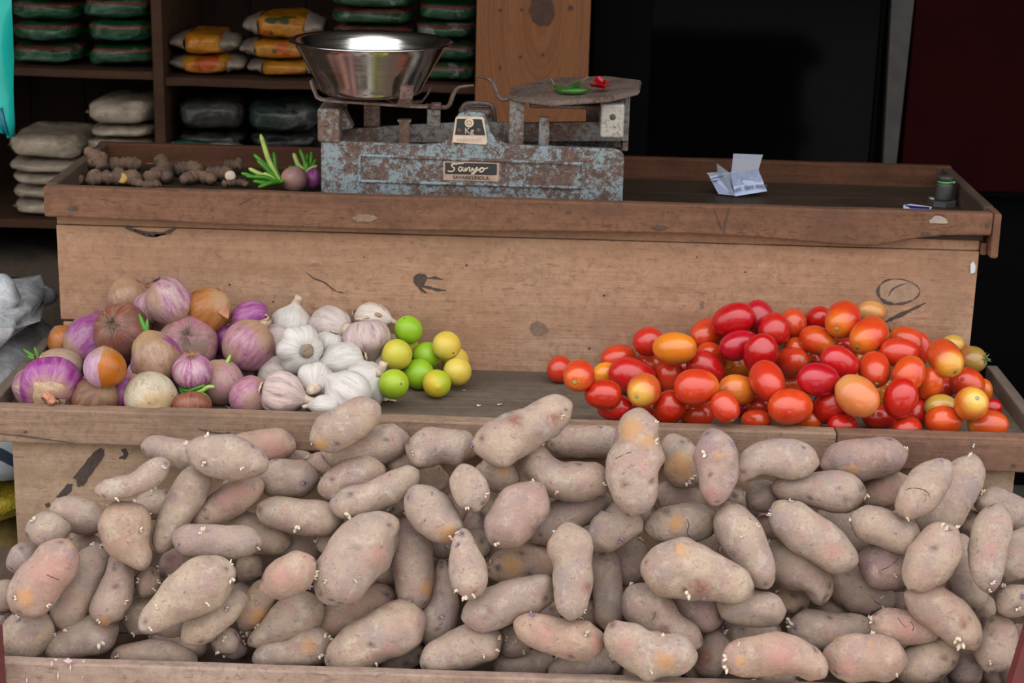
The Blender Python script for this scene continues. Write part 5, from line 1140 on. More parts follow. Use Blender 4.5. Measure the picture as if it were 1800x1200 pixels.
DATA['oni'] = [
    [[-0.7753, -0.2679, 0.7667], [0.116, -0.982, -0.151], 0.0536, 0.0386, "purple", "neck", "largest glossy purple onion at the tray corner, dry neck facing out"],
    [[-0.8215, -0.2521, 0.7581], [-0.982, -0.187, 0.026], 0.0317, 0.0228, "streak", "", "purple onion with cream streaks squeezed in the tray's corner"],
    [[-0.8045, -0.0967, 0.7505], [-0.972, -0.138, 0.19], 0.0291, 0.0381, "tan", "neck,sprout", "tan onion with green sprouts above the largest purple one"],
    [[-0.7667, -0.0319, 0.7745], [-0.718, -0.441, -0.539], 0.0482, 0.0486, "purpletan", "neck", "purple onion with greyish dry skin on one side, neck pointing down"],
    [[-0.8245, 0.0019, 0.7615], [-0.525, 0.237, 0.817], 0.0303, 0.0303, "orange", "", "orange-skinned onion with a purple patch at the end of the heap"],
    [[-0.7623, 0.0096, 0.8001], [-0.203, 0.278, 0.939], 0.0204, 0.018, "purple", "", "small purple onion behind the russet one with roots"],
    [[-0.6967, -0.0807, 0.807], [0.15, 0.838, -0.525], 0.0504, 0.0575, "russet", "roots", "large russet onion with a bushy root tuft facing out"],
    [[-0.7022, -0.0046, 0.8488], [-0.525, 0.237, 0.817], 0.0376, 0.0373, "tanpatch", "", "tan onion with a purple patch, topmost at the heap's first peak"],
    [[-0.6566, -0.0449, 0.8433], [0.059, 0.116, 0.992], 0.0288, 0.0288, "pale", "neck", "pale lilac onion with its orange neck pointing up, near the top"],
    [[-0.6119, -0.0811, 0.8672], [0.525, -0.237, -0.817], 0.041, 0.0427, "pale", "neck,roots", "papery pale onion at the very top of the heap, neck down"],
    [[-0.5864, 0.0022, 0.8344], [0.144, 0.285, 0.948], 0.0236, 0.0309, "red", "", "reddish orange onion behind the golden papery one"],
    [[-0.5455, -0.0669, 0.8496], [0.804, -0.176, 0.568], 0.0409, 0.0405, "gold", "peel", "golden brown papery onion with a black patch near the top"],
    [[-0.4733, -0.0584, 0.8368], [-0.929, -0.117, -0.351], 0.0304, 0.035, "purple", "neck", "smooth glossy lilac onion, highest beside the garlic"],
    [[-0.5239, -0.0464, 0.7948], [-0.03, 0.286, 0.958], 0.0366, 0.0297, "purple", "", "deep purple onion under the smooth lilac one"],
    [[-0.4685, -0.1109, 0.7989], [0.549, 0.246, 0.799], 0.0464, 0.0454, "pink", "neck,roots", "pinkish onion with dry neck up and roots down, beside the garlic"],
    [[-0.6579, 0.0003, 0.7844], [0.851, 0.161, 0.5], 0.0335, 0.035, "pale", "", "pale violet onion in the middle behind the wrinkled one"],
    [[-0.5753, -0.1079, 0.7999], [-0.13, 0.785, -0.606], 0.0515, 0.0371, "dirty", "roots", "big dirty pinkish onion with a scruffy root plate, mid heap"],
    [[-0.6129, -0.2013, 0.7982], [-0.37, 0.261, 0.892], 0.0431, 0.0464, "tanpatch", "sprout", "tall wrinkled tan onion streaked with violet, a green sprout behind it"],
    [[-0.5444, -0.234, 0.7882], [0.018, 0.266, -0.964], 0.0346, 0.0292, "stripe", "roots,shoot", "white and pink striped onion with reddish roots on top"],
    [[-0.6773, -0.2975, 0.8111], [-0.025, 0.028, 0.999], 0.0357, 0.0337, "half", "roots", "two-tone onion, half lilac and half shiny orange skin"],
    [[-0.698, -0.2845, 0.7515], [0.649, -0.124, 0.751], 0.0392, 0.0392, "black", "", "blackened brown onion at the lip beside the largest purple one"],
    [[-0.6554, -0.2534, 0.7526], [0.474, 0.258, 0.842], 0.0332, 0.0343, "purple", "", "smooth violet onion at the lip left of the white one"],
    [[-0.6061, -0.2805, 0.7561], [0.48, -0.823, -0.305], 0.0439, 0.0427, "white", "neck", "creamy white onion with a tan neck at the lip"],
    [[-0.5362, -0.288, 0.7447], [0.032, -0.596, -0.802], 0.0341, 0.0246, "redbrown", "", "dark red-brown onion lying low at the lip under green shoots"],
    [[-0.4997, -0.2006, 0.7586], [-0.515, 0.067, 0.855], 0.0378, 0.0399, "tanpink", "sprout2", "pinkish tan onion with cut green sprouts, right of the striped one"],
    [[-0.4801, -0.1009, 0.746], [0.979, 0.07, 0.19], 0.0238, 0.0294, "black", "", "brown dirty onion in the dip beneath the pinkish one with dry neck"],
    [[-0.4434, -0.2534, 0.7522], [0.747, 0.2, 0.635], 0.036, 0.0361, "pink", "roots", "pink onion at the lip next to the first garlic"],
    [[-0.5281, -0.0286, 0.7465], [0.999, 0.021, 0.025], 0.02, 0.025, "purple", "", "violet onion shaded beneath the deep purple one"],
    [[-0.6579, -0.1502, 0.754], [-0.03, 0.286, 0.958], 0.0173, 0.0234, "pale", "sprout", "small whitish onion with a sprout, between two-tone and wrinkled ones"],
    [[-0.7426, -0.1763, 0.74], [0.999, 0.021, 0.025], 0.0143, 0.0163, "tan", "", "small brown onion in the gap under the two-tone one"],
    [[-0.5944, -0.1947, 0.7445], [0.999, 0.021, 0.025], 0.018, 0.018, "purple", "", "dark violet onion in the gap above the white one"],
    [[-0.6423, -0.1281, 0.7381], [0.999, 0.021, 0.025], 0.0126, 0.0165, "tan", "", "tan scrap of onion just above the white one"],
]
DATA['gar'] = [
    [[-0.4072, -0.0028, 0.8091], [0.144, 0.285, 0.948], 0.04, 0.0319, "w", 0, "white garlic bulb with stem up at the heap's back, nearest the onions"],
    [[-0.3353, -0.0257, 0.8148], [0.766, -0.638, 0.075], 0.0363, 0.0417, "m", 0, "flattened garlic bulb with a thick stem lying across it, top middle"],
    [[-0.2643, 0.0028, 0.8259], [0.934, -0.355, -0.036], 0.0262, 0.0354, "f", 0, "flaky garlic bulb with a torn skin and a bare brown clove, topmost"],
    [[-0.267, -0.0634, 0.8066], [0.203, -0.278, -0.939], 0.0428, 0.0357, "v", 0, "mauve garlic bulb with its withered stem hanging down"],
    [[-0.4254, -0.0511, 0.779], [0.851, 0.161, 0.5], 0.0416, 0.0394, "m", 0, "greyish mauve garlic bulb between the onions and the large white one"],
    [[-0.3748, -0.1304, 0.8014], [-0.506, 0.844, -0.177], 0.0419, 0.0315, "w", 0, "large white garlic bulb with its brown root disc facing out"],
    [[-0.33, -0.0715, 0.7945], [-0.314, -0.276, -0.909], 0.0266, 0.0249, "w", 0, "small white garlic bulb in the middle of the heap"],
    [[-0.3012, -0.1126, 0.7774], [-0.942, -0.316, -0.11], 0.033, 0.0405, "w", 0, "smooth white garlic bulb with a tan peel curling off one side"],
    [[-0.2458, -0.061, 0.7514], [-0.03, 0.286, 0.958], 0.0207, 0.0247, "b", 0, "beige garlic bulb next to the yellow-green lime"],
    [[-0.4176, -0.1142, 0.749], [0.949, -0.078, -0.305], 0.0323, 0.0387, "m", 0, "garlic bulb with a brown stem end above the stout striped one"],
    [[-0.3869, -0.2772, 0.7689], [0.973, -0.054, -0.224], 0.0373, 0.0373, "v", 0, "stout mauve-striped garlic bulb with a long stem pointing sideways, at the lip"],
    [[-0.3344, -0.2388, 0.7802], [0.026, -0.973, -0.231], 0.0327, 0.0235, "w", 0, "white garlic bulb with its cut stem facing the viewer"],
    [[-0.2776, -0.2565, 0.7635], [-0.785, 0.167, 0.597], 0.0402, 0.0409, "w", 0, "plain white garlic bulb at the front behind the sausage-shaped potato"],
    [[-0.2556, -0.178, 0.7569], [0.58, -0.463, 0.67], 0.0404, 0.04, "w", 0, "white garlic bulb with a slanting stem, beside the scarred green lime"],
    [[-0.311, -0.2908, 0.7538], [-0.999, -0.021, -0.025], 0.0193, 0.0261, "w", 0, "smooth garlic bulb lying lowest at the lip by the sausage-shaped potato"],
    [[-0.3538, -0.255, 0.7414], [0.999, 0.021, 0.025], 0.0158, 0.0158, "m", 0, "shaded garlic bulb in the gap at the lip"],
    [[-0.2278, 0.0129, 0.7799], [0.999, 0.021, 0.025], 0.0121, 0.0141, "b", 0, "beige garlic end behind the yellow-green lime on the garlic"],
    [[-0.4525, 0.0141, 0.7834], [0.999, 0.021, 0.025], 0.0111, 0.0111, "b", 0, "tiny garlic clove beside the pinkish onion's dry neck"],
]
def eye_mesh(pts4, seed, bumps=(), patches=(), buds=(), cracks=()):
    """a potato: swept along its spine, blunt ends, bumps and sunken eyes (attribute eye). Returns mesh, centre, eye frames"""
    rs = random.Random(seed)
    c = Vector((0, 0, 0))
    for p in pts4: c += Vector(p[:3])
    c /= len(pts4)
    N, K = 28, 30
    S = crom([Vector(p[:3]) - c for p in pts4], 40)
    Rr = [q.x for q in crom([(p[3], 0, 0) for p in pts4], 40)]
    cum = [0.0]
    for a, b in zip(S[:-1], S[1:]): cum.append(cum[-1] + (b - a).length)
    L = cum[-1]
    r0, r1 = pts4[0][3], pts4[-1][3]
    # tips sit a little beyond the spine's ends
    d0, d1 = (S[0] - S[1]).normalized(), (S[-1] - S[-2]).normalized()
    pts, rad = [], []
    for k in range(K + 1):
        u = 0.5 - 0.5 * math.cos(math.pi * k / K)
        s = u * L
        i = max(j for j in range(40) if cum[j] <= s + 1e-9)
        i = min(i, 38)
        t = (s - cum[i]) / max(cum[i + 1] - cum[i], 1e-9)
        p = S[i].lerp(S[i + 1], t)
        r = Rr[i] * (1 - t) + Rr[i + 1] * t
        ra = max(r0 * 1.35, 0.30 * L if r0 > 0.012 else r0); rb = max(r1 * 1.35, 0.0)
        ra = min(ra, 0.45 * L); rb = min(max(rb, r1 * 1.35), 0.45 * L)
        f = 1.0
        if s < r0 * 1.4: f = min(f, math.sqrt(max(0.0, 1 - (1 - s / (r0 * 1.4)) ** 2)))
        if L - s < r1 * 1.4: f = min(f, math.sqrt(max(0.0, 1 - (1 - (L - s) / (r1 * 1.4)) ** 2)))
        pts.append(p)
        rad.append(max(r * f, 0.0006))
    bm = bmesh.new()
    fl = rs.uniform(0.92, 1.04)
    rings = sweep(bm, pts, rad, N, flat=fl, up=-CF)
    rmean = sum(p[3] for p in pts4) / len(pts4)
    off = Vector((rs.uniform(0, 50), rs.uniform(0, 50), rs.uniform(0, 50)))
    for k, ring in enumerate(rings):
        for v in ring:
            d = v.co - pts[k]
            n = noise.noise(v.co * 24 + off) * 0.13 + noise.noise(v.co * 62 + off) * 0.05 + noise.noise(v.co * 140 + off) * 0.014
            v.co += d * n
    for (u0, v0, Rp, du, dv, dn) in bumps:
        for v in bm.verts:
            w_ = v.co + c - CLOC
            dz = w_.dot(CF)
            if (v.co).dot(CF) > rmean * .6: continue
            pu, pv = 900 + FPX * w_.dot(CR) / dz, 600 - FPX * w_.dot(CU) / dz
            g = math.exp(-2 * ((pu - u0) ** 2 + (pv - v0) ** 2) / Rp ** 2)
            if g > .01: v.co += (CR * du - CU * dv - CF * dn) * (g * dz / FPX)
    def pix(co):
        w_ = co + c - CLOC
        dz = w_.dot(CF)
        return 900 + FPX * w_.dot(CR) / dz, 600 - FPX * w_.dot(CU) / dz
    pat = {}
    for (u0, v0, Rp, kd) in patches:
        for v in bm.verts:
            if v.co.dot(CF) > rmean * .35: continue
            pu, pv = pix(v.co)
            dd = math.hypot(pu - u0, pv - v0) / Rp
            g = max(0.0, min(1.0, 1.5 - dd - .5 * noise.noise(v.co * 90)))
            if g > pat.get(v, (0, ''))[0]: pat[v] = (g, kd)
    frames = []
    ey = {}
    for q in range(rs.randint(4, 8)):
        k = rs.choice([rs.randint(2, 6), rs.randint(K - 6, K - 2), rs.randint(4, K - 4)])
        v = rings[k][rs.randrange(N)]
        ce = v.co.copy()
        nr = (v.co - pts[k]).normalized()
        R0 = rs.uniform(0.0032, 0.0058)
        for kk in range(max(0, k - 3), min(K, k + 3) + 1):
            for vv in rings[kk]:
                dd = (vv.co - ce).length
                if dd < R0 * 1.8:
                    g = math.exp(-(dd / R0) ** 2)
                    ey[vv] = max(ey.get(vv, 0), g)
                    vv.co -= nr * (0.0022 * g)
        frames.append((ce - nr * 0.0015, nr))
    for v in bm.verts: pass
    bm.verts.index_update()
    vals = [ey.get(v, 0.0) for v in bm.verts]
    bmesh.ops.recalc_face_normals(bm, faces=bm.faces)
    tree = BVHTree.FromBMesh(bm)
    hits = []
    for (u0, v0, *k) in buds:
        p, n_, _i, _d = tree.ray_cast(CLOC - c, ray(u0, v0))
        if p is None: p, n_, _i, _d = tree.find_nearest(CLOC - c + ray(u0, v0) * ((c - CLOC).dot(CF)))
        hits.append((p, n_, k[0] if k else ''))
    lines = []
    for L in cracks:
        q = []
        for (u0, v0) in L:
            p, n_, _i, _d = tree.ray_cast(CLOC - c, ray(u0, v0))
            if p is not None: q.append(p + n_ * .0001)
        if len(q) > 2: lines.append(q)
    pv_ = [pat.get(v, (0.0, '')) for v in bm.verts]
    return bm, c, frames, vals, pv_, hits, lines


BUMPS = [   # nubs and kinks: key words of the label, (pixel u, v, reach, push right, push down, push out)
    ('plump potato with a round nub', (455, 813, 26, 4, 3, 16)),
    ('tall knobbly', (1160, 806, 24, 9, 0, 5)), ('tall knobbly', (1152, 742, 20, 6, -2, 4)), ('tall knobbly', (1078, 772, 26, 7, 0, -4)), ('tall knobbly', (1084, 835, 24, -5, 0, 4)), ('tall knobbly', (1120, 800, 20, 0, 0, -8)),
    ('big kinked', (882, 800, 30, 4, 14, 2)), ('big kinked', (900, 748, 26, 0, -7, 4)), ('big kinked', (945, 778, 26, -2, -8, -2)),
    ('huge potato tapering', (1200, 960, 26, 0, -11, 2)), ('stumpy potato', (736, 806, 24, -2, 8, 16)), ('stumpy potato', (776, 815, 26, 0, -9, -4)),
    ('largest potato', (694, 955, 34, -12, -4, 0)), ('bent snout', (960, 1030, 30, 4, -12, 8)), ('crescent potato', (1140, 1182, 20, 0, 12, 6)), ('crescent potato', (1160, 1112, 34, 0, 8, 0)),
    ('rounded potato with a nub', (916, 1098, 20, 6, -4, 14)), ('knob at the bin', (1722, 880, 26, -4, 0, 14)), ('narrowing to a rounded foot', (250, 990, 26, 2, 4, 12)), ('narrowing to a rounded foot', (262, 955, 22, -8, 0, 0)),
    ('bottle-shaped', (262, 1098, 26, -6, 8, 6)), ('bottle-shaped', (312, 1088, 34, 4, -7, 0)), ('drooping snout', (1437, 1045, 30, 2, 6, 12)), ('drooping snout', (1400, 1040, 26, 0, -8, -4)),
    ('fat end with dark eyes', (1400, 895, 30, 0, -6, 0)), ('very large smooth tan', (600, 1110, 26, 4, -8, 2)), ('hourglass', (1046, 985, 30, -7, 0, 0)), ('hourglass', (970, 985, 26, 4, 0, 0)),
    ('cone-shaped', (1120, 925, 26, 8, 4, 0)), ('lumpy potato with a cracked', (560, 1118, 24, 0, -5, 8)), ('lumpy potato with a cracked', (500, 1128, 22, 0, 6, -8)), ('club-shaped', (735, 1110, 22, -5, 0, 0)),
    ('bumpy potato with sprouting', (800, 1130, 20, 0, -5, 6)), ('bumpy potato with sprouting', (860, 1145, 24, 4, 4, 10)), ('stout potato with violet', (1530, 1010, 24, 0, 0, 8)), ('elbow-bent', (985, 812, 40, 0, 7, 0)),
    ('arched potato', (1330, 845, 34, 0, -8, 0)), ('kidney-bent', (228, 832, 24, 2, 5, 0)), ('wide-shouldered', (1195, 1080, 28, -4, 4, 0)), ('two brown nicks', (1700, 1125, 24, 2, 0, 8)),
    ('knobbly potato with orange', (735, 862, 20, -3, -5, 8)), ('knobbly potato with orange', (800, 925, 20, 6, 0, 6)), ('orange-scuffed', (1190, 790, 20, 5, -4, 0)), ('orange-scuffed', (1228, 850, 14, 5, 3, 4)),
]
from mathutils.bvhtree import BVHTree
PCOL = {'o': (0.47, 0.235, 0.085), 'r': (0.20, 0.065, 0.045), 'd': (0.055, 0.035, 0.032), 'k': (0.40, 0.185, 0.16), 'w': (0.47, 0.37, 0.32)}
PAMT = {'o': .8, 'r': .8, 'd': .85, 'k': .6, 'w': .6}
TINTS = [(('dark',), (.95, .93, .94)), (('mauve', 'violet', 'purple-tinged', 'violet-grey', 'violet-brown'), (.93, .87, .93)), (('reddish', 'pinkish', 'pink'), (1.02, .925, .90)), (('peach-coloured', 'peach-tinged', 'yellowish'), (1.05, .98, .89)),
         (('grey', 'blue-grey'), (.92, .92, .95)), (('pale', 'smooth'), (1.05, 1.04, 1.02)), (('brown', 'brownish'), (.96, .91, .86))]
PATCHES = [('orange scrape', (45, 1050, 16, 'o')), ('large reddish', (85, 1010, 34, 'k')), ('orange scuff near', (752, 1036, 13, 'o')), ('orange bruised', (786, 936, 15, 'o')), ('orange-scuffed potato with buds', (1196, 818, 24, 'o')),
    ('big kinked', (975, 735, 11, 'r')), ('big kinked', (905, 738, 12, 'r')), ('tall knobbly', (1132, 822, 12, 'k')), ('tall knobbly', (1100, 852, 8, 'd')), ('tall knobbly', (1108, 755, 18, 'o')), ('tall knobbly', (1140, 775, 12, 'o')),
    ('huge potato', (1232, 1032, 15, 'r')), ('huge potato', (1196, 966, 12, 'o')), ('crescent potato', (1098, 1136, 17, 'k')), ('crescent potato', (1168, 1160, 17, 'o')), ('hourglass-waisted potato', (1032, 1033, 7, 'r')),
    ('wide-shouldered', (1167, 1106, 8, 'r')), ('wide-shouldered', (1150, 1081, 7, 'r')), ('two brown nicks b', (1700, 1088, 5, 'r')), ('two brown nicks b', (1692, 1098, 6, 'r')), ('dark red stain', (1238, 1155, 16, 'r')),
    ('orange spot', (884, 828, 10, 'o')), ('largest potato of', (665, 975, 15, 'k')), ('largest potato of', (622, 962, 5, 'd')), ('very large smooth tan potato', (686, 1140, 11, 'k')), ('curved pink', (1372, 1150, 28, 'k')), ('curved pink', (1300, 1160, 9, 'o')),
    ('pear-like', (958, 1118, 16, 'k')), ('pear-like', (1048, 1130, 13, 'k')), ('lumpy potato', (543, 1136, 13, 'o')), ('three dark spots', (858, 1072, 5, 'r')), ('three dark spots', (866, 1075, 4, 'r')), ('three dark spots', (854, 1088, 4, 'r')),
    ('large sprouting eye', (172, 1128, 18, 'w')), ('dark slit', (202, 992, 4, 'd')), ('dark slit', (202, 999, 4, 'd')), ('narrow potato with a dark slit', (183, 1094, 9, 'o')), ('carrot-shaped', (1592, 1104, 16, 'k')), ('barrel-shaped', (1492, 1172, 14, 'k')), ('barrel-shaped', (1530, 1132, 6, 'o')),
    ('sausage-shaped potato', (562, 782, 12, 'o')), ('brown scab', (301, 982, 8, 'r')), ('fat end with dark eyes', (1516, 858, 5, 'd')), ('fat end with dark eyes', (1487, 878, 6, 'd')), ('fat end with dark eyes', (1438, 848, 6, 'k')), ('one deep violet eye', (1661, 1156, 6, 'd')),
    ('black eye', (875, 998, 6, 'd')), ('black eye', (900, 992, 16, 'o')), ('pink blotches', (400, 875, 16, 'k')), ('pink blotches', (420, 862, 12, 'k')), ('pinkish potato lying', (495, 1015, 16, 'k')), ('long straight', (1465, 968, 16, 'k')), ('tan oval', (1190, 920, 14, 'o')), ('tan oval', (1172, 900, 7, 'd')),
    ('reddish sheen', (1555, 862, 14, 'k')), ('plump violet-brown', (1495, 828, 12, 'o')), ('mauve potato standing', (1262, 800, 9, 'o')), ('mauve potato standing', (1252, 868, 14, 'k')), ('long curved potato', (1742, 965, 14, 'k')), ('reddish brown potato', (480, 785, 22, 'k')), ('peach-coloured', (455, 1085, 16, 'o'))]
BUDS = [(k, b) for k, L in (('kidney-bent potato', ((203, 875), (266, 867), (285, 821))), ('plump potato', ((363, 767, 'b'), (329, 779), (425, 822))), ('pointed potato', ((392, 846), (398, 846))), ('level blue-grey', ((315, 957, 'p'), (355, 935, 'b'), (380, 977, 'p'), (452, 963))),
    ('big bottle', ((406, 990), (262, 1104), (362, 1060), (275, 1067))), ('large reddish', ((27, 1050), (84, 1063))), ('long upright potato standing', ((113, 1106), (122, 1102), (95, 1056))), ('dark slit', ((173, 1090), (221, 1058))), ('purple-grey', ((33, 1091, 'p'), (74, 1076, 'p'), (95, 1115))),
    ('large sprouting eye', ((176, 1131, 'b'),)), ('ball-like', ((243, 1020), (277, 1022), (268, 1035))), ('violet potato with white', ((277, 1005), (298, 1012), (273, 997))), ('egg-shaped potato with', ((382, 1145), (394, 1123))), ('peach-coloured', ((429, 1117, 'b'), (437, 1119), (452, 1100, 'b'), (443, 1050))),
    ('lumpy potato', ((570, 1118), (579, 1122), (563, 1152), (588, 1128, 'p'))), ('largest potato of', ((577, 1060, 'p'), (623, 1020), (573, 1022))), ('very large', ((660, 1166),)), ('orange scuff near', ((701, 1053), (703, 1058))), ('knobbly potato with orange', ((760, 868, 'p'), (790, 943), (747, 915, 'p'))),
    ('teardrop potato', ((817, 1048, 'b'), (830, 1045), (802, 1036))), ('smooth egg-shaped', ((854, 870), (821, 891))), ('row of purple buds', ((880, 860, 'p'), (891, 861, 'p'), (899, 859, 'p'), (905, 856, 'p'))), ('banana-shaped potato with', ((608, 904, 'b'), (586, 873, 'p'))), ('pale smooth potato lying', ((522, 928, 'b'),)), ('big kinked', ((988, 733),)),
    ('elbow-bent potato', ((978, 865), (1060, 850))), ('tall knobbly potato', ((1152, 742), (1153, 777))), ('orange-scuffed potato with buds', ((1220, 838), (1214, 842), (1208, 848))), ('mauve potato standing', ((1237, 797, 'b'), (1287, 780, 'p'))), ('huge potato', ((1208, 1042, 'b'), (1238, 1050, 'p'))), ('crescent potato', ((1166, 1118), (1143, 1180))),
    ('long dusty', ((1331, 924), (1305, 942))), ('curved pink', ((1275, 1155, 'b'), (1275, 1172, 'b'), (1298, 1133))), ('along the front board', ((1072, 1157, 'b'), (1084, 1155), (1087, 1160))), ('bumpy potato', ((867, 1111, 'p'), (876, 1121), (850, 1152), (872, 1143))), ('rounded potato with a nub', ((890, 1122), (904, 1127), (919, 1145))), ('sprouting grey', ((962, 1085, 'p'), (943, 1078))),
    ('white shoot on its blunt', ((1387, 1093, 'b'), (1390, 1099, 'b'))), ('pale oval potato', ((1682, 928), (1656, 925), (1661, 930))), ('stout potato', ((1527, 990, 'p'), (1572, 1010), (1524, 1007, 'p'))), ('cracked budding tip below', ((1551, 1067), (1554, 1071), (1549, 1049))), ('carrot-shaped', ((1531, 1085), (1531, 1091))), ('two brown nicks b', ((1683, 1124, 'b'), (1689, 1132, 'b'))),
    ('purple buds above', ((1728, 1094, 'p'), (1735, 1092), (1722, 1096, 'p'))), ('barrel-shaped', ((1575, 1185),)), ('ringing its lower', ((1594, 910), (1657, 810, 'p'))), ('very long potato', ((1705, 794),)), ('long straight potato', ((1346, 898, 'p'), (1349, 903))), ('dark grey potato with a pale eye', ((1740, 1163),)), ('two eyes facing', ((233, 1112), (222, 1085)))) for b in L]
CRACKS = [('ringing its lower', [(1592, 861), (1600, 858), (1612, 858), (1624, 861), (1632, 867), (1634, 873)]), ('tan oval', [(1207, 912), (1211, 922), (1208, 934), (1212, 944)]), ('stout potato', [(1550, 1001), (1560, 997), (1572, 988), (1580, 980)]), ('cracked budding tip below', [(1532, 1048), (1540, 1058), (1548, 1062)]),
    ('carrot-shaped', [(1578, 1085), (1584, 1094), (1592, 1102)]), ('carrot-shaped', [(1600, 1092), (1606, 1100), (1604, 1108)]), ('lumpy potato', [(565, 1155), (574, 1150), (582, 1143), (585, 1136)]), ('tall knobbly', [(1082, 806), (1092, 801), (1103, 796), (1110, 795)]), ('wide-shouldered', [(1152, 1075), (1150, 1083), (1146, 1090)]), ('large reddish', [(82, 1010), (92, 1014), (104, 1019)])]
sprout_meshes = []
for q in range(5):
    bm = bmesh.new()
    rs = random.Random(q)
    for j in range(2 + q % 3):
        a = rs.uniform(0, 6.28)
        d = Vector((math.cos(a) * 0.5, math.sin(a) * 0.5, 1)).normalized()
        p0 = Vector((math.cos(a), math.sin(a), 0)) * rs.uniform(0.0003, 0.0016)
        h = rs.uniform(0.0025, 0.0055)
        sweep(bm, [p0 - d * .001, p0 + d * h * .5, p0 + d * h], [0.0014, 0.0012, 0.0005], 6)
    me = bpy.data.meshes.new('sprout'); bm.to_mesh(me); bm.free()
    me.polygons.foreach_set('use_smooth', [True] * len(me.polygons))
    me.materials.append(M['sprout_purple'] if q == 3 else M['sprout'])
    sprout_meshes.append(me)

for idx, (pts4, lab) in enumerate(DATA['pot']):
    bm, c, frames, vals, pv_, hits, lines = eye_mesh(pts4, 100 + idx, *[[b for k, b in T_ if k in lab] for T_ in (BUMPS, PATCHES, BUDS, CRACKS)])
    me = bpy.data.meshes.new('potato')
    bm.to_mesh(me); bm.free()
    at_ = me.attributes.new('eye', 'FLOAT', 'POINT')
    at_.data.foreach_set('value', vals)
    me.polygons.foreach_set('use_smooth', [True] * len(me.polygons))
    pa_ = me.attributes.new('patch', 'FLOAT_COLOR', 'POINT')
    pa_.data.foreach_set('color', [x for g, kd in pv_ for x in (*PCOL.get(kd, (0, 0, 0)), g * PAMT.get(kd, 0))])
    me.materials.append(M['potato'])
    o = bpy.data.objects.new('potato', me)
    COL.objects.link(o)
    o.location = c
    tag(o, lab, 'potato', 'potatoes heaped in the bin')
    o.color = (1, 1, 1, 1)
    for words_, col_ in TINTS:
        if any(w_ in lab.split()[:5] for w_ in words_):
            o.color = (*col_, 1)
            break
    for q in lines:
        bm = bmesh.new(); sweep(bm, crom(q, 16), .0006, 5)
        mobj('crack', bm, M['bark'], o, local=True)
    rs = random.Random(idx)
    for p_, n_, k_ in hits:
        s = bpy.data.objects.new('sprout', sprout_meshes[3] if k_ == 'p' else rs.choice([sprout_meshes[i] for i in (0, 1, 2, 4)]))
        COL.objects.link(s)
        s.parent = o
        s.location = p_ - n_ * .0006
        s.rotation_euler = Vector(n_).to_track_quat('Z', 'Y').to_euler()
        k = rs.uniform(1.1, 1.6) * (1.7 if k_ == 'b' else 1)
        s.scale = (k, k, k)
    for ce, nr in frames:
        if nr.dot(-CF) > 0.0 and rs.random() < (0.12 if hits else 0.35):
            s = bpy.data.objects.new('sprout', rs.choice(sprout_meshes))
            COL.objects.link(s)
            s.parent = o
            s.location = ce
            s.rotation_euler = Vector(nr).to_track_quat('Z', 'Y').to_euler()
            k = rs.uniform(0.9, 1.7)
            s.scale = (k, k, k)


def orient(o, ax, spin=0.0):
    q = Vector(ax).to_track_quat('Z', 'Y')
    o.rotation_mode = 'QUATERNION'
    o.rotation_quaternion = q @ Vector((0, 0, 1)).rotation_difference(Vector((0, 0, 1))) if not spin else q @ __import__('mathutils').Quaternion((0, 0, 1), spin)


for idx, (loc, ax, re, la, col, stem, lab) in enumerate(DATA['tom']):
    rs = random.Random(700 + idx)
    bm = bmesh.new()
    prof = []
    K = 22
    sq = rs.uniform(2.0, 2.35)
    for k in range(K + 1):
        th = math.pi * k / K
        z = la * math.cos(th)
        r = re * max(0.0, 1 - abs(math.cos(th)) ** sq) ** (1 / 2.05)
        z -= 0.0016 * math.exp(-(th / 0.22) ** 2)
        r *= 1 + rs.uniform(-.0, .0)
        r *= 1 - 0.05 * math.cos(th) * rs.choice((1, 1))
        prof.append((r, z))
    rib = rs.randint(3, 5); ra = rs.uniform(0.0, 0.018); ph = rs.uniform(0, 6)
    lathe(bm, prof, 36, lobes=lambda a, z: 1 + ra * math.cos(rib * a + ph))
    off = Vector((rs.uniform(0, 50), 0, 0))
    for v in bm.verts: v.co += v.co.normalized() * noise.noise(v.co * 28 + off) * re * 0.05
    o = mobj('tomato', bm, TM[col], loc=loc, local=True)
    tag(o, lab, 'tomato', 'plum tomatoes piled in the tray')
    orient(o, ax, rs.uniform(0, 6))
    if 'dented' in lab:
        qi = o.rotation_quaternion.inverted()
        dc = qi @ (ray(1341, 604) * ((Vector(loc) - CLOC).dot(CF) - re * .9) + CLOC - Vector(loc))
        for v in o.data.vertices:
            g = math.exp(-((v.co - dc).length / (re * .36)) ** 2)
            v.co += (qi @ CF) * (re * .16 * g)
    if stem:
        bm = bmesh.new()
        zt = la - 0.0016
        lathe(bm, [(0.0042, zt - 0.0012), (0.0036, zt + 0.0006), (0.002, zt + 0.0012), (0.0, zt + 0.0006)], 10)
        s = mobj('stem_scar', bm, M['scar_rim'] if ('dark' in lab or 'torn' in lab or 'scar at one end' in lab) else M['scar'], o, local=True)
    if 'calyx' in lab and 'wearing' in lab:
        for k in range(5):
            a = 2 * math.pi * k / 5
            bm = bmesh.new()
            d = Vector((math.cos(a), math.sin(a), 0))
            sweep(bm, [d * .001 + Vector((0, 0, la)), d * .006 + Vector((0, 0, la + .001)), d * .012 + Vector((0, 0, la + .003 + .002 * (k % 2)))], [.0016, .0018, .0005], 6, flat=.4)
            mobj('sepal', bm, M['calyx'], o, local=True)
        bm = bmesh.new(); sweep(bm, [(0, 0, la - .001), (.001, 0, la + .005), (.003, .001, la + .009)], [.0018, .0015, .0016], 7)
        mobj('stalk', bm, M['calyx'], o, local=True)

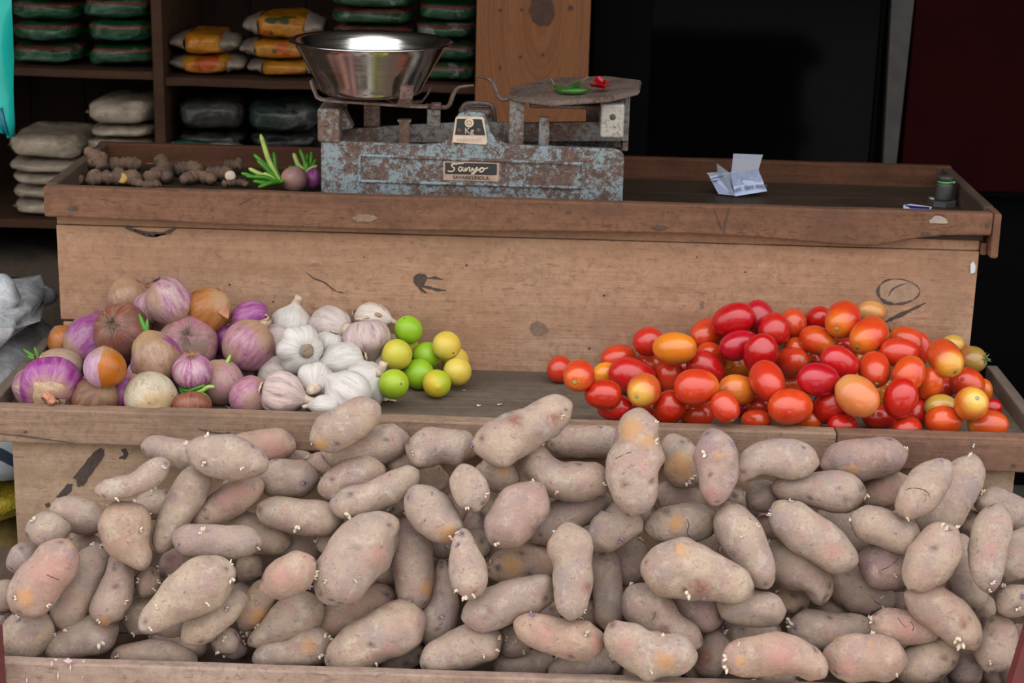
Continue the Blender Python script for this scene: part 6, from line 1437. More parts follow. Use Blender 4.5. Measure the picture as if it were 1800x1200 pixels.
for idx, (loc, ax, re, la, col, stem, lab) in enumerate(DATA['lim']):
    rs = random.Random(900 + idx)
    bm = bmesh.new()
    prof = []
    for k in range(21):
        th = math.pi * k / 20
        z = la * math.cos(th)
        r = re * math.sin(th)
        if 'nipple' in lab: z += 0.0022 * math.exp(-(th / 0.16) ** 2)
        prof.append((r, z))
    lathe(bm, prof, 32)
    off = Vector((rs.uniform(0, 50), 0, 0))
    for v in bm.verts: v.co += v.co.normalized() * noise.noise(v.co * 40 + off) * re * 0.025
    o = mobj('lime', bm, LM[col], loc=loc, local=True)
    tag(o, lab, 'lime', 'limes piled beside the garlic')
    orient(o, ax, rs.uniform(0, 6))
    bm = bmesh.new()
    zt = la - 0.0004
    lathe(bm, [(0.0022, zt - 0.0006), (0.0020, zt + 0.0006), (0.0009, zt + 0.0009), (0.0, zt + 0.0003)], 9)
    mobj('stem_scar', bm, M['scar_rim'], o, local=True)


def blades(parent, base, specs, mats, name='sprout'):
    """green shoots: (direction, length, radius, bend) each a part"""
    for j, (d, L, r, bend) in enumerate(specs):
        d = Vector(d).normalized()
        bm = bmesh.new()
        pts = [Vector(base) + d * (L * t) + Vector(bend) * (t * t) for t in (0, .25, .5, .75, 1)]
        sweep(bm, pts, [r * .9, r, r, r * .85, r * .3], 8)
        mobj(name, bm, M[mats[j % len(mats)]], parent, local=True)


def local_dir(o_ax_q, world):
    return o_ax_q.inverted() @ Vector(world)


for idx, (loc, ax, re, la, ty, ex, lab) in enumerate(DATA['oni']):
    rs = random.Random(1200 + idx)
    bm = bmesh.new()
    prof = []
    K = 24
    for k in range(K + 1):
        th = math.pi * k / K
        z = la * math.cos(th)
        r = re * math.sin(th) ** 0.92
        z += 0.10 * la * math.exp(-(th / 0.30) ** 2)
        z += 0.05 * la * math.exp(-((math.pi - th) / 0.25) ** 2)
        if k == 0: r = 0
        prof.append((max(r, 0.0) if 0 < k < K else 0.0, z))
    w1, w2, ph = rs.uniform(0.0, 0.02), rs.uniform(0, .012), rs.uniform(0, 6)
    lathe(bm, prof, 40, lobes=lambda a, z: 1 + w1 * math.cos(2 * a + ph) + w2 * math.cos(5 * a + ph * 2))
    off = Vector((rs.uniform(0, 50), 0, 0))
    wr = 0.10 if 'wrinkled' in lab or 'papery' in lab else 0.05
    for v in bm.verts:
        n = v.co.normalized()
        v.co += n * (noise.noise(v.co * 30 + off) * re * wr + noise.noise(Vector((n.x * 9, n.y * 9, v.co.z * 14)) + off) * re * 0.018)
    o = mobj('onion', bm, OM[ty], loc=loc, local=True)
    tag(o, lab, 'onion', 'red onions heaped in the tray')
    orient(o, ax, rs.uniform(0, 6) if ty != 'half' else None or 0.001)
    q = o.rotation_quaternion.copy()
    if ty == 'half':
        # turn the orange side to the right of the picture
        xw = q @ Vector((1, 0, 0)); yw = q @ Vector((0, 1, 0))
        a = math.atan2(yw.dot(CR), xw.dot(CR))
        o.rotation_quaternion = q @ __import__('mathutils').Quaternion((0, 0, 1), a)
        q = o.rotation_quaternion.copy()
    if 'neck' in ex:
        bm = bmesh.new()
        L = re * rs.uniform(0.28, 0.5)
        bend = Vector((rs.uniform(-1, 1), rs.uniform(-1, 1), 0)) * re * .22
        rows = sweep(bm, [Vector((0, 0, la * 0.98)) + bend * t * t + Vector((0, 0, L * t)) for t in (0, .3, .6, .85, 1)], [re * .24, re * .15, re * .11, re * .13, re * .16], 14)
        for k, ring in enumerate(rows):
            for v in ring:
                v.co += Vector((rs.uniform(-1, 1), rs.uniform(-1, 1), rs.uniform(-1, 1))) * re * 0.035 * (1 + k * .5)
        mobj('neck', bm, M['redpaper'] if 'orange neck' in lab or 'largest' in lab else M['papery'], o, local=True)
        if 'largest' in lab:
            bm = bmesh.new()
            pr = [(re * .52 * t, la * (1.085 - .175 * t * t)) for t in (1, .8, .6, .4, .25)]
            lathe(bm, pr, 24, lobes=lambda a, z: 1 + .12 * math.cos(4 * a) + .08 * math.sin(7 * a))
            mobj('dry_collar', bm, M['papery'], o, local=True)
    if 'roots' in ex:
        bm = bmesh.new()
        for k in range(44 if 'bushy' in lab else 28):
            a = rs.uniform(0, 6.28)
            d = Vector((math.cos(a) * .8, math.sin(a) * .8, -rs.uniform(.25, 1.0))).normalized()
            L = re * rs.uniform(.25, .60 if 'bushy' in lab else .42)
            p0 = Vector((math.cos(a), math.sin(a), 0)) * re * rs.uniform(.02, .13) + Vector((0, 0, -la * 1.0))
            sweep(bm, [p0, p0 + d * L * .5 + Vector((rs.uniform(-1, 1), rs.uniform(-1, 1), 0)) * L * .2, p0 + d * L + Vector((rs.uniform(-1, 1), rs.uniform(-1, 1), rs.uniform(-.3, 1))) * L * .35], [.0008, .0006, .0003], 4)
        mobj('root_tuft', bm, M['redpaper'] if 'reddish roots' in lab else M['root'], o, local=True)
    if 'peel' in ex:
        for k in range(3):
            bm = bmesh.new()
            a0 = rs.uniform(0, 6)
            vs = []
            for i in range(5):
                for j in range(5):
                    th = .35 + .12 * j; a = a0 + (i - 2) * .16
                    rr = 1.03 + .16 * (j / 4) * (i / 4) + rs.uniform(0, .03)
                    vs.append(bm.verts.new((re * rr * math.sin(th) * math.cos(a), re * rr * math.sin(th) * math.sin(a), la * rr * math.cos(th))))
            for i in range(4):
                for j in range(4): bm.faces.new((vs[i * 5 + j], vs[i * 5 + j + 1], vs[i * 5 + j + 6], vs[i * 5 + j + 5]))
            mobj('skin_flake', bm, M['redpaper'], o, local=True)
    if ex.endswith('sprout') or ex == 'sprout' or 'neck,sprout' in ex:
        tip = Vector((0, 0, la * 1.0))
        up = local_dir(q, CU * .8 + CR * -.3); upr = local_dir(q, CU + CR * .35)
        z = Vector((0, 0, 1))
        blades(o, tip, [(z + up * .6, .030, .0042, up * .008), (z * .8 + up * .1, .022, .0040, up * .004), (z * .6 - up * .5, .020, .0036, (0, 0, 0)), (z * .7 + upr * .9, .026, .0036, (0, 0, 0))], ['green', 'green', 'greenlight'])
    if 'sprout2' in ex:
        upv = local_dir(q, CU * .9 + CR * .4)
        blades(o, local_dir(q, CU * re * .8 + CR * re * .2 - CF * re * .3), [(upv, .020, .0034, (0, 0, 0)), (upv + local_dir(q, CR * .3), .013, .003, (0, 0, 0))], ['greenlight', 'green'])
    if 'shoot' in ex:
        b = local_dir(q, -CU * re * .93 - CR * re * .30 - CF * re * .2)
        rt = local_dir(q, CR); upv = local_dir(q, CU); fw = local_dir(q, -CF)
        Y0 = Vector(loc).y - re * .75
        for j, (L, r_) in enumerate((([(314, 682, .012), (330, 687, .0), (346, 682, -.004), (360, 677, -.004)], .0030), ([(340, 690, .0), (354, 687, -.004), (366, 680, -.006), (377, 680, -.006)], .0036),
                                     ([(316, 684, .010), (324, 694, .0), (334, 701, -.004), (350, 701, -.004)], .0030), ([(345, 687, .0), (358, 692, -.006), (367, 702, -.008), (370, 712, -.008), (368, 721, -.004)], .0030))):
            bm = bmesh.new()
            C = crom([at(u, vv, Y0 + dy) for u, vv, dy in L], 14)
            sweep(bm, C, [r_ * (.8 + .25 * math.sin(math.pi * k / 13)) for k in range(14)], 8)
            mw = q.to_matrix().to_4x4(); mw.translation = Vector(loc)
            bmesh.ops.transform(bm, matrix=mw.inverted(), verts=bm.verts)
            mobj('sprout', bm, M[('green', 'greenlight', 'green', 'green')[j]], o, local=True)

for idx, (loc, ax, re, la, ty, ex, lab) in enumerate(DATA['gar']):
    rs = random.Random(1500 + idx)
    bm = bmesh.new()
    small = re < 0.006
    prof = []
    K = 24
    for k in range(K + 1):
        th = math.pi * k / K
        z = la * math.cos(th) * (0.92 if th > 1.57 else 1.0)
        r = re * math.sin(th) ** 0.85
        if th < 1.2: r *= 1 - 0.22 * ((1.2 - th) / 1.2) ** 1.5
        z += 0.26 * la * math.exp(-(th / 0.32) ** 2)
        z += 0.12 * la * math.exp(-((math.pi - th) / 0.35) ** 2)
        prof.append((r if 0 < k < K else 0.0, z))
    nl = rs.randint(6, 8); ph = rs.uniform(0, 6); dp = rs.uniform(.05, .085)
    def lob(a, z, nl=nl, ph=ph, dp=dp, la=la):
        f = max(0.0, 1 - (abs(z) / (la * 1.1)) ** 2)
        return 1 + dp * f * (abs(math.cos(nl * a / 2 + ph)) ** 0.8 * 1.6 - 1) + .02 * math.cos(2 * a + ph)
    lathe(bm, prof, 64, lobes=lob)
    off = Vector((rs.uniform(0, 50), 0, 0))
    for v in bm.verts: v.co += v.co.normalized() * noise.noise(v.co * 34 + off) * re * (0.13 if ty == 'f' else 0.06)
    o = mobj('garlic_bulb' if not small else 'garlic_clove', bm, GM[ty], loc=loc, local=True)
    tag(o, lab, 'garlic', 'garlic bulbs heaped in the tray')
    orient(o, ax, rs.uniform(0, 6))
    q = o.rotation_quaternion.copy()
    if re > 0.012:
        bm = bmesh.new()
        L = re * (1.0 if ('long stem' in lab or 'thick stem' in lab or 'hanging' in lab) else rs.uniform(.4, .65))
        bend = Vector((rs.uniform(-1, 1), rs.uniform(-1, 1), 0)) * re * .3
        rr = re * (.26 if 'thick' in lab or 'cut stem' in lab else .19)
        rows = sweep(bm, [Vector((0, 0, la * 1.02)) + bend * t * t + Vector((0, 0, L * t)) for t in (0, .25, .5, .75, 1)], [rr * 1.5, rr * 1.05, rr * .9, rr * .9, rr * .95], 12)
        for k, ring in enumerate(rows):
            for v in ring: v.co += Vector((rs.uniform(-1, 1), rs.uniform(-1, 1), rs.uniform(-1, 1))) * re * .02
        mobj('stem', bm, M['root'] if 'withered' in lab or 'brown stem' in lab else M['gstem'], o, local=True)
        bm = bmesh.new()
        lathe(bm, [(re * .30, -la * .93), (re * .27, -la * 1.0), (re * .13, -la * 1.03), (0, -la * 1.01)], 18)
        for v in bm.verts: v.co += Vector((rs.uniform(-1, 1), rs.uniform(-1, 1), rs.uniform(-1, 1))) * re * .025
        mobj('root_disc', bm, M['gstem'] if 'root disc' not in lab else M['root'], o, local=True)
    if 'flaky' in lab or 'peel' in lab:
        for k in range(4 if 'flaky' in lab else 2):
            bm = bmesh.new()
            dr = local_dir(q, (CR if 'flaky' in lab else -CR) + CU * rs.uniform(-.2, .8) - CF * .3).normalized()
            t1 = dr.orthogonal().normalized(); t2 = dr.cross(t1)
            vs = [[bm.verts.new(dr * re * (.98 + .05 * i + .012 * ((i - 2) ** 2) * rs.uniform(.6, 1.4)) + t1 * (i - 2) * re * .16 + t2 * (j - 2) * re * .15) for j in range(5)] for i in range(5)]
            for i in range(4):
                for j in range(4): bm.faces.new((vs[i][j], vs[i + 1][j], vs[i + 1][j + 1], vs[i][j + 1]))
            mobj('peel', bm, M['gflake'] if 'flaky' in lab else M['gstem'], o, local=True)
    if 'bare brown clove' in lab:
        bm = bmesh.new()
        lathe(bm, [(0, .012), (.004, .009), (.007, .002), (.0065, -.006), (.003, -.010), (0, -.011)], 14)
        cl = mobj('clove', bm, M['gclove'], o, local=True)
        cl.location = local_dir(q, CR * re * .42 - CF * re * .75 + CU * re * .12)
# ---------------------------------------------------------------- the weighing scale
def m_rusty(name, paint, rust, amt_lo=0.46, amt_hi=0.56, rough=0.6, metal=0.0):
    t = NT(name)
    v = t.coord('Object', rnd=2)
    big = t.noise(v, 14, 4, 0.6)
    sm = t.noise(v, 120, 6, 0.8)
    f = t.math('ADD', t.math('MULTIPLY', big, 0.40), t.math('MULTIPLY', sm, 0.60))
    m = t.ramp(f, amt_lo, amt_hi)
    rv = t.mix(t.ramp(t.noise(v, 150, 3, .6), .35, .65), rust, tuple(c * .55 for c in rust))
    c = t.mix(m, paint, rv)
    c = t.mix(t.math('MULTIPLY', t.ramp(t.noise(v, 180, 3, .7), .58, .68), .6), c, tuple(q * .35 for q in rust))
    t.set('Base Color', c)
    t.set('Roughness', t.ramp(m, 0, 1, rough - .15, 0.8))
    t.set('Metallic', metal)
    t.bump(sm, 0.002, 0.5)
    return t.m


M['blue_rust'] = m_rusty('chipped_blue_paint', (0.185, 0.235, 0.255), (0.115, 0.066, 0.048), 0.450, 0.530)
M['grey_rust'] = m_rusty('rusty_grey_iron', (0.175, 0.185, 0.18), (0.14, 0.075, 0.05), 0.43, 0.54)
M['rust'] = m_rusty('rusty_iron', (0.14, 0.095, 0.08), (0.10, 0.045, 0.03), 0.42, 0.58)
M['plate_rust'] = m_rusty('rusty_plate', (0.165, 0.12, 0.10), (0.095, 0.055, 0.04), 0.44, 0.6)
M['bare_metal'] = m_rusty('scuffed_bare_metal', (0.36, 0.345, 0.31), (0.17, 0.11, 0.08), 0.52, 0.64, 0.5, 0.25)
M['black'] = plain('black_enamel', (0.012, 0.013, 0.016), 0.35, noise_amt=.1)
M['cream'] = plain('aged_cream', (0.50, 0.40, 0.30), 0.5, noise_amt=.2, scale=80)
M['tanstrip'] = plain('stained_tan_plate', (0.33, 0.22, 0.16), 0.5, noise_amt=.25, scale=80)
t = NT('brushed_steel')
v = t.coord('Object', (1, 1, 60))
t.set('Base Color', t.mix(t.noise(t.coord('Object'), 30, 4, .6), (0.60, 0.585, 0.56), (0.68, 0.66, 0.63)))
t.set('Metallic', 1.0)
t.set('Roughness', t.ramp(t.noise(v, 5, 4, .6), .3, .7, .12, .22))
t.bump(t.noise(v, 9, 3, .5), 0.0004, 0.15)
M['steel'] = t.m

YS = 0.055
def S(u, v, y=YS):
    p = at(u, v, y)
    return (p.x, p.z)


scale = empty('weighing_scale', (at(830, 340, YS).x, 0.14, 1.013), 'chipped blue rusty beam scale on the upper tray, rusty octagonal plate at one end', 'weighing scale')
def sp(n, bm, m, label=None, smooth=False):
    return mobj(n, bm, m, scale, smooth=smooth, label=label)


xl, xr = S(564, 300)[0], S(1097, 300)[0]
zb = 1.0135
def hump(y):
    pts = [S(564, 250), S(600, 248), S(632, 250), S(700, 253), S(742, 255), S(775, 252), S(790, 244), S(797, 230), S(799, 212), S(806, 201), S(816, 197),
           S(842, 197), S(852, 201), S(857, 213), S(862, 232), S(872, 246), S(890, 253), S(930, 256), S(1000, 259), S(1080, 262), S(1092, 266), S(1097, 274)]
    return [(xl, zb)] + pts + [(xr, zb)]


bm = bmesh.new(); prism(bm, hump(YS)[::-1], YS, YS + 0.014, 0.0022)
front = sp('front_casting', bm, M['blue_rust'])
bm = bmesh.new(); prism(bm, [(x, max(zb, z - .004)) for x, z in hump(YS)][::-1], 0.196, 0.208, 0.002)
sp('rear_casting', bm, M['blue_rust'])
for x in (xl, xr - .010):
    bm = bmesh.new(); box(bm, x, x + .010, YS + .0145, .1955, zb, 1.115, .002); sp('end_plate', bm, M['blue_rust'])
bm = bmesh.new(); box(bm, xl + .0105, xr - .0105, YS + .0145, .1955, zb, zb + .006); sp('base_plate', bm, M['grey_rust'])
# raised frame round the sunken panel
bm = bmesh.new()
pa = [S(632, 273), S(1026, 288), S(1024, 330), S(632, 318)]
for (a, b) in ((0, 1), (1, 2), (2, 3), (3, 0)):
    A, B = Vector((pa[a][0], YS - .0008, pa[a][1])), Vector((pa[b][0], YS - .0008, pa[b][1]))
    sweep(bm, [A, A.lerp(B, .5), B], .0030, 8)
sp('panel_rim', bm, M['blue_rust'])
# name plate with script lettering
bm = bmesh.new()
n0, n1 = S(779, 283), S(877, 319.5)
box(bm, n0[0], n1[0], YS - .0022, YS - .0002, n1[1], n0[1], .001)
npl = sp('name_plate', bm, M['tanstrip'], 'stained tan name plate with a black script band')
def sub(n, bm, m, par, smooth=False): return mobj(n, bm, m, par, smooth=smooth)
bm = bmesh.new()
q0, q1 = S(783, 285), S(873, 307.2)
box(bm, q0[0], q1[0], YS - .0034, YS - .0023, q1[1], q0[1], .0008)
sub('black_band', bm, M['black'], npl)
strokes = [  # "Sanyo" in running script, photo pixels
    [(803, 289.5), (799, 287.5), (794, 289), (795, 293), (799, 296), (797, 300), (792, 301.5), (787, 300)], [(795, 289), (806, 287.5), (815, 287)],
    [(812, 294), (808, 294), (806, 298), (809, 301), (813, 296), (814, 293.5), (813, 299), (816, 301)],
    [(816, 301), (819, 294.5), (818.5, 301), (823, 295), (826, 295), (825, 300), (828, 301)],
    [(828, 301), (831, 295), (832, 300.5), (837, 295.5), (839, 294), (836, 302), (832, 306), (829, 305), (834, 302), (841, 299)],
    [(841, 299), (846, 295), (843, 300.5), (847, 302), (851, 298), (849, 295), (846, 295.5), (852, 296.5), (858, 295)]]
bm = bmesh.new()
for s in strokes:
    C = crom([Vector((at(u, vv, YS - .004).x, YS - .0038, at(u, vv, YS - .004).z)) for u, vv in s], 4 * len(s))
    sweep(bm, C, .00125, 6)
sub('script_lettering', bm, M['cream'], npl)
p = at(828, 311.9, YS)
text_obj('lettering', 'SAVARKUNDLA', 0.0092, M['black'], npl, (p.x, YS - .0028, p.z), ext=.0005)
# Kg plate on the hump
bm = bmesh.new()
prism(bm, [S(797, 250), S(794, 252), S(801, 206), S(804, 204), S(848, 205), S(851, 208), S(857, 250), S(853, 254)][::-1], YS - .003, YS - .0002, .0006)
kg = sp('capacity_plate', bm, M['cream'], 'cream rimmed black capacity plate')
bm = bmesh.new()
prism(bm, [S(800, 236), S(804, 208), S(847, 209), S(853, 237)][::-1], YS - .0042, YS - .0031, .0003)
sub('black_band', bm, M['black'], kg)
c = at(825, 215, YS)
bm = bmesh.new(); lathe(bm, [(0, .001), (.0080, .001), (.0083, 0), (.0083, -.001)], 24)
bmesh.ops.rotate(bm, verts=bm.verts, matrix=Matrix.Rotation(math.pi / 2, 3, 'X'), cent=(0, 0, 0))
bmesh.ops.translate(bm, verts=bm.verts, vec=(c.x, YS - .0046, c.z))
sub('seal', bm, M['cream'], kg)
bm = bmesh.new(); lathe(bm, [(.0030, .0012), (.0042, .0016), (.0050, .0012)], 16)
bmesh.ops.rotate(bm, verts=bm.verts, matrix=Matrix.Rotation(math.pi / 2, 3, 'X'), cent=(0, 0, 0))
bmesh.ops.translate(bm, verts=bm.verts, vec=(c.x, YS - .0046, c.z))
sub('seal_ring', bm, M['tanstrip'], kg)
p = at(825, 229.5, YS)
text_obj('lettering', 'Kg', 0.0155, M['cream'], kg, (p.x, YS - .0046, p.z), ext=.0006)
p = at(826, 245.5, YS)
bm = bmesh.new()
for k in range(9):   # worn, no longer readable print
    q_ = at(805 + k * 5.0, 245 + (k % 2) * .6, YS)
    box(bm, q_.x - .0016, q_.x + .0014, YS - .0036, YS - .0030, q_.z - .0022 - .0006 * (k % 3), q_.z + .0022)
sub('worn_print', bm, plain('faded_pink_print', (.46, .29, .25), .6), kg)
for u in (808, 842):
    c = at(u, 228, YS)
    bm = bmesh.new(); lathe(bm, [(0, .002), (.003, .0018), (.0042, 0)], 12)
    bmesh.ops.rotate(bm, verts=bm.verts, matrix=Matrix.Rotation(math.pi / 2, 3, 'X'), cent=(0, 0, 0))
    bmesh.ops.translate(bm, verts=bm.verts, vec=(c.x, YS - .0043, c.z))
    sub('screw', bm, M['rust'], kg)
# the beam between the castings, its end blocks, posts
YM = 0.128
b0, b1, b2, b3 = S(597, 220, YM), S(1104, 213, YM), S(1104, 247, YM), S(597, 250, YM)
bm = bmesh.new(); prism(bm, [b3, b2, b1, S(1010, 214, YM), S(905, 216, YM), S(860, 214, YM), S(790, 216, YM), S(720, 219, YM), S(612, 226, YM), b0], YM - .006, YM + .006, .001)
sp('beam', bm, M['grey_rust'])
bm = bmesh.new()
e0, e1 = S(558, 190, YS), S(597, 251, YS)
box(bm, e0[0], e1[0], YS - .004, .19, e1[1], e0[1], .005, 3)
blk = sp('end_block', bm, M['grey_rust'])
bm = bmesh.new()
e0, e1 = S(1057, 181, YS), S(1096, 243, YS)
box(bm, e0[0], e1[0], YS - .004, .19, e1[1], e0[1], .005, 3)
blk2 = sp('end_block', bm, M['bare_metal'], 'bright scuffed end block')
for (u, vv, par) in ((573, 217, blk), (1077, 206, blk2)):
    c = at(u, vv, YS - .004)
    bm = bmesh.new(); lathe(bm, [(0, .003), (.004, .0026), (.0058, 0)], 14)
    bmesh.ops.rotate(bm, verts=bm.verts, matrix=Matrix.Rotation(math.pi / 2, 3, 'X'), cent=(0, 0, 0))
    bmesh.ops.translate(bm, verts=bm.verts, vec=(c.x, YS - .0038, c.z))
    sub('screw', bm, M['rust'], par)
bm = bmesh.new(); prism(bm, [S(597, 190, .11), S(606, 190, .11), S(622, 222, .11), S(597, 226, .11)][::-1], .09, .13, .001)
sp('gusset', bm, M['grey_rust'])
bm = bmesh.new(); e0, e1 = S(1097, 165, .15), S(1103, 262, .15)
box(bm, e0[0], e1[0], .13, .17, e1[1], e0[1], .001); sp('side_strap', bm, M['grey_rust'])
for (u0, v0, u1, v1, y, m) in ((702, 211, 720, 256, .085, 'grey_rust'), (751, 191, 774, 219, YM, 'grey_rust'), (896, 176, 920, 258, .085, 'grey_rust'), (948, 205, 965, 258, .085, 'grey_rust')):
    bm = bmesh.new(); e0, e1 = S(u0, v0, y), S(u1, v1, y)
    box(bm, e0[0], e1[0], y - .006, y + .006, e1[1], e0[1], .0012)
    sp('post', bm, M[m])
bm = bmesh.new(); e0, e1 = S(699, 209, .085), S(723, 214, .085); box(bm, e0[0], e1[0], .077, .093, e1[1], e0[1], .001); sp('post_cap', bm, M['grey_rust'])
# handle loop behind the hump
bm = bmesh.new()
sweep(bm, crom([at(u, vv, .15) for u, vv in ((815, 216), (812, 196), (817, 184), (840, 181), (862, 184), (868, 196), (870, 216))], 20), .0042, 8)
sp('handle_loop', bm, M['rust'])
bm = bmesh.new(); e0, e1 = S(820, 190, .14), S(862, 200, .14); box(bm, e0[0], e1[0], .12, .16, e1[1], e0[1], .002); sp('fulcrum_cap', bm, M['rust'])
# bowl carrier: cross bars with upturned tabs, and the two pointers
def P3(L, y): return [at(u, vv, y) for u, vv in L]
bm = bmesh.new()
strip(bm, P3([(547, 141), (551, 155), (557, 170), (566, 174.5), (600, 178), (660, 181.5), (720, 186), (752, 187)], .055), .020, .004, (0, 1, 0)); sp('carrier_bar', bm, M['rust'])
bm = bmesh.new()
strip(bm, P3([(758, 150), (752, 165), (742, 178), (700, 181)], .19), .018, .004, (0, 1, 0)); sp('carrier_bar', bm, M['rust'])
bm = bmesh.new()
zt = at(600, 178, .055).z - .002
strip(bm, [Vector((at(716, 150, .02).x, .016, at(716, 150, .02).z)), Vector((at(714, 172, .02).x, .02, at(714, 172, .02).z)), Vector((at(708, 181, .02).x, .035, zt)), Vector((at(690, 181, .02).x, .10, zt - .001)), Vector((at(650, 181, .1).x, .19, zt - .002))], .023, .004, (1, 0, .05)); sp('carrier_bar', bm, M['rust'])
bm = bmesh.new(); e0, e1 = S(757, 180, YM), S(776, 192, YM); box(bm, e0[0], e1[0], YM - .01, YM + .01, e1[1], e0[1], .003, 2); sp('carrier_nut', bm, M['rust'])
bm = bmesh.new(); e0, e1 = S(640, 180, .13), S(668, 222, .13); box(bm, e0[0], e1[0], .118, .14, e1[1], e0[1], .002); sp('post', bm, M['rust'])
bm = bmesh.new()
C = crom(P3([(748, 185.5), (770, 188), (784, 188.5), (791, 182), (796, 168), (804, 155), (816, 151.5), (833, 150)], YM), 26)
sweep(bm, C, [.0042] * 14 + [.0042 - .0024 * k / 11 for k in range(12)], 8); sp('pointer', bm, M['rust'])
bm = bmesh.new()
C = crom(P3([(894, 174), (884, 175), (877, 170), (872, 158), (866, 146), (856, 137.5), (846, 135.5), (835, 134.5)], YM), 26)
sweep(bm, C, [.0042] * 14 + [.0042 - .0024 * k / 11 for k in range(12)], 8); sp('pointer', bm, M['rust'])
# the octagonal goods plate
pc = at(1011, 158, YM)
rr = (at(1134, 158, YM).x - at(887, 158, YM).x) / 2
bm = bmesh.new()
tilt = Matrix.Rotation(math.radians(-4.6), 4, 'Y') @ Matrix.Rotation(math.radians(1.5), 4, 'X')
outl = [((1 + (.03 if i % 2 else -.01)) * rr * math.cos(math.radians(a)), rr * .98 * math.sin(math.radians(a))) for i, a in enumerate((-24, 20, 62, 110, 158, 202, 248, 296))]
A = [bm.verts.new(Vector((x, y, .004))) for x, y in outl]
B = [bm.verts.new(Vector((x * .985, y * .985, -.006))) for x, y in outl]
bm.faces.new(A); bm.faces.new(list(reversed(B)))
for i in range(8): bm.faces.new((A[i], B[i], B[(i + 1) % 8], A[(i + 1) % 8]))
bmesh.ops.recalc_face_normals(bm, faces=bm.faces)
bmesh.ops.bevel(bm, geom=list(bm.edges), offset=.0025, segments=2, affect='EDGES')
bmesh.ops.transform(bm, matrix=Matrix.Translation(pc) @ tilt, verts=bm.verts)
sp('goods_plate', bm, M['plate_rust'], 'rusty octagonal plate tilted up at one end')
bm = bmesh.new()
a, b = at(931, 176, YM), at(1084, 168, YM)
box(bm, a.x, b.x, .10, .16, a.z - .010, a.z - .002, .002); sp('plate_bar', bm, M['rust'])
bm = bmesh.new(); e0, e1 = S(1031, 178, .16), S(1056, 215, .16); box(bm, e0[0], e1[0], .15, .17, e1[1], e0[1], .001); sp('post', bm, M['rust'])

# steel bowl standing in the carrier
YBW = 0.118
lb, rb_ = at(507, 70, YBW), at(791, 70, YBW)
R1 = (rb_.x - lb.x) / 2
cb = (lb + rb_) / 2
zt_, zb_ = cb.z, at(656, 163, YBW).z
zb_ = max(zb_, at(600, 178, .055).z + .0035)
R0 = (at(747, 150, YBW).x - at(563, 150, YBW).x) / 2
bowl = empty('steel_bowl', (cb.x + .003, YBW, zb_), 'shiny stainless steel bowl resting on the scale', 'bowl')
H = zt_ - zb_
prof = [(0, .0), (R0 * .6, .0), (R0 * .90, .0), (R0 * .97, .004), (R0 * 1.0, .012)]
for k in range(1, 9): prof.append((R0 + (R1 * .955 - R0) * (k / 8) ** 1.05, .012 + (H - .016) * k / 8))
prof += [(R1 * .975, H - .001), (R1 * .995, H + .0005), (R1 * 1.0, H - .002), (R1 * .985, H - .0035), (R1 * .99, H - .001), (R1 * .97, H + .0005), (R1 * .945, H - .004)]
for k in range(8, 0, -1): prof.append((R0 - .0015 + (R1 * .945 - R0) * (k / 8) ** 1.05, .0125 + (H - .018) * k / 8))
prof += [(R0 * .95, .006), (R0 * .85, .0025), (0, .0022)]
bm = bmesh.new(); lathe(bm, prof, 96)
mobj('bowl_shell', bm, M['steel'], bowl, local=True)
bm = bmesh.new()
ringp = [(R1 * .993 + .0022 * math.cos(a), H - .0015 + .0022 * math.sin(a)) for a in [i * math.pi / 4 for i in range(9)]]
lathe(bm, ringp, 96)
mobj('rolled_rim', bm, M['steel'], bowl, local=True)

# chillies and a red flower on the goods plate
def on_plate(u, vv, h):     # point h above the plate's top
    n = (tilt.to_3x3() @ Vector((0, 0, 1)))
    p0 = pc + n * .004
    r = ray(u, vv)
    return CLOC + r * ((p0 + n * h - CLOC).dot(n) / r.dot(n))


M['chilli'] = plain('green_chilli', (0.030, 0.115, 0.012), 0.25, noise_amt=.3, scale=50)
M['chilli_stalk'] = plain('chilli_stalk', (0.16, 0.17, 0.06), 0.6)
M['petal'] = plain('red_petal', (0.40, 0.004, 0.012), 0.5, noise_amt=.3, scale=60)
for (pts, rads, stalk, lab) in (
        ([(977, 152), (985, 158), (1000, 160), (1020, 160), (1038, 157)], [.0036, .0062, .0062, .0052, .0012], [(977, 152), (972, 145), (969, 138)], 'long curved green chilli lying on the rusty plate'),
        ([(1010, 151), (1005, 156), (1012, 150), (1019, 145)], None, [(1018, 146), (1026, 141), (1033, 135)], 'short green chilli crossing behind the long one on the rusty plate')):
    if rads is None:
        C = crom([on_plate(u, vv, .006) for u, vv in ((1000, 156), (1008, 152), (1018, 146))], 14)
        rd = [.0055 * math.sin(math.pi * (.12 + .80 * k / 13)) ** .6 for k in range(14)]
    else:
        C = crom([on_plate(u, vv, .0072) for u, vv in pts], 18)
        rd = [q.x for q in crom([(r, 0, 0) for r in rads], 18)]
    root = empty('green_chilli', C[8], lab, 'chilli', None)
    bm = bmesh.new(); sweep(bm, C, rd, 12)
    mobj('body', bm, M['chilli'], root)
    bm = bmesh.new(); sweep(bm, crom([on_plate(u, vv, .007 + .006 * i) for i, (u, vv) in enumerate(stalk)], 8), .0012, 6)
    mobj('stalk', bm, M['chilli_stalk'], root)
fc = on_plate(1054, 152, .010)
flower = empty('red_flower', fc - Vector((0, 0, .010)), 'crumpled red flower head lying on the rusty plate beside the chillies', 'flower')
rs = random.Random(3)
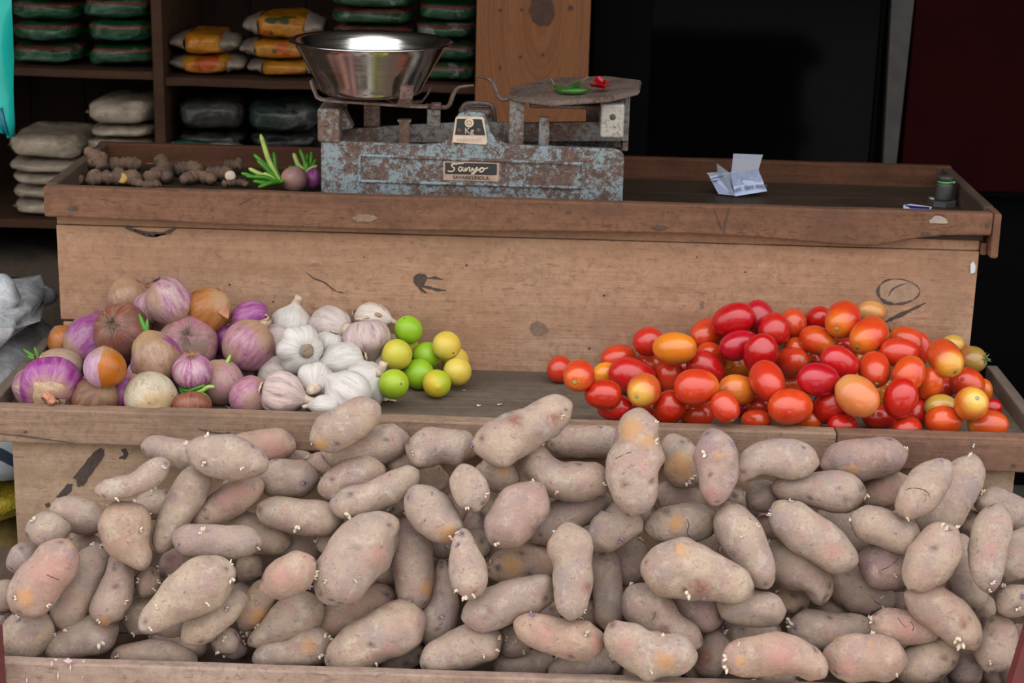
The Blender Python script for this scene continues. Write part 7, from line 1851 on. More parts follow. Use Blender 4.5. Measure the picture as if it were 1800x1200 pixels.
for k in range(11):
    bm = bmesh.new()
    a = 2 * math.pi * k / 11
    el = rs.uniform(-.2, 1.1)
    d = Vector((math.cos(a) * math.cos(el), math.sin(a) * math.cos(el), math.sin(el)))
    t1 = d.cross(Vector((0, 0, 1))).normalized(); t2 = d.cross(t1)
    L = rs.uniform(.016, .023)
    G = [[bm.verts.new(fc + d * L * i / 4 + t1 * (j - 2) * .0042 * math.sin(.5 + i * .6) + t2 * rs.uniform(-.0022, .0022)) for j in range(5)] for i in range(5)]
    for i in range(4):
        for j in range(4): bm.faces.new((G[i][j], G[i + 1][j], G[i + 1][j + 1], G[i][j + 1]))
    mobj('petal', bm, M['petal'], flower)
bm = bmesh.new(); sweep(bm, [fc + Vector((.004, .008, 0)), fc + Vector((.010, .012, .010)), fc + Vector((.014, .014, .013))], [.003, .004, .001], 7, flat=.4)
mobj('leaf', bm, M['green'], flower)

# ---------------------------------------------------------------- other things on the upper tray
ZU = 1.0135
# ginger roots
t = NT('ginger_skin')
v = t.coord('Object', rnd=8)
ringn = t.noise(v, 45, 5, .7)
c = t.mix(t.ramp(t.noise(v, 18, 4, .6), .38, .65), (0.155, 0.092, 0.054), (0.085, 0.052, 0.036))
c = t.mix(t.math('MULTIPLY', t.ramp(ringn, .5, .68), .6), c, (0.055, 0.038, 0.03))
c = t.mix(t.math('MULTIPLY', t.ramp(t.noise(v, 30, 4, .6), .62, .72), .6), c, (0.28, 0.19, 0.12))
t.set('Base Color', c); t.set('Roughness', .8); t.bump(ringn, .004, .8)
M['ginger'] = t.m
M['cut_yellow'] = plain('yellow_cut_root', (0.42, 0.25, 0.04), .5, noise_amt=.3, scale=150)
M['cut_white'] = plain('pale_cut_root', (0.58, 0.44, 0.34), .6, noise_amt=.15, scale=120)


def ginger(main, r, knobs, lab, cut=None, h=None, seed=0):
    rs = random.Random(seed)
    pts = []
    for (u, vv, hh) in main: pts.append(atz(u, vv, ZU + hh))
    C = crom(pts, 22)
    rad = []
    for k in range(22):
        e = min(1, math.sqrt(max(0.02, 1 - (1 - min(k, 21 - k) / 3.0) ** 2)) if min(k, 21 - k) < 3 else 1)
        rad.append(r * e * (1 + .16 * math.sin(k * 1.7 + seed) + .06 * math.sin(k * 4.1)))
    root = empty('ginger_root', (sum((Vector(p) for p in pts), Vector()) / len(pts)) * 1.0, lab, 'ginger', 'ginger roots in the tray corner')
    root.location.z = ZU
    bm = bmesh.new()
    sweep(bm, C, rad, 14)
    for (k, du, dv, kr, kl) in knobs:
        p0 = C[k]; d = (CR * du + CU * dv).normalized()
        sweep(bm, [p0, p0 + d * kl * .5, p0 + d * kl * .85, p0 + d * kl], [kr * .8, kr, kr * .85, kr * .35], 12)
    off = Vector((seed * 3.1, 0, 0))
    for v_ in bm.verts: v_.co += noise.noise_vector(v_.co * 55 + off) * .0032 + noise.noise_vector(v_.co * 140 + off) * .0012
    mn = min(v_.co.z for v_ in bm.verts)
    if mn < ZU: bmesh.ops.translate(bm, verts=bm.verts, vec=(0, 0, ZU - mn))
    mobj('rhizome', bm, M['ginger'], root)
    if cut:
        k, mat, cr = cut
        p = C[k]
        bm = bmesh.new()
        lathe(bm, [(0, .0015), (cr * .7, .001), (cr, 0), (cr, -.004)], 16)
        qd = (-CF + CU * .15).to_track_quat('Z', 'Y').to_matrix().to_4x4()
        bmesh.ops.transform(bm, matrix=Matrix.Translation(p - CF * (rad[k] * 1.02)) @ qd, verts=bm.verts)
        mobj('cut_face', bm, mat, root)
    return root


ginger([(163, 270, .045), (172, 282, .035), (182, 300, .018)], .015, [(3, -1, .7, .010, .022), (12, -1, -.2, .011, .024), (8, .9, .2, .012, .02)], 'two-lobed ginger root standing up against the tray side', seed=1)
ginger([(150, 318, .012), (172, 315, .013), (205, 314, .013), (250, 314, .013)], .0135, [(6, -.2, 1, .011, .018), (14, .4, 1, .010, .020)], 'long ginger root at the front with a yellow broken face', cut=(16, M['cut_yellow'], .010), seed=2)
ginger([(124, 320, .009), (135, 317, .010), (146, 319, .009)], .0095, [], 'small ginger nub at the outer end of the pile by the tray side', seed=3)
ginger([(258, 318, .010), (272, 312, .013), (285, 305, .016)], .0125, [(10, 1, .3, .010, .016)], 'stubby round-ended ginger root beside the yellow broken one', seed=4)
ginger([(282, 279, .030), (288, 292, .022), (294, 314, .013)], .0125, [(6, -.8, .5, .009, .018), (12, .9, .1, .010, .016)], 'crooked ginger root pointing up in the middle of the pile', seed=5)
ginger([(306, 300, .013), (330, 295, .016), (358, 299, .014)], .013, [(8, .2, 1, .011, .013), (15, .6, .8, .010, .012)], 'ringed ginger root lying behind the dark flat piece', seed=6)
ginger([(318, 322, .008), (345, 312, .011), (378, 321, .008)], .0115, [(10, -.2, 1, .008, .010)], 'dark flat ginger piece at the front of the pile', seed=7)
ginger([(362, 304, .012), (385, 306, .013), (408, 310, .014)], .0125, [(15, .3, 1, .010, .016)], 'ginger root with a pale cut end facing out beside the sprouting onion', cut=(20, M['cut_white'], .0105), seed=8)
ginger([(392, 292, .018), (408, 290, .020), (428, 287, .024)], .0105, [(16, .5, 1, .008, .014)], 'slender ginger root behind the pale cut one', seed=9)
ginger([(188, 292, .012), (218, 290, .013), (250, 291, .012)], .0125, [(5, -.3, 1, .009, .014), (16, .3, 1, .008, .012)], 'ginger root at the back of the pile beside the two-lobed one', seed=10)
ginger([(390, 326, .005), (415, 323, .006), (438, 326, .005)], .0065, [], 'flat brown ginger scrap at the front under the pale cut one', seed=11)
ginger([(232, 322, .006), (262, 326, .007), (284, 325, .006)], .0075, [], 'thin ginger scrap lying in front of the stubby one', seed=12)
bm = bmesh.new()
a = atz(265, 287, ZU + .026)
sweep(bm, [a + Vector((-.008, 0, 0)), a, a + Vector((.008, 0, .001))], [.0012, .002, .0008], 6, flat=.5)
bmesh.ops.translate(bm, verts=bm.verts, vec=(0, 0, -.0))
# (a dried petal caught between the roots)
tag(mobj('dried_petal', bm, plain('orange_petal', (.40, .10, .03), .7), None, smooth=True), 'orange dried petal caught on top of the ginger roots', 'petal')

# sprouting onions on the tray
def sprouting(cuv, z0, re, la, axw, mat, lab, specs, baseuv):
    p = atz(cuv[0], cuv[1], ZU + z0)
    bm = bmesh.new()
    prof = []
    for k in range(21):
        th = math.pi * k / 20
        prof.append((re * math.sin(th) if 0 < k < 20 else 0, la * math.cos(th) + .12 * la * math.exp(-(th / .3) ** 2)))
    lathe(bm, prof, 28)
    o = mobj('sprouting_onion', bm, mat, loc=p, local=True)
    tag(o, lab, 'onion')
    orient(o, axw, .5)
    q = o.rotation_quaternion.copy()
    b = atz(baseuv[0], baseuv[1], ZU + z0 * .8)
    for j, (u, vv, r, dy) in enumerate(specs):
        tip = at(u, vv, b.y + dy)
        mid = b.lerp(tip, .5) + Vector((0, 0, .004 * ((j % 3) - 1))) + (CR * .003 * ((j % 2) * 2 - 1))
        bm = bmesh.new()
        C = crom([b + (tip - b).normalized() * -.004, b.lerp(mid, .5), mid, mid.lerp(tip, .6), tip], 12)
        sweep(bm, C, [r * 1.25 * (.75 + .3 * math.sin(math.pi * k / 11)) if k < 11 else r * .45 for k in range(12)], 8)
        R_ = q.to_matrix().to_4x4(); R_.translation = p
        bmesh.ops.transform(bm, matrix=R_.inverted(), verts=bm.verts)
        mobj('leaf_shoot', bm, M['green'] if j % 4 else M['greenlight'], o, local=True)
    return o


sprouting((517, 315), .0255, .0255, .023, (CR * .2 + CU * .5 - CF * .1), OM['tanpink'], 'brown sprouting onion with a fan of cut green shoots, beside the scale',
          [(458, 236, .0040, .02), (446, 271, .0036, .01), (452, 281, .0034, .0), (424, 304, .0036, -.01), (437, 296, .0036, .0), (454, 329, .0034, -.03), (481, 267, .0040, .03), (470, 292, .0038, .01), (462, 305, .0038, .0), (445, 318, .0034, -.02), (497, 318, .0036, -.03), (433, 310, .0034, -.02), (466, 262, .0036, .02)], (493, 321))
sprouting((550, 314), .0215, .0165, .019, (CU * .9 + CR * .1), OM['purple'], 'dark purple sprouting onion squeezed between the brown one and the scale',
          [(516, 269, .0038, .02), (527, 262, .0034, .03), (507, 294, .0034, .0), (548, 266, .0030, .03), (558, 291, .0030, .0), (536, 282, .0036, .02), (541, 270, .0030, .03), (556, 279, .0028, .02)], (538, 303))

# folded prayer paper with clear film
M['paper'] = plain('printed_paper', (0.37, 0.43, 0.62), 0.5, noise_amt=.06, scale=25)
M['paper2'] = plain('printed_grey_panel', (0.20, 0.235, 0.36), 0.45, noise_amt=.35, scale=60)
t = NT('clear_film')
t.set('Base Color', (0.42, 0.45, 0.54, 1)); t.set('Roughness', .25); t.set('Alpha', .40)
M['film'] = t.m
M['ink'] = plain('blue_black_ink', (0.03, 0.035, 0.07), .6)
pap = empty('folded_leaflet', atz(1300, 338, ZU), 'crumpled pale blue printed leaflet with clear film standing on the upper tray', 'leaflet')
yp0 = atz(1292, 345, ZU).y


def quad(name, L, mat, th=.0006, par=pap):
    bm = bmesh.new()
    P = [at(u, vv, yp0 + dy) for u, vv, dy in L]
    n = (P[1] - P[0]).cross(P[2] - P[0]).normalized()
    sheet(bm, P, th, n if n.y < 0 else -n)
    return mobj(name, bm, mat, par, smooth=False)


fr = quad('front_leaf', [(1285, 306, .0), (1333, 299, .012), (1348, 336, -.004), (1292, 345, -.012)], M['paper'])
quad('grey_print', [(1285, 304, -.001), (1333, 297.5, .011), (1340, 319, .003), (1288, 327, -.0075)], M['paper2'], .0004)
quad('upper_leaf', [(1289, 270, .020), (1341, 272, .026), (1333, 299, .012), (1285, 306, .0)], M['film'])
quad('side_leaf', [(1247, 311, .02), (1276, 303, .03), (1292, 344, -.010), (1263, 341, .006)], M['paper'])
quad('film_leaf', [(1260, 287, .030), (1282, 303, .012), (1288, 342, -.010), (1264, 335, .012)], M['film'])
quad('film_leaf', [(1242, 304, .034), (1264, 302, .036), (1268, 312, .030), (1250, 313, .03)], M['film'])
quad('back_leaf', [(1276, 303, .03), (1333, 300, .03), (1345, 334, .02), (1290, 341, .02)], M['paper'])
bm = bmesh.new()
for L in ([(1250, 314), (1271, 309)], [(1253, 319), (1262, 317)]):
    A = [at(u, vv, yp0 + .010) for u, vv in L]
    sweep(bm, [A[0], A[0].lerp(A[1], .5), A[1]], .0008, 5)
mobj('printed_line', bm, M['ink'], pap)
ang = math.radians(9)
fl0, fl1 = at(1292, 338, yp0 - .0125), at(1347, 329, yp0 - .004)
dirx = (fl1 - fl0).normalized(); upz = (at(1285, 306, yp0 - .002) - fl0).normalized(); nn = dirx.cross(upz).normalized(); upz = nn.cross(dirx)
for j, (s, tx) in enumerate((('पण', .10), ('िशव', .46), ('लक्ष', .84))):
    o = text_obj('lettering', s, .0115, M['ink'], pap, (0, 0, 0), ext=.0002)
    p = fl0.lerp(fl1, tx) + upz * (.0035 - .006 * (tx - .45) ** 2) - nn * (-.0014)
    mat_ = Matrix((dirx, upz, nn)).transposed().to_4x4()
    o.rotation_euler = (mat_ @ Matrix.Rotation(math.radians((14, 4, -8)[j]), 4, 'Z')).to_euler()
    o.location = p - wloc(pap)

# small iron weight with a green band, on a dark flat weight
M['iron'] = plain('dark_cast_iron', (0.055, 0.052, 0.048), .55, metal=.3, noise_amt=.25, scale=120, bump=.001)
M['greenband'] = plain('green_rubber', (0.10, 0.42, 0.12), .5)
p = atz(1680, 352, ZU + .009); p.y = max(p.y, .072)
pb = at(1681, 358, p.y)
pb.x = min(pb.x, .7985)
flatw = empty('flat_iron_weight', (pb.x, p.y, ZU), 'flat dark octagonal iron weight lying in the tray corner', 'weight')
bm = bmesh.new(); lathe(bm, [(0, .010), (.025, .010), (.0285, .008), (.0295, 0), (0, 0)], 8)
mobj('disc', bm, M['iron'], flatw, smooth=False, local=True)
bm = bmesh.new(); box(bm, -.026, -.016, -.010, .006, .0102, .0135, .002)
mobj('lug', bm, M['bare_metal'], flatw, smooth=False, local=True)
wt = empty('iron_weight', (pb.x + .001, p.y, ZU + .0102), 'small bottle-shaped iron weight with a green band round its neck', 'weight')
hw = (at(1696, 340, p.y).x - at(1666, 340, p.y).x) / 2
zt2 = at(1683, 309, p.y).z - (ZU + .0102)
bm = bmesh.new()
lathe(bm, [(0, 0), (hw * 1.02, 0), (hw * 1.05, .003), (hw, zt2 * .60), (hw * .95, zt2 * .66), (hw * .72, zt2 * .70), (hw * .70, zt2 * .78), (hw * .9, zt2 * .82), (hw * .93, zt2 * .95), (hw * .8, zt2), (0, zt2)], 28)
mobj('body', bm, M['iron'], wt, local=True)
bm = bmesh.new()
lathe(bm, [(hw * .72 + .0022 * math.cos(a), zt2 * .74 + .0020 * math.sin(a)) for a in [i * math.pi / 4 for i in range(9)]], 24)
sweep(bm, [(hw * .7, -.004, zt2 * .74), (hw * 1.05, -.006, zt2 * .745), (hw * 1.15, -.004, zt2 * .75)], [.002, .0022, .0012], 6)
mobj('green_band', bm, M['greenband'], wt, local=True)
# blue and white card
card = empty('blue_card', atz(1613, 366, ZU), 'small blue and white card lying flat behind the tray front', 'card')
bm = bmesh.new()
cc = card.location
cc.z += .0012
sheet(bm, [at(1588, 361, cc.y + .012), at(1600, 359, cc.y + .022), at(1638, 364, cc.y + .018), at(1636, 368.5, cc.y - .01), at(1588, 368, cc.y - .02)][::-1], .0008, (0, 0, 1))
mobj('card_sheet', bm, plain('white_card', (.62, .62, .66), .5), card, smooth=False)
bm = bmesh.new()
sheet(bm, [at(1592, 361.6, cc.y + .010) + Vector((0, 0, .0012)), at(1634, 365.4, cc.y + .008) + Vector((0, 0, .0012)), at(1634, 369, cc.y - .01) + Vector((0, 0, .0012)), at(1590, 367, cc.y - .01) + Vector((0, 0, .0012))][::-1], .0003, (0, 0, 1))
mobj('blue_print', bm, plain('blue_print', (.01, .015, .16), .5), card, smooth=False)

# crumbs of garlic skin on the lower tray
for i, (u, vv, s) in enumerate(((668, 696, .012), (676, 703, .012), (690, 705, .008), (664, 705, .006), (842, 713, .005), (878, 711, .005), (816, 686, .003))):
    rs = random.Random(i + 60)
    c = atz(u, vv, .7245)
    bm = bmesh.new()
    vs = [[bm.verts.new(c + Vector(((a - 1.5) * s * .5 + rs.uniform(-1, 1) * s * .12, (b - 1.5) * s * .4, rs.uniform(0, 1) * s * .35))) for b in range(4)] for a in range(4)]
    for a in range(3):
        for b in range(3): bm.faces.new((vs[a][b], vs[a + 1][b], vs[a + 1][b + 1], vs[a][b + 1]))
    tag(mobj('garlic_skin', bm, M['gflake']), ('large curled scrap of garlic skin under the scarred green lime', 'torn scrap of garlic skin in front of the scarred green lime', 'small garlic skin scrap just right of the torn one', 'tiny garlic skin scrap by the sausage-shaped potato tip', 'pale chip on the bare tray boards below the limes', 'second pale chip on the bare tray boards, further from the limes', 'tiny white speck on the bare tray boards under the yellow lime')[i], 'skin scrap')
# ---------------------------------------------------------------- behind the stall: storage shelf and its bags
YF = 1.2      # front plane of the shelf
def noisy(bm, amp, freq, seed):
    off = Vector((seed * 5.7, seed * 2.1, 0))
    for v in bm.verts: v.co += noise.noise_vector(v.co * freq + off) * amp


sx0, sxd, sx1 = -1.50, at(281, 200, YF).x, 0.02
z_low, z_mid, z_top = 0.715, at(560, 150, YF).z, 1.50
shelf = empty('storage_shelf', (-.7, 1.4, 0), 'dark brown wooden storage shelf stacked with bagged goods behind the stall', 'shelf')
def shp(n, bm, m): return mobj(n, bm, m, shelf, smooth=False)
zl2 = at(25, 385, YF).z
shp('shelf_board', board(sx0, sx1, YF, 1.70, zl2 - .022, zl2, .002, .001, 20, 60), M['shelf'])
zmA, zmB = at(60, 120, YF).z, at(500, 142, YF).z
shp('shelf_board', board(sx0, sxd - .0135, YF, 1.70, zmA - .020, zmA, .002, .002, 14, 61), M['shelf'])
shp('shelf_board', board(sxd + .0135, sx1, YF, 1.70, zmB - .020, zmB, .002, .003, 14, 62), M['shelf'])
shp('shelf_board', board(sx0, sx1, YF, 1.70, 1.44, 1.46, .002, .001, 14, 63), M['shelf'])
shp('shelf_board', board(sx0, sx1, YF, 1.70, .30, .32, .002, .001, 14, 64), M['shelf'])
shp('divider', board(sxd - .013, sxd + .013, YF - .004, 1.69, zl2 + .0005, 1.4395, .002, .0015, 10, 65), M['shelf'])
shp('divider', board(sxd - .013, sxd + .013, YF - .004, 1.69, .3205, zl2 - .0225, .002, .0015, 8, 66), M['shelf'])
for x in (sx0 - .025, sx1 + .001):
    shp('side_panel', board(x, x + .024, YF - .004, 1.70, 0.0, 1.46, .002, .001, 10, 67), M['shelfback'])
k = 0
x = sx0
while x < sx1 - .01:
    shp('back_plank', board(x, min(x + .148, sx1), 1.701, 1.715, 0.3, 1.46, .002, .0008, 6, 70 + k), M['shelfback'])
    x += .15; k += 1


def bagmat(name, base, rough=.22, stripe=None, band=None, noise_c=None, spots=None, spec=.5, zs=None):
    t = NT(name)
    v = t.coord('Object', rnd=6)
    raw = t.coord('Object')
    s = t.sep(raw)
    f = t.noise(v, 20, 4, .6)
    c = t.mix(t.ramp(f, .35, .65), tuple(q * .75 for q in base), base)
    if noise_c: c = t.mix(t.ramp(t.noise(v, 9, 3, .5, .4), .50, .58), c, noise_c)
    if spots:
        c = t.mix(t.ramp(t.noise(v, 16, 2, .5), .62, .65), c, spots)
    if band:   # lower band of another colour
        c = t.mix(t.ramp(s[2], band[1] - .002, band[1] + .002), band[0], c)
    if stripe:  # dotted printed line
        w_ = t.math('SINE', t.math('MULTIPLY', s[0], 900.0))
        a = t.ramp(t.math('ABSOLUTE', t.math('SUBTRACT', s[2], stripe[1])), stripe[2] * .7, stripe[2], 1, 0)
        c = t.mix(t.math('MULTIPLY', a, t.ramp(w_, -.9, .3, .35, 1)), c, stripe[0])
    t.set('Base Color', c)
    t.set('Roughness', rough)
    t.set('Specular IOR Level', spec)
    t.bump(t.noise(v, 38, 5, .75, 1.2), .012, .9)
    t.set('Coat Weight', .4); t.set('Coat Roughness', .12)
    return t.m


M['greenbag'] = bagmat('green_printed_plastic', (0.006, 0.068, 0.018), .16, stripe=((0.20, 0.030, 0.035), .040, .0042), band=((0.020, 0.080, 0.045), .020))
M['greenbag2'] = bagmat('green_white_printed_plastic', (0.008, 0.065, 0.020), .2, stripe=((0.20, 0.030, 0.035), .034, .004), spots=(0.16, 0.17, 0.15))
M['yellowbag'] = bagmat('yellow_orange_printed_plastic', (0.50, 0.19, 0.008), .22, noise_c=(0.42, 0.065, 0.006), spots=(0.05, 0.06, 0.01))
M['whiteend'] = bagmat('white_bag_end', (0.33, 0.26, 0.20), .35)
M['sugarbag'] = bagmat('clear_bag_of_sugar', (0.44, 0.35, 0.26), .16)
M['lentilbag'] = bagmat('clear_bag_of_dark_pulses', (0.022, 0.020, 0.018), .14, noise_c=(0.045, 0.042, 0.036))
M['riceprint'] = bagmat('white_bag_green_print', (0.17, 0.155, 0.135), .25, noise_c=(0.012, 0.06, 0.035))
M['clearbag'] = bagmat('clear_bag_green_print', (0.075, 0.075, 0.068), .12, noise_c=(0.012, 0.026, 0.018), spots=(0.008, 0.010, 0.008))


def pillow(w, d, h, seed, px=2.6, n=(18, 14, 8), crinkle=.004):
    """a stuffed bag: rounded pillow w x d x h with its base on z=0"""
    bm = bmesh.new()
    N, K = 44, 16
    rs = random.Random(seed)
    rings = []
    for k in range(K + 1):
        ph = -math.pi / 2 + math.pi * k / K
        cz, rz = math.sin(ph), math.cos(ph)
        zz = (abs(cz) ** .62) * (1 if cz > 0 else -1)
        rad = max(rz, 0) ** .26
        ring = []
        for j in range(N):
            a = 2 * math.pi * j / N
            ca, sa = math.cos(a), math.sin(a)
            q = 2 / 4.2
            x = abs(ca) ** q * (1 if ca > 0 else -1) * rad * w / 2
            y = abs(sa) ** q * (1 if sa > 0 else -1) * rad * d / 2
            edge = max(abs(x) / (w / 2), abs(y) / (d / 2))
            z = zz * h / 2 * (1 - .16 * edge ** 5)
            ring.append(bm.verts.new((x, y, z)))
        rings.append(ring)
    for k in range(K):
        for j in range(N): bm.faces.new((rings[k][j], rings[k][(j + 1) % N], rings[k + 1][(j + 1) % N], rings[k + 1][j]))
    bmesh.ops.remove_doubles(bm, verts=bm.verts, dist=1e-5)
    off = Vector((seed * 3.3, seed, 0))
    for v in bm.verts:
        v.co += noise.noise_vector(Vector((v.co.x * 26, v.co.y * 26, v.co.z * 60)) + off) * crinkle
        v.co += noise.noise_vector(v.co * 9 + off) * crinkle * 1.2
    mn = min(v.co.z for v in bm.verts); mx = max(v.co.z for v in bm.verts)
    for v in bm.verts: v.co.z = (v.co.z - mn) / (mx - mn) * h
    bmesh.ops.recalc_face_normals(bm, faces=bm.faces)
    return bm


def seal(bm, w, d, h, rs):
    pass


def bag(name, u0, u1, vb, vt, mat, lab, cat='bag', group=None, d=.24, y=None, seed=0, rot=0.0, z0=None, crinkle=.004):
    """bag whose front face spans photo pixels u0..u1 and vb (base) to vt (top) on the plane y"""
    y = YF + .012 if y is None else y
    a, b = at(u0, vb, y), at(u1, vb, y)
    h = at((u0 + u1) / 2, vt, y).z - at((u0 + u1) / 2, vb, y).z
    w_ = b.x - a.x
    z = (a.z + b.z) / 2 if z0 is None else z0
    o = mobj(name, pillow(w_, d, h, seed, crinkle=crinkle), mat, loc=((a.x + b.x) / 2, y + d / 2, z), local=True)
    o.rotation_euler = (0, 0, rot)
    tag(o, lab, cat, group)
    for sg in (-1, 1):   # heat-sealed end fins
        bm = bmesh.new()
        rs = random.Random(seed + sg)
        G = [[bm.verts.new((sg * (w_ / 2 - .004 + .012 * i), -d / 2 * .82 + d * .82 * j / 8, h * .48 + rs.uniform(-.003, .003))) for j in range(9)] for i in range(2)]
        for j in range(8): bm.faces.new((G[0][j], G[1][j], G[1][j + 1], G[0][j + 1]))
        mobj('sealed_end', bm, mat, o, local=True)
    return o, h


# stacks: green bags
GR = 'green plastic bags on the upper shelf'
def stack(specs, u0, u1, v0, heights, mat, labs, group, d=.24, seed=0, jit=5, crinkle=.004, z0=None):
    rs = random.Random(seed)
    y = YF + .014
    z = at((u0 + u1) / 2, v0, y).z if z0 is None else z0
    for k, hp in enumerate(heights):
        du = rs.uniform(-jit, jit)
        a, b = at(u0 + du, v0, y), at(u1 + du, v0, y)
        h = hp / 730.0
        w_ = b.x - a.x
        o = mobj(specs, pillow(w_, d, h - .0015, seed * 10 + k, crinkle=crinkle), mat, loc=((a.x + b.x) / 2, y + d / 2 + rs.uniform(0, .006), z + .0030), local=True)
        o.rotation_euler = (0, 0, rs.uniform(-.04, .04))
        tag(o, labs[k], 'bag', group)
        for sg in (-1, 1):
            bm = bmesh.new()
            G = [[bm.verts.new((sg * (w_ / 2 - .007 + .008 * i), -d / 2 * .8 + d * .8 * j / 8, h * .46 + rs.uniform(-.004, .004))) for j in range(9)] for i in range(2)]
            for j in range(8): bm.faces.new((G[0][j], G[1][j], G[1][j + 1], G[0][j + 1]))
            mobj('sealed_end', bm, mat, o, local=True)
        z += h


stack('green_bag', 16, 134, 117, [38, 38, 38, 38], M['greenbag'], ['bottom green bag of the outer stack beside the turquoise plastic', 'second green bag up in the stack beside the turquoise plastic', 'third green bag up in the stack beside the turquoise plastic', 'topmost green bag of the stack beside the turquoise plastic'], GR, seed=1, z0=zmA + .001, crinkle=.007)
stack('green_bag', 143, 260, 124, [41, 42, 46, 40], M['greenbag'], ['bottom green bag of the stack against the shelf divider', 'second green bag up in the stack against the divider', 'third green bag up in the stack against the divider', 'topmost green bag of the stack against the divider'], GR, seed=2, z0=zmA + .001, crinkle=.007)


# yellow bags with twisted white ends
def yellow(u0, u1, vb, vt, lab, seed, z0=None, ends=(1, 1)):
    y = YF + .02
    a, b = at(u0, vb, y), at(u1, vb, y)
    h = at(u0, vt, y).z - at(u0, vb, y).z
    z = a.z if z0 is None else z0
    w_ = b.x - a.x; d = .20
    root = empty('yellow_bag', ((a.x + b.x) / 2, y + d / 2, z), lab, 'bag', 'yellow bags with white ends')
    e0 = .030 * ends[0]; e1 = .030 * ends[1]
    bm = pillow(w_ - e0 - e1, d, h, seed, crinkle=.004)
    bmesh.ops.translate(bm, verts=bm.verts, vec=((e0 - e1) / 2, 0, 0))
    mobj('printed_body', bm, M['yellowbag'], root, local=True)
    for sg, e in ((-1, e0), (1, e1)):
        if e == 0: continue
        bm = bmesh.new()
        rs = random.Random(seed + sg)
        x0 = sg * (w_ / 2 - e * 1.25)
        rings = []
        for i in range(5):
            t_ = i / 4
            hh = h * (.92 - .45 * t_)
            rings.append([bm.verts.new((x0 + sg * e * 1.25 * t_ + rs.uniform(-.002, .002), math.cos(2 * math.pi * j / 16) * d * (.46 - .12 * t_), h * .47 + math.sin(2 * math.pi * j / 16) * hh / 2 + rs.uniform(-.003, .003))) for j in range(16)])
        for i in range(4):
            for j in range(16): bm.faces.new((rings[i][j], rings[i][(j + 1) % 16], rings[i + 1][(j + 1) % 16], rings[i + 1][j]))
        bm.faces.new(rings[-1])
        bmesh.ops.recalc_face_normals(bm, faces=bm.faces)
        zmin = min(v.co.z for v in bm.verts)
        mobj('white_end', bm, M['whiteend'], root, local=True)
    return root, z + h


_, z1 = yellow(294, 424, 136, 102, 'bottom yellow bag of the stack nearest the shelf divider', 1, zmB + .004)
yellow(294, 412, 101, 62, 'upper orange yellow bag of the stack nearest the divider', 2, z1 + .001)
_, z1 = yellow(430, 566, 136, 107, 'bottom yellow bag of the stack behind the steel bowl', 3, zmB + .004)
_, z1 = yellow(418, 560, 107, 72, 'middle yellow bag of the stack behind the steel bowl', 4, z1 + .001)
yellow(423, 562, 72, 27, 'top yellow bag of the stack behind the steel bowl', 5, z1 + .001)

# green bags further along behind the bowl
G2 = 'green bags behind the steel bowl'
stack('green_bag', 578, 722, 146, [33, 31, 31, 30, 28], M['greenbag2'], ['lowest green bag of the column directly behind the bowl', 'second green bag in the column directly behind the bowl', 'third green bag in the column directly behind the bowl', 'fourth green bag in the column directly behind the bowl', 'top green bag of the column directly behind the bowl'], G2, seed=4, z0=zmB + .001)
stack('green_bag', 731, 836, 146, [36, 36, 34, 34], M['greenbag2'], ['lowest white-flecked green bag next to the pine post', 'second white-flecked green bag next to the pine post', 'third white-flecked green bag next to the pine post', 'top white-flecked green bag next to the pine post'], G2, seed=5, z0=zmB + .001)

# sugar bags
stack('sugar_bag', 15, 142, 384, [29, 27, 23, 24, 48], M['sugarbag'], ['bottom clear bag of sugar in the outer stack', 'second sugar bag from the bottom of the outer stack', 'middle sugar bag of the outer stack', 'fourth sugar bag up in the outer stack', 'plump topmost sugar bag of the outer stack'], 'sugar bags on the lower shelf', seed=6, z0=zl2 + .001, jit=3, crinkle=.006)
stack('sugar_bag', 152, 264, 384, [30, 30, 30, 30, 24, 24, 46], M['sugarbag'], ['lowest sugar bag of the taller stack, hidden behind the tray', 'second sugar bag of the taller stack, hidden behind the tray', 'third sugar bag of the taller stack behind the tray', 'fourth sugar bag of the taller stack, behind the ginger', 'sugar bag third from the top of the taller stack', 'sugar bag second from the top of the taller stack', 'plump topmost sugar bag of the taller stack by the divider'], 'sugar bags on the lower shelf', seed=7, z0=zl2 + .001, jit=4, crinkle=.006)
stack('pulse_bag', 306, 421, 390, [45, 45, 45, 25, 58], M['lentilbag'], ['lowest dark pulse bag behind the tray, right of the divider', 'second dark pulse bag behind the tray, right of the divider', 'third dark pulse bag behind the tray, right of the divider', 'thin dark bag under the plump bag of black pulses', 'plump clear bag of black pulses right of the divider'], 'pulse bags on the lower shelf', seed=8, z0=zl2 + .001, crinkle=.006)
bag('rice_bag', 294, 426, 262, 232, M['riceprint'], 'white bag with green printing in front of the black pulses', y=YF - .03, d=.04, seed=9, z0=zl2 + .170)
stack('clear_bag', 438, 556, 394, [45, 45, 45, 25, 58], M['clearbag'], ['lowest clear printed bag, hidden behind the tray', 'second clear printed bag, hidden behind the tray', 'third clear printed bag behind the tray', 'pale clear bag under the green printed one', 'clear bulging bag with dark green print above the sprouting onions'], 'clear printed bags', seed=10, z0=zl2 + .001, crinkle=.008)

# dim sacks on the lowest shelf
M['dimsack'] = plain('brown_jute_sack', (0.055, 0.038, 0.024), .9, noise_amt=.25, scale=60, bump=.003)
for i, (x, w_, lab) in enumerate(((-1.30, .34, 'dim brown sack on the lowest shelf behind the plastic bags'), (-.62, .34, 'dim brown sack low on the shelf behind the stall'))):
    o = mobj('jute_sack', pillow(w_, .34, .27, 40 + i, crinkle=.012), M['dimsack'], loc=(x, 1.42, .3205), local=True)
    tag(o, lab, 'sack')

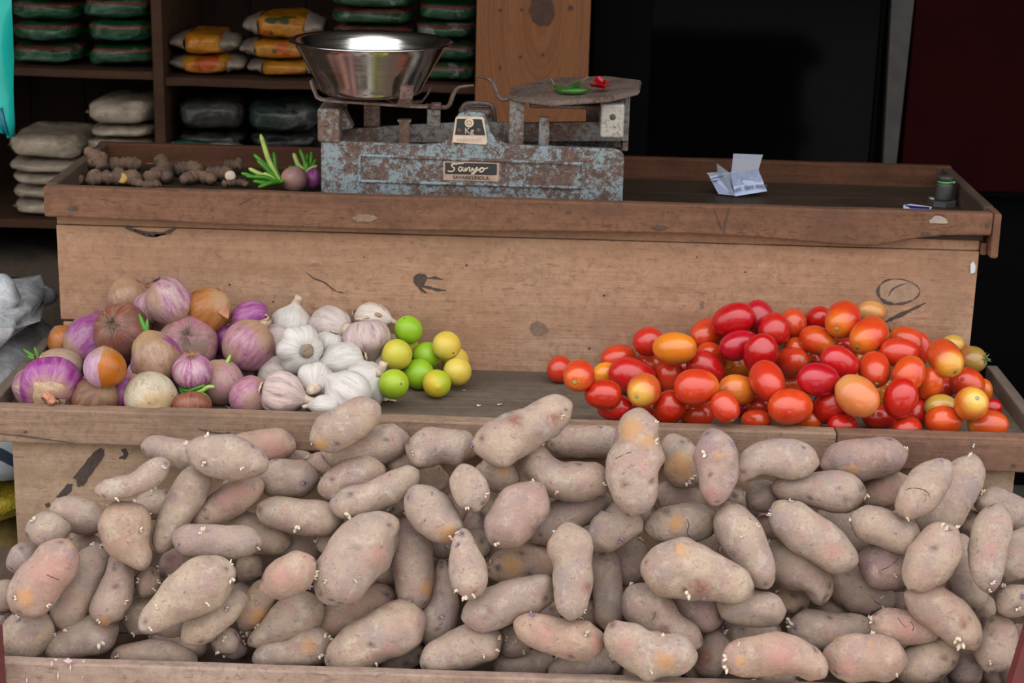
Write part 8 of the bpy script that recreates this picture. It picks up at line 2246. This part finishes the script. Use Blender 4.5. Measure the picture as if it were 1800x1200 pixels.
# pine post in front of the shelf
t = NT('knotty_pine')
v = t.coord('Object')
s_ = t.sep(v)
kx = at(953, 22, 1.16); kx_l = kx.x - (at(837, 60, 1.16).x + at(1037, 60, 1.16).x) / 2
dx_ = t.math('SUBTRACT', s_[0], kx_l); dz_ = t.math('MULTIPLY', t.math('SUBTRACT', s_[2], kx.z), .34)
rr_ = t.math('SQRT', t.math('ADD', t.math('MULTIPLY', dx_, dx_), t.math('ADD', t.math('MULTIPLY', dz_, dz_), .0002)))
ringc = t.n('CombineXYZ'); t.l(t.math('MULTIPLY', rr_, 95.0), ringc.inputs[0]); t.l(t.math('MULTIPLY', s_[2], 1.2), ringc.inputs[1])
g1 = t.noise(ringc.outputs[0], 1.6, 4, .6)
g2 = t.noise(t.coord('Object', (160, 160, 30)), 1.0, 3, .6)
g3 = t.noise(v, 14, 4, .6)
c = t.mix(t.ramp(g1, .38, .66), (0.25, 0.088, 0.024), (0.185, 0.062, 0.017))
c = t.mix(t.math('MULTIPLY', t.ramp(g2, .5, .7), .35), c, (0.12, 0.042, 0.014))
c = t.mix(t.math('MULTIPLY', t.ramp(g3, .5, .7), .4), c, (0.20, 0.082, 0.030))
t.set('Base Color', c); t.set('Roughness', .65); t.bump(t.math('ADD', g1, g2), .001, .4)
M['post'] = t.m
xa, xb = at(837, 60, 1.16).x, at(1037, 60, 1.16).x
post = empty('pine_post', ((xa + xb) / 2, 1.18, 0), 'broad orange pine post rising behind the scale', 'post')
mobj('plank', board(xa, xb, 1.16, 1.195, 0.0, 2.6, .003, .001, 12, 80), M['post'], post, smooth=False)
def on_post(L): return [at(u, vv, 1.16) for u, vv in L]
M['darkknot'] = plain('dark_pine_knot', (0.075, 0.03, 0.018), .7, noise_amt=.3, scale=60)
def disc(name, c, a, b, y, mat, th, par, seed):
    rs = random.Random(seed)
    P = [at(c[0] + a * math.cos(k * math.pi / 9) * rs.uniform(.9, 1.1), c[1] + b * math.sin(k * math.pi / 9) * rs.uniform(.9, 1.1), y) for k in range(18)]
    bm = bmesh.new(); sheet(bm, P, th, (0, 1, 0)); bmesh.ops.translate(bm, verts=bm.verts, vec=(0, -th * .7, 0))
    return mobj(name, bm, mat, par, smooth=False)


disc('knot', (953, 18), 22, 30, 1.16, M['darkknot'], .002, post, 1)
disc('knot', (1003, 14), 5, 5, 1.16, M['darkknot'], .002, post, 2)
for j_, (u_, v_) in enumerate(((879, 18), (917, 17), (915, 100), (954, 96), (879, 119))):
    disc('nail_hole', (u_, v_), 2.6, 3.2, 1.16, M['darkknot'], .002, post, 3 + j_)
# black showcase with a glass door
M['blackframe'] = plain('black_frame_paint', (0.0025, 0.002, 0.002), .6, spec=.04)
t = NT('dark_glass')
t.set('Base Color', (0.0015, 0.0015, 0.002, 1)); t.set('Roughness', .10); t.set('Specular IOR Level', .05)
M['glass'] = t.m
M['frame_metal'] = plain('dull_grey_door_frame', (0.045, 0.041, 0.039), .5, metal=.3, noise_amt=.3, scale=25)
YC = 1.30
cab = empty('glass_showcase', (.58, 1.5, 0), 'tall black showcase with a dark glass door behind the scale plate', 'cabinet')
c0, c1, c2, c3 = at(1040, 140, YC).x, at(1143, 140, YC).x, at(1540, 140, YC).x, at(1548, 140, YC).x
c4 = at(1581, 140, YC).x
bm = bmesh.new(); box(bm, c0, c4, YC + .03, 1.9, .0, 2.2, .004); mobj('cabinet_body', bm, M['blackframe'], cab, smooth=False)
bm = bmesh.new(); box(bm, c0, c1, YC, YC + .0295, .0, 2.2, .003); mobj('door_stile', bm, M['blackframe'], cab, smooth=False)
bm = bmesh.new(); box(bm, c1 + .0005, c2, YC + .012, YC + .018, .31, 2.05); mobj('glass_pane', bm, M['glass'], cab, smooth=False)
bm = bmesh.new(); box(bm, c1 + .0005, c2, YC, YC + .0295, .0, .3095, .003); mobj('door_rail', bm, M['blackframe'], cab, smooth=False)
bm = bmesh.new(); box(bm, c1 + .0005, c2, YC, YC + .0295, 2.0505, 2.2, .003); mobj('door_rail', bm, M['blackframe'], cab, smooth=False)
bm = bmesh.new(); box(bm, c2 + .0005, c3, YC, YC + .0295, .0, 2.2, .002); mobj('door_stile', bm, M['blackframe'], cab, smooth=False)
bm = bmesh.new()
xt0, xt1, xb0, xb1 = at(1563, 0, YC).x, at(1603, 0, YC).x, at(1548, 285, YC).x, at(1572, 285, YC).x
zt_, zb_ = at(1580, 0, YC).z, at(1560, 285, YC).z
def ex(a, b, z): return b + (a - b) * (z - zb_) / (zt_ - zb_)
prism(bm, [(ex(xt0, xb0, .45), .45), (ex(xt1, xb1, .45), .45), (ex(xt1, xb1, 1.45), 1.45), (ex(xt0, xb0, 1.45), 1.45)], YC - .03, YC - .002, .002)
mobj('metal_edge', bm, M['frame_metal'], cab, smooth=False, label='dull grey metal edge strip')
# things glimpsed behind the glass front: pale green box low light
# dark red cupboard
M['darkred'] = plain('dark_red_lacquer', (0.017, 0.001, 0.0015), .5, noise_amt=.25, scale=5, spec=.03)
r0 = c4 + .022
red = empty('red_cupboard', (1.3, 1.5, 0), 'dark red lacquered cupboard at the far end of the shop', 'cupboard')
zr = at(1720, 337, YC).z
bm = bmesh.new(); box(bm, r0, 2.0, YC, YC + .03, zr, 2.1, .003); mobj('door', bm, M['darkred'], red, smooth=False)
bm = bmesh.new(); box(bm, r0, 2.0, YC + .0305, 1.9, zr - .02, 2.1, .003); mobj('cupboard_body', bm, M['blackframe'], red, smooth=False)
bm = bmesh.new(); box(bm, r0 + .02, 1.98, YC + .12, 1.88, 0.0, zr - .0205, .003); mobj('plinth', bm, M['blackframe'], red, smooth=False)

# ---------------------------------------------------------------- sacks beside the stall
M['yellowsack'] = bagmat('yellow_woven_sack', (0.50, 0.36, 0.02), .35)
M['ochresack'] = plain('ochre_jute_sack', (0.23, 0.16, 0.045), .9, noise_amt=.25, scale=70, bump=.002)
t = NT('blue_striped_woven_sack')
v = t.coord('Object'); s_ = t.sep(v)
w1 = t.math('SINE', t.math('ADD', t.math('MULTIPLY', s_[2], 95.0), t.math('MULTIPLY', s_[0], 70.0)))
c = t.mix(t.ramp(w1, .35, .5), (0.36, 0.37, 0.40), (0.025, 0.04, 0.07))
w2 = t.math('SINE', t.math('MULTIPLY', s_[2], 31.0))
c = t.mix(t.ramp(s_[2], .120, .124), c, (0.05, 0.16, 0.42))
t.set('Base Color', c); t.set('Roughness', .5); t.bump(t.noise(v, 300, 2, .5), .001, .4)
M['bluesack'] = t.m
t = NT('crinkled_clear_plastic')
v = t.coord('Object', rnd=4)
f = t.noise(v, 25, 5, .7, .8)
t.set('Base Color', t.mix(t.ramp(f, .4, .65), (0.46, 0.46, 0.47), (0.66, 0.68, 0.71)))
t.set('Roughness', .16); t.set('Coat Weight', .6); t.set('Coat Roughness', .08)
t.bump(t.math('ADD', t.noise(v, 42, 5, .75, 1.4), t.math('MULTIPLY', t.noise(v, 230, 4, .8, .8), .5)), .006, .9)
M['plasticsack'] = t.m
sackx = -1.105
def sack(name, h, z, mat, lab, seed, w_=.50, d=.46, cr=.010, dx=0.0, y=.08):
    o = mobj(name, pillow(w_, d, h, seed, crinkle=cr), mat, loc=(sackx + dx, y, z), local=True)
    return tag(o, lab, 'sack')


zs1, zs2, zs3 = at(0, 930, -.13).z - .01, at(0, 868, -.13).z, at(0, 776, -.13).z
sack('ochre_sack', zs1 - .004, .0045, M['ochresack'], 'ochre jute sack on the ground beside the stall, under the yellow one', 50)
sack('yellow_sack', zs2 - zs1, zs1, M['yellowsack'], 'bright yellow plastic woven sack lying beside the lower board', 51, cr=.014)
sack('blue_striped_sack', zs3 - zs2 + .02, zs2, M['bluesack'], 'grey and blue striped woven sack between the yellow sack and clear plastic', 52)
zs4 = at(40, 612, .0).z
sack('plastic_sack', zs4 - zs3 - .018, zs3 + .0205, M['plasticsack'], 'clear plastic sack, lower of the two beside the onions', 53, cr=.014, dx=-.03, w_=.46)
o = sack('plastic_sack', at(60, 520, .05).z - zs4, zs4 + .0005, M['plasticsack'], 'clear crinkled plastic sack on top, beside the stall panel', 54, cr=.024, w_=.46, d=.44, dx=-.03)
bm = bmesh.new()
tp = at(2, 520, .05)
sweep(bm, crom([tp + Vector((-.03, 0, -.03)), tp, tp + Vector((-.012, 0, .022)), tp + Vector((-.03, .01, .05))], 12), [.045 - .003 * k for k in range(12)], 12)
noisy(bm, .012, 30, 3)
mobj('gathered_neck', bm, M['plasticsack'], o)

# turquoise plastic hanging at the front
M['turq'] = plain('turquoise_plastic', (0.010, 0.42, 0.36), .3, noise_amt=.15, scale=14)
YT = .25
bm = bmesh.new()
G = []
for i in range(15):
    t_ = i / 14
    vv = -140 + (243 + 140) * t_
    xr_ = at(18.5 + (1.5 if t_ > .6 else 0) + 1.0 * math.sin(t_ * 9), vv, YT)
    row = []
    for j in range(9):
        s2 = j / 8
        wd = .115 * (1 if t_ < .86 else 1 - .75 * (t_ - .86) / .14)
        row.append(bm.verts.new((xr_.x - wd * s2, YT + .016 * math.sin(j * 1.9 + t_ * 2) + .006 * math.sin(j * 4 + i), xr_.z + (.020 * s2 if t_ > .8 else 0))))
    G.append(row)
for i in range(14):
    for j in range(8): bm.faces.new((G[i][j], G[i + 1][j], G[i + 1][j + 1], G[i][j + 1]))
r_ = bmesh.ops.extrude_face_region(bm, geom=list(bm.faces))
bmesh.ops.translate(bm, verts=[e for e in r_['geom'] if isinstance(e, bmesh.types.BMVert)], vec=(0, .004, 0))
bmesh.ops.recalc_face_normals(bm, faces=bm.faces)
hang = empty('hanging_plastic_bag', (at(0, 240, YT).x - .03, YT, at(0, 240, YT).z), 'turquoise plastic bag hanging at the shop front', 'bag')
mobj('sheet', bm, M['turq'], hang)
bm = bmesh.new()
sweep(bm, [Vector((hang.location.x - .02, YT, at(0, -138, YT).z)), Vector((hang.location.x - .02, YT, 2.0)), Vector((hang.location.x - .02, YT, 2.619))], .002, 6)
mobj('string', bm, M['root'], hang)
bm = bmesh.new()
sweep(bm, [at(1, 190, YT - .012), at(6, 215, YT - .013), at(14, 238, YT - .012)], [.004, .005, .003], 6)
mobj('dark_fold', bm, plain('dark_teal_fold', (.0, .10, .16), .4), hang)

# leaning maroon pole in front of the bin
pl0, pl1 = at(1801, 1112, -.70), at(1771, 1212, -.70)
d_ = (pl1 - pl0)
pole = empty('maroon_pole', pl1 + d_ * ((pl1.z - 0.002) / -d_.z), 'maroon painted pole leaning in front of the potato bin', 'pole')
bm = bmesh.new()
foot = pl1 + d_ * ((pl1.z - 0.004) / -d_.z)
top = pl0 - d_ * .9
off_ = Vector((.0165, 0, .004))
strip(bm, [top + off_, pl0 + off_, pl1 + off_, foot + off_], .034, .024, (1, 0, -.25))
mobj('shaft', bm, M['maroon'], pole, smooth=False)
bm = bmesh.new(); box(bm, foot.x - .004, foot.x + .038, foot.y - .018, foot.y + .018, 0.0, .03, .004)
mobj('rubber_foot', bm, M['blackframe'], pole, smooth=False)
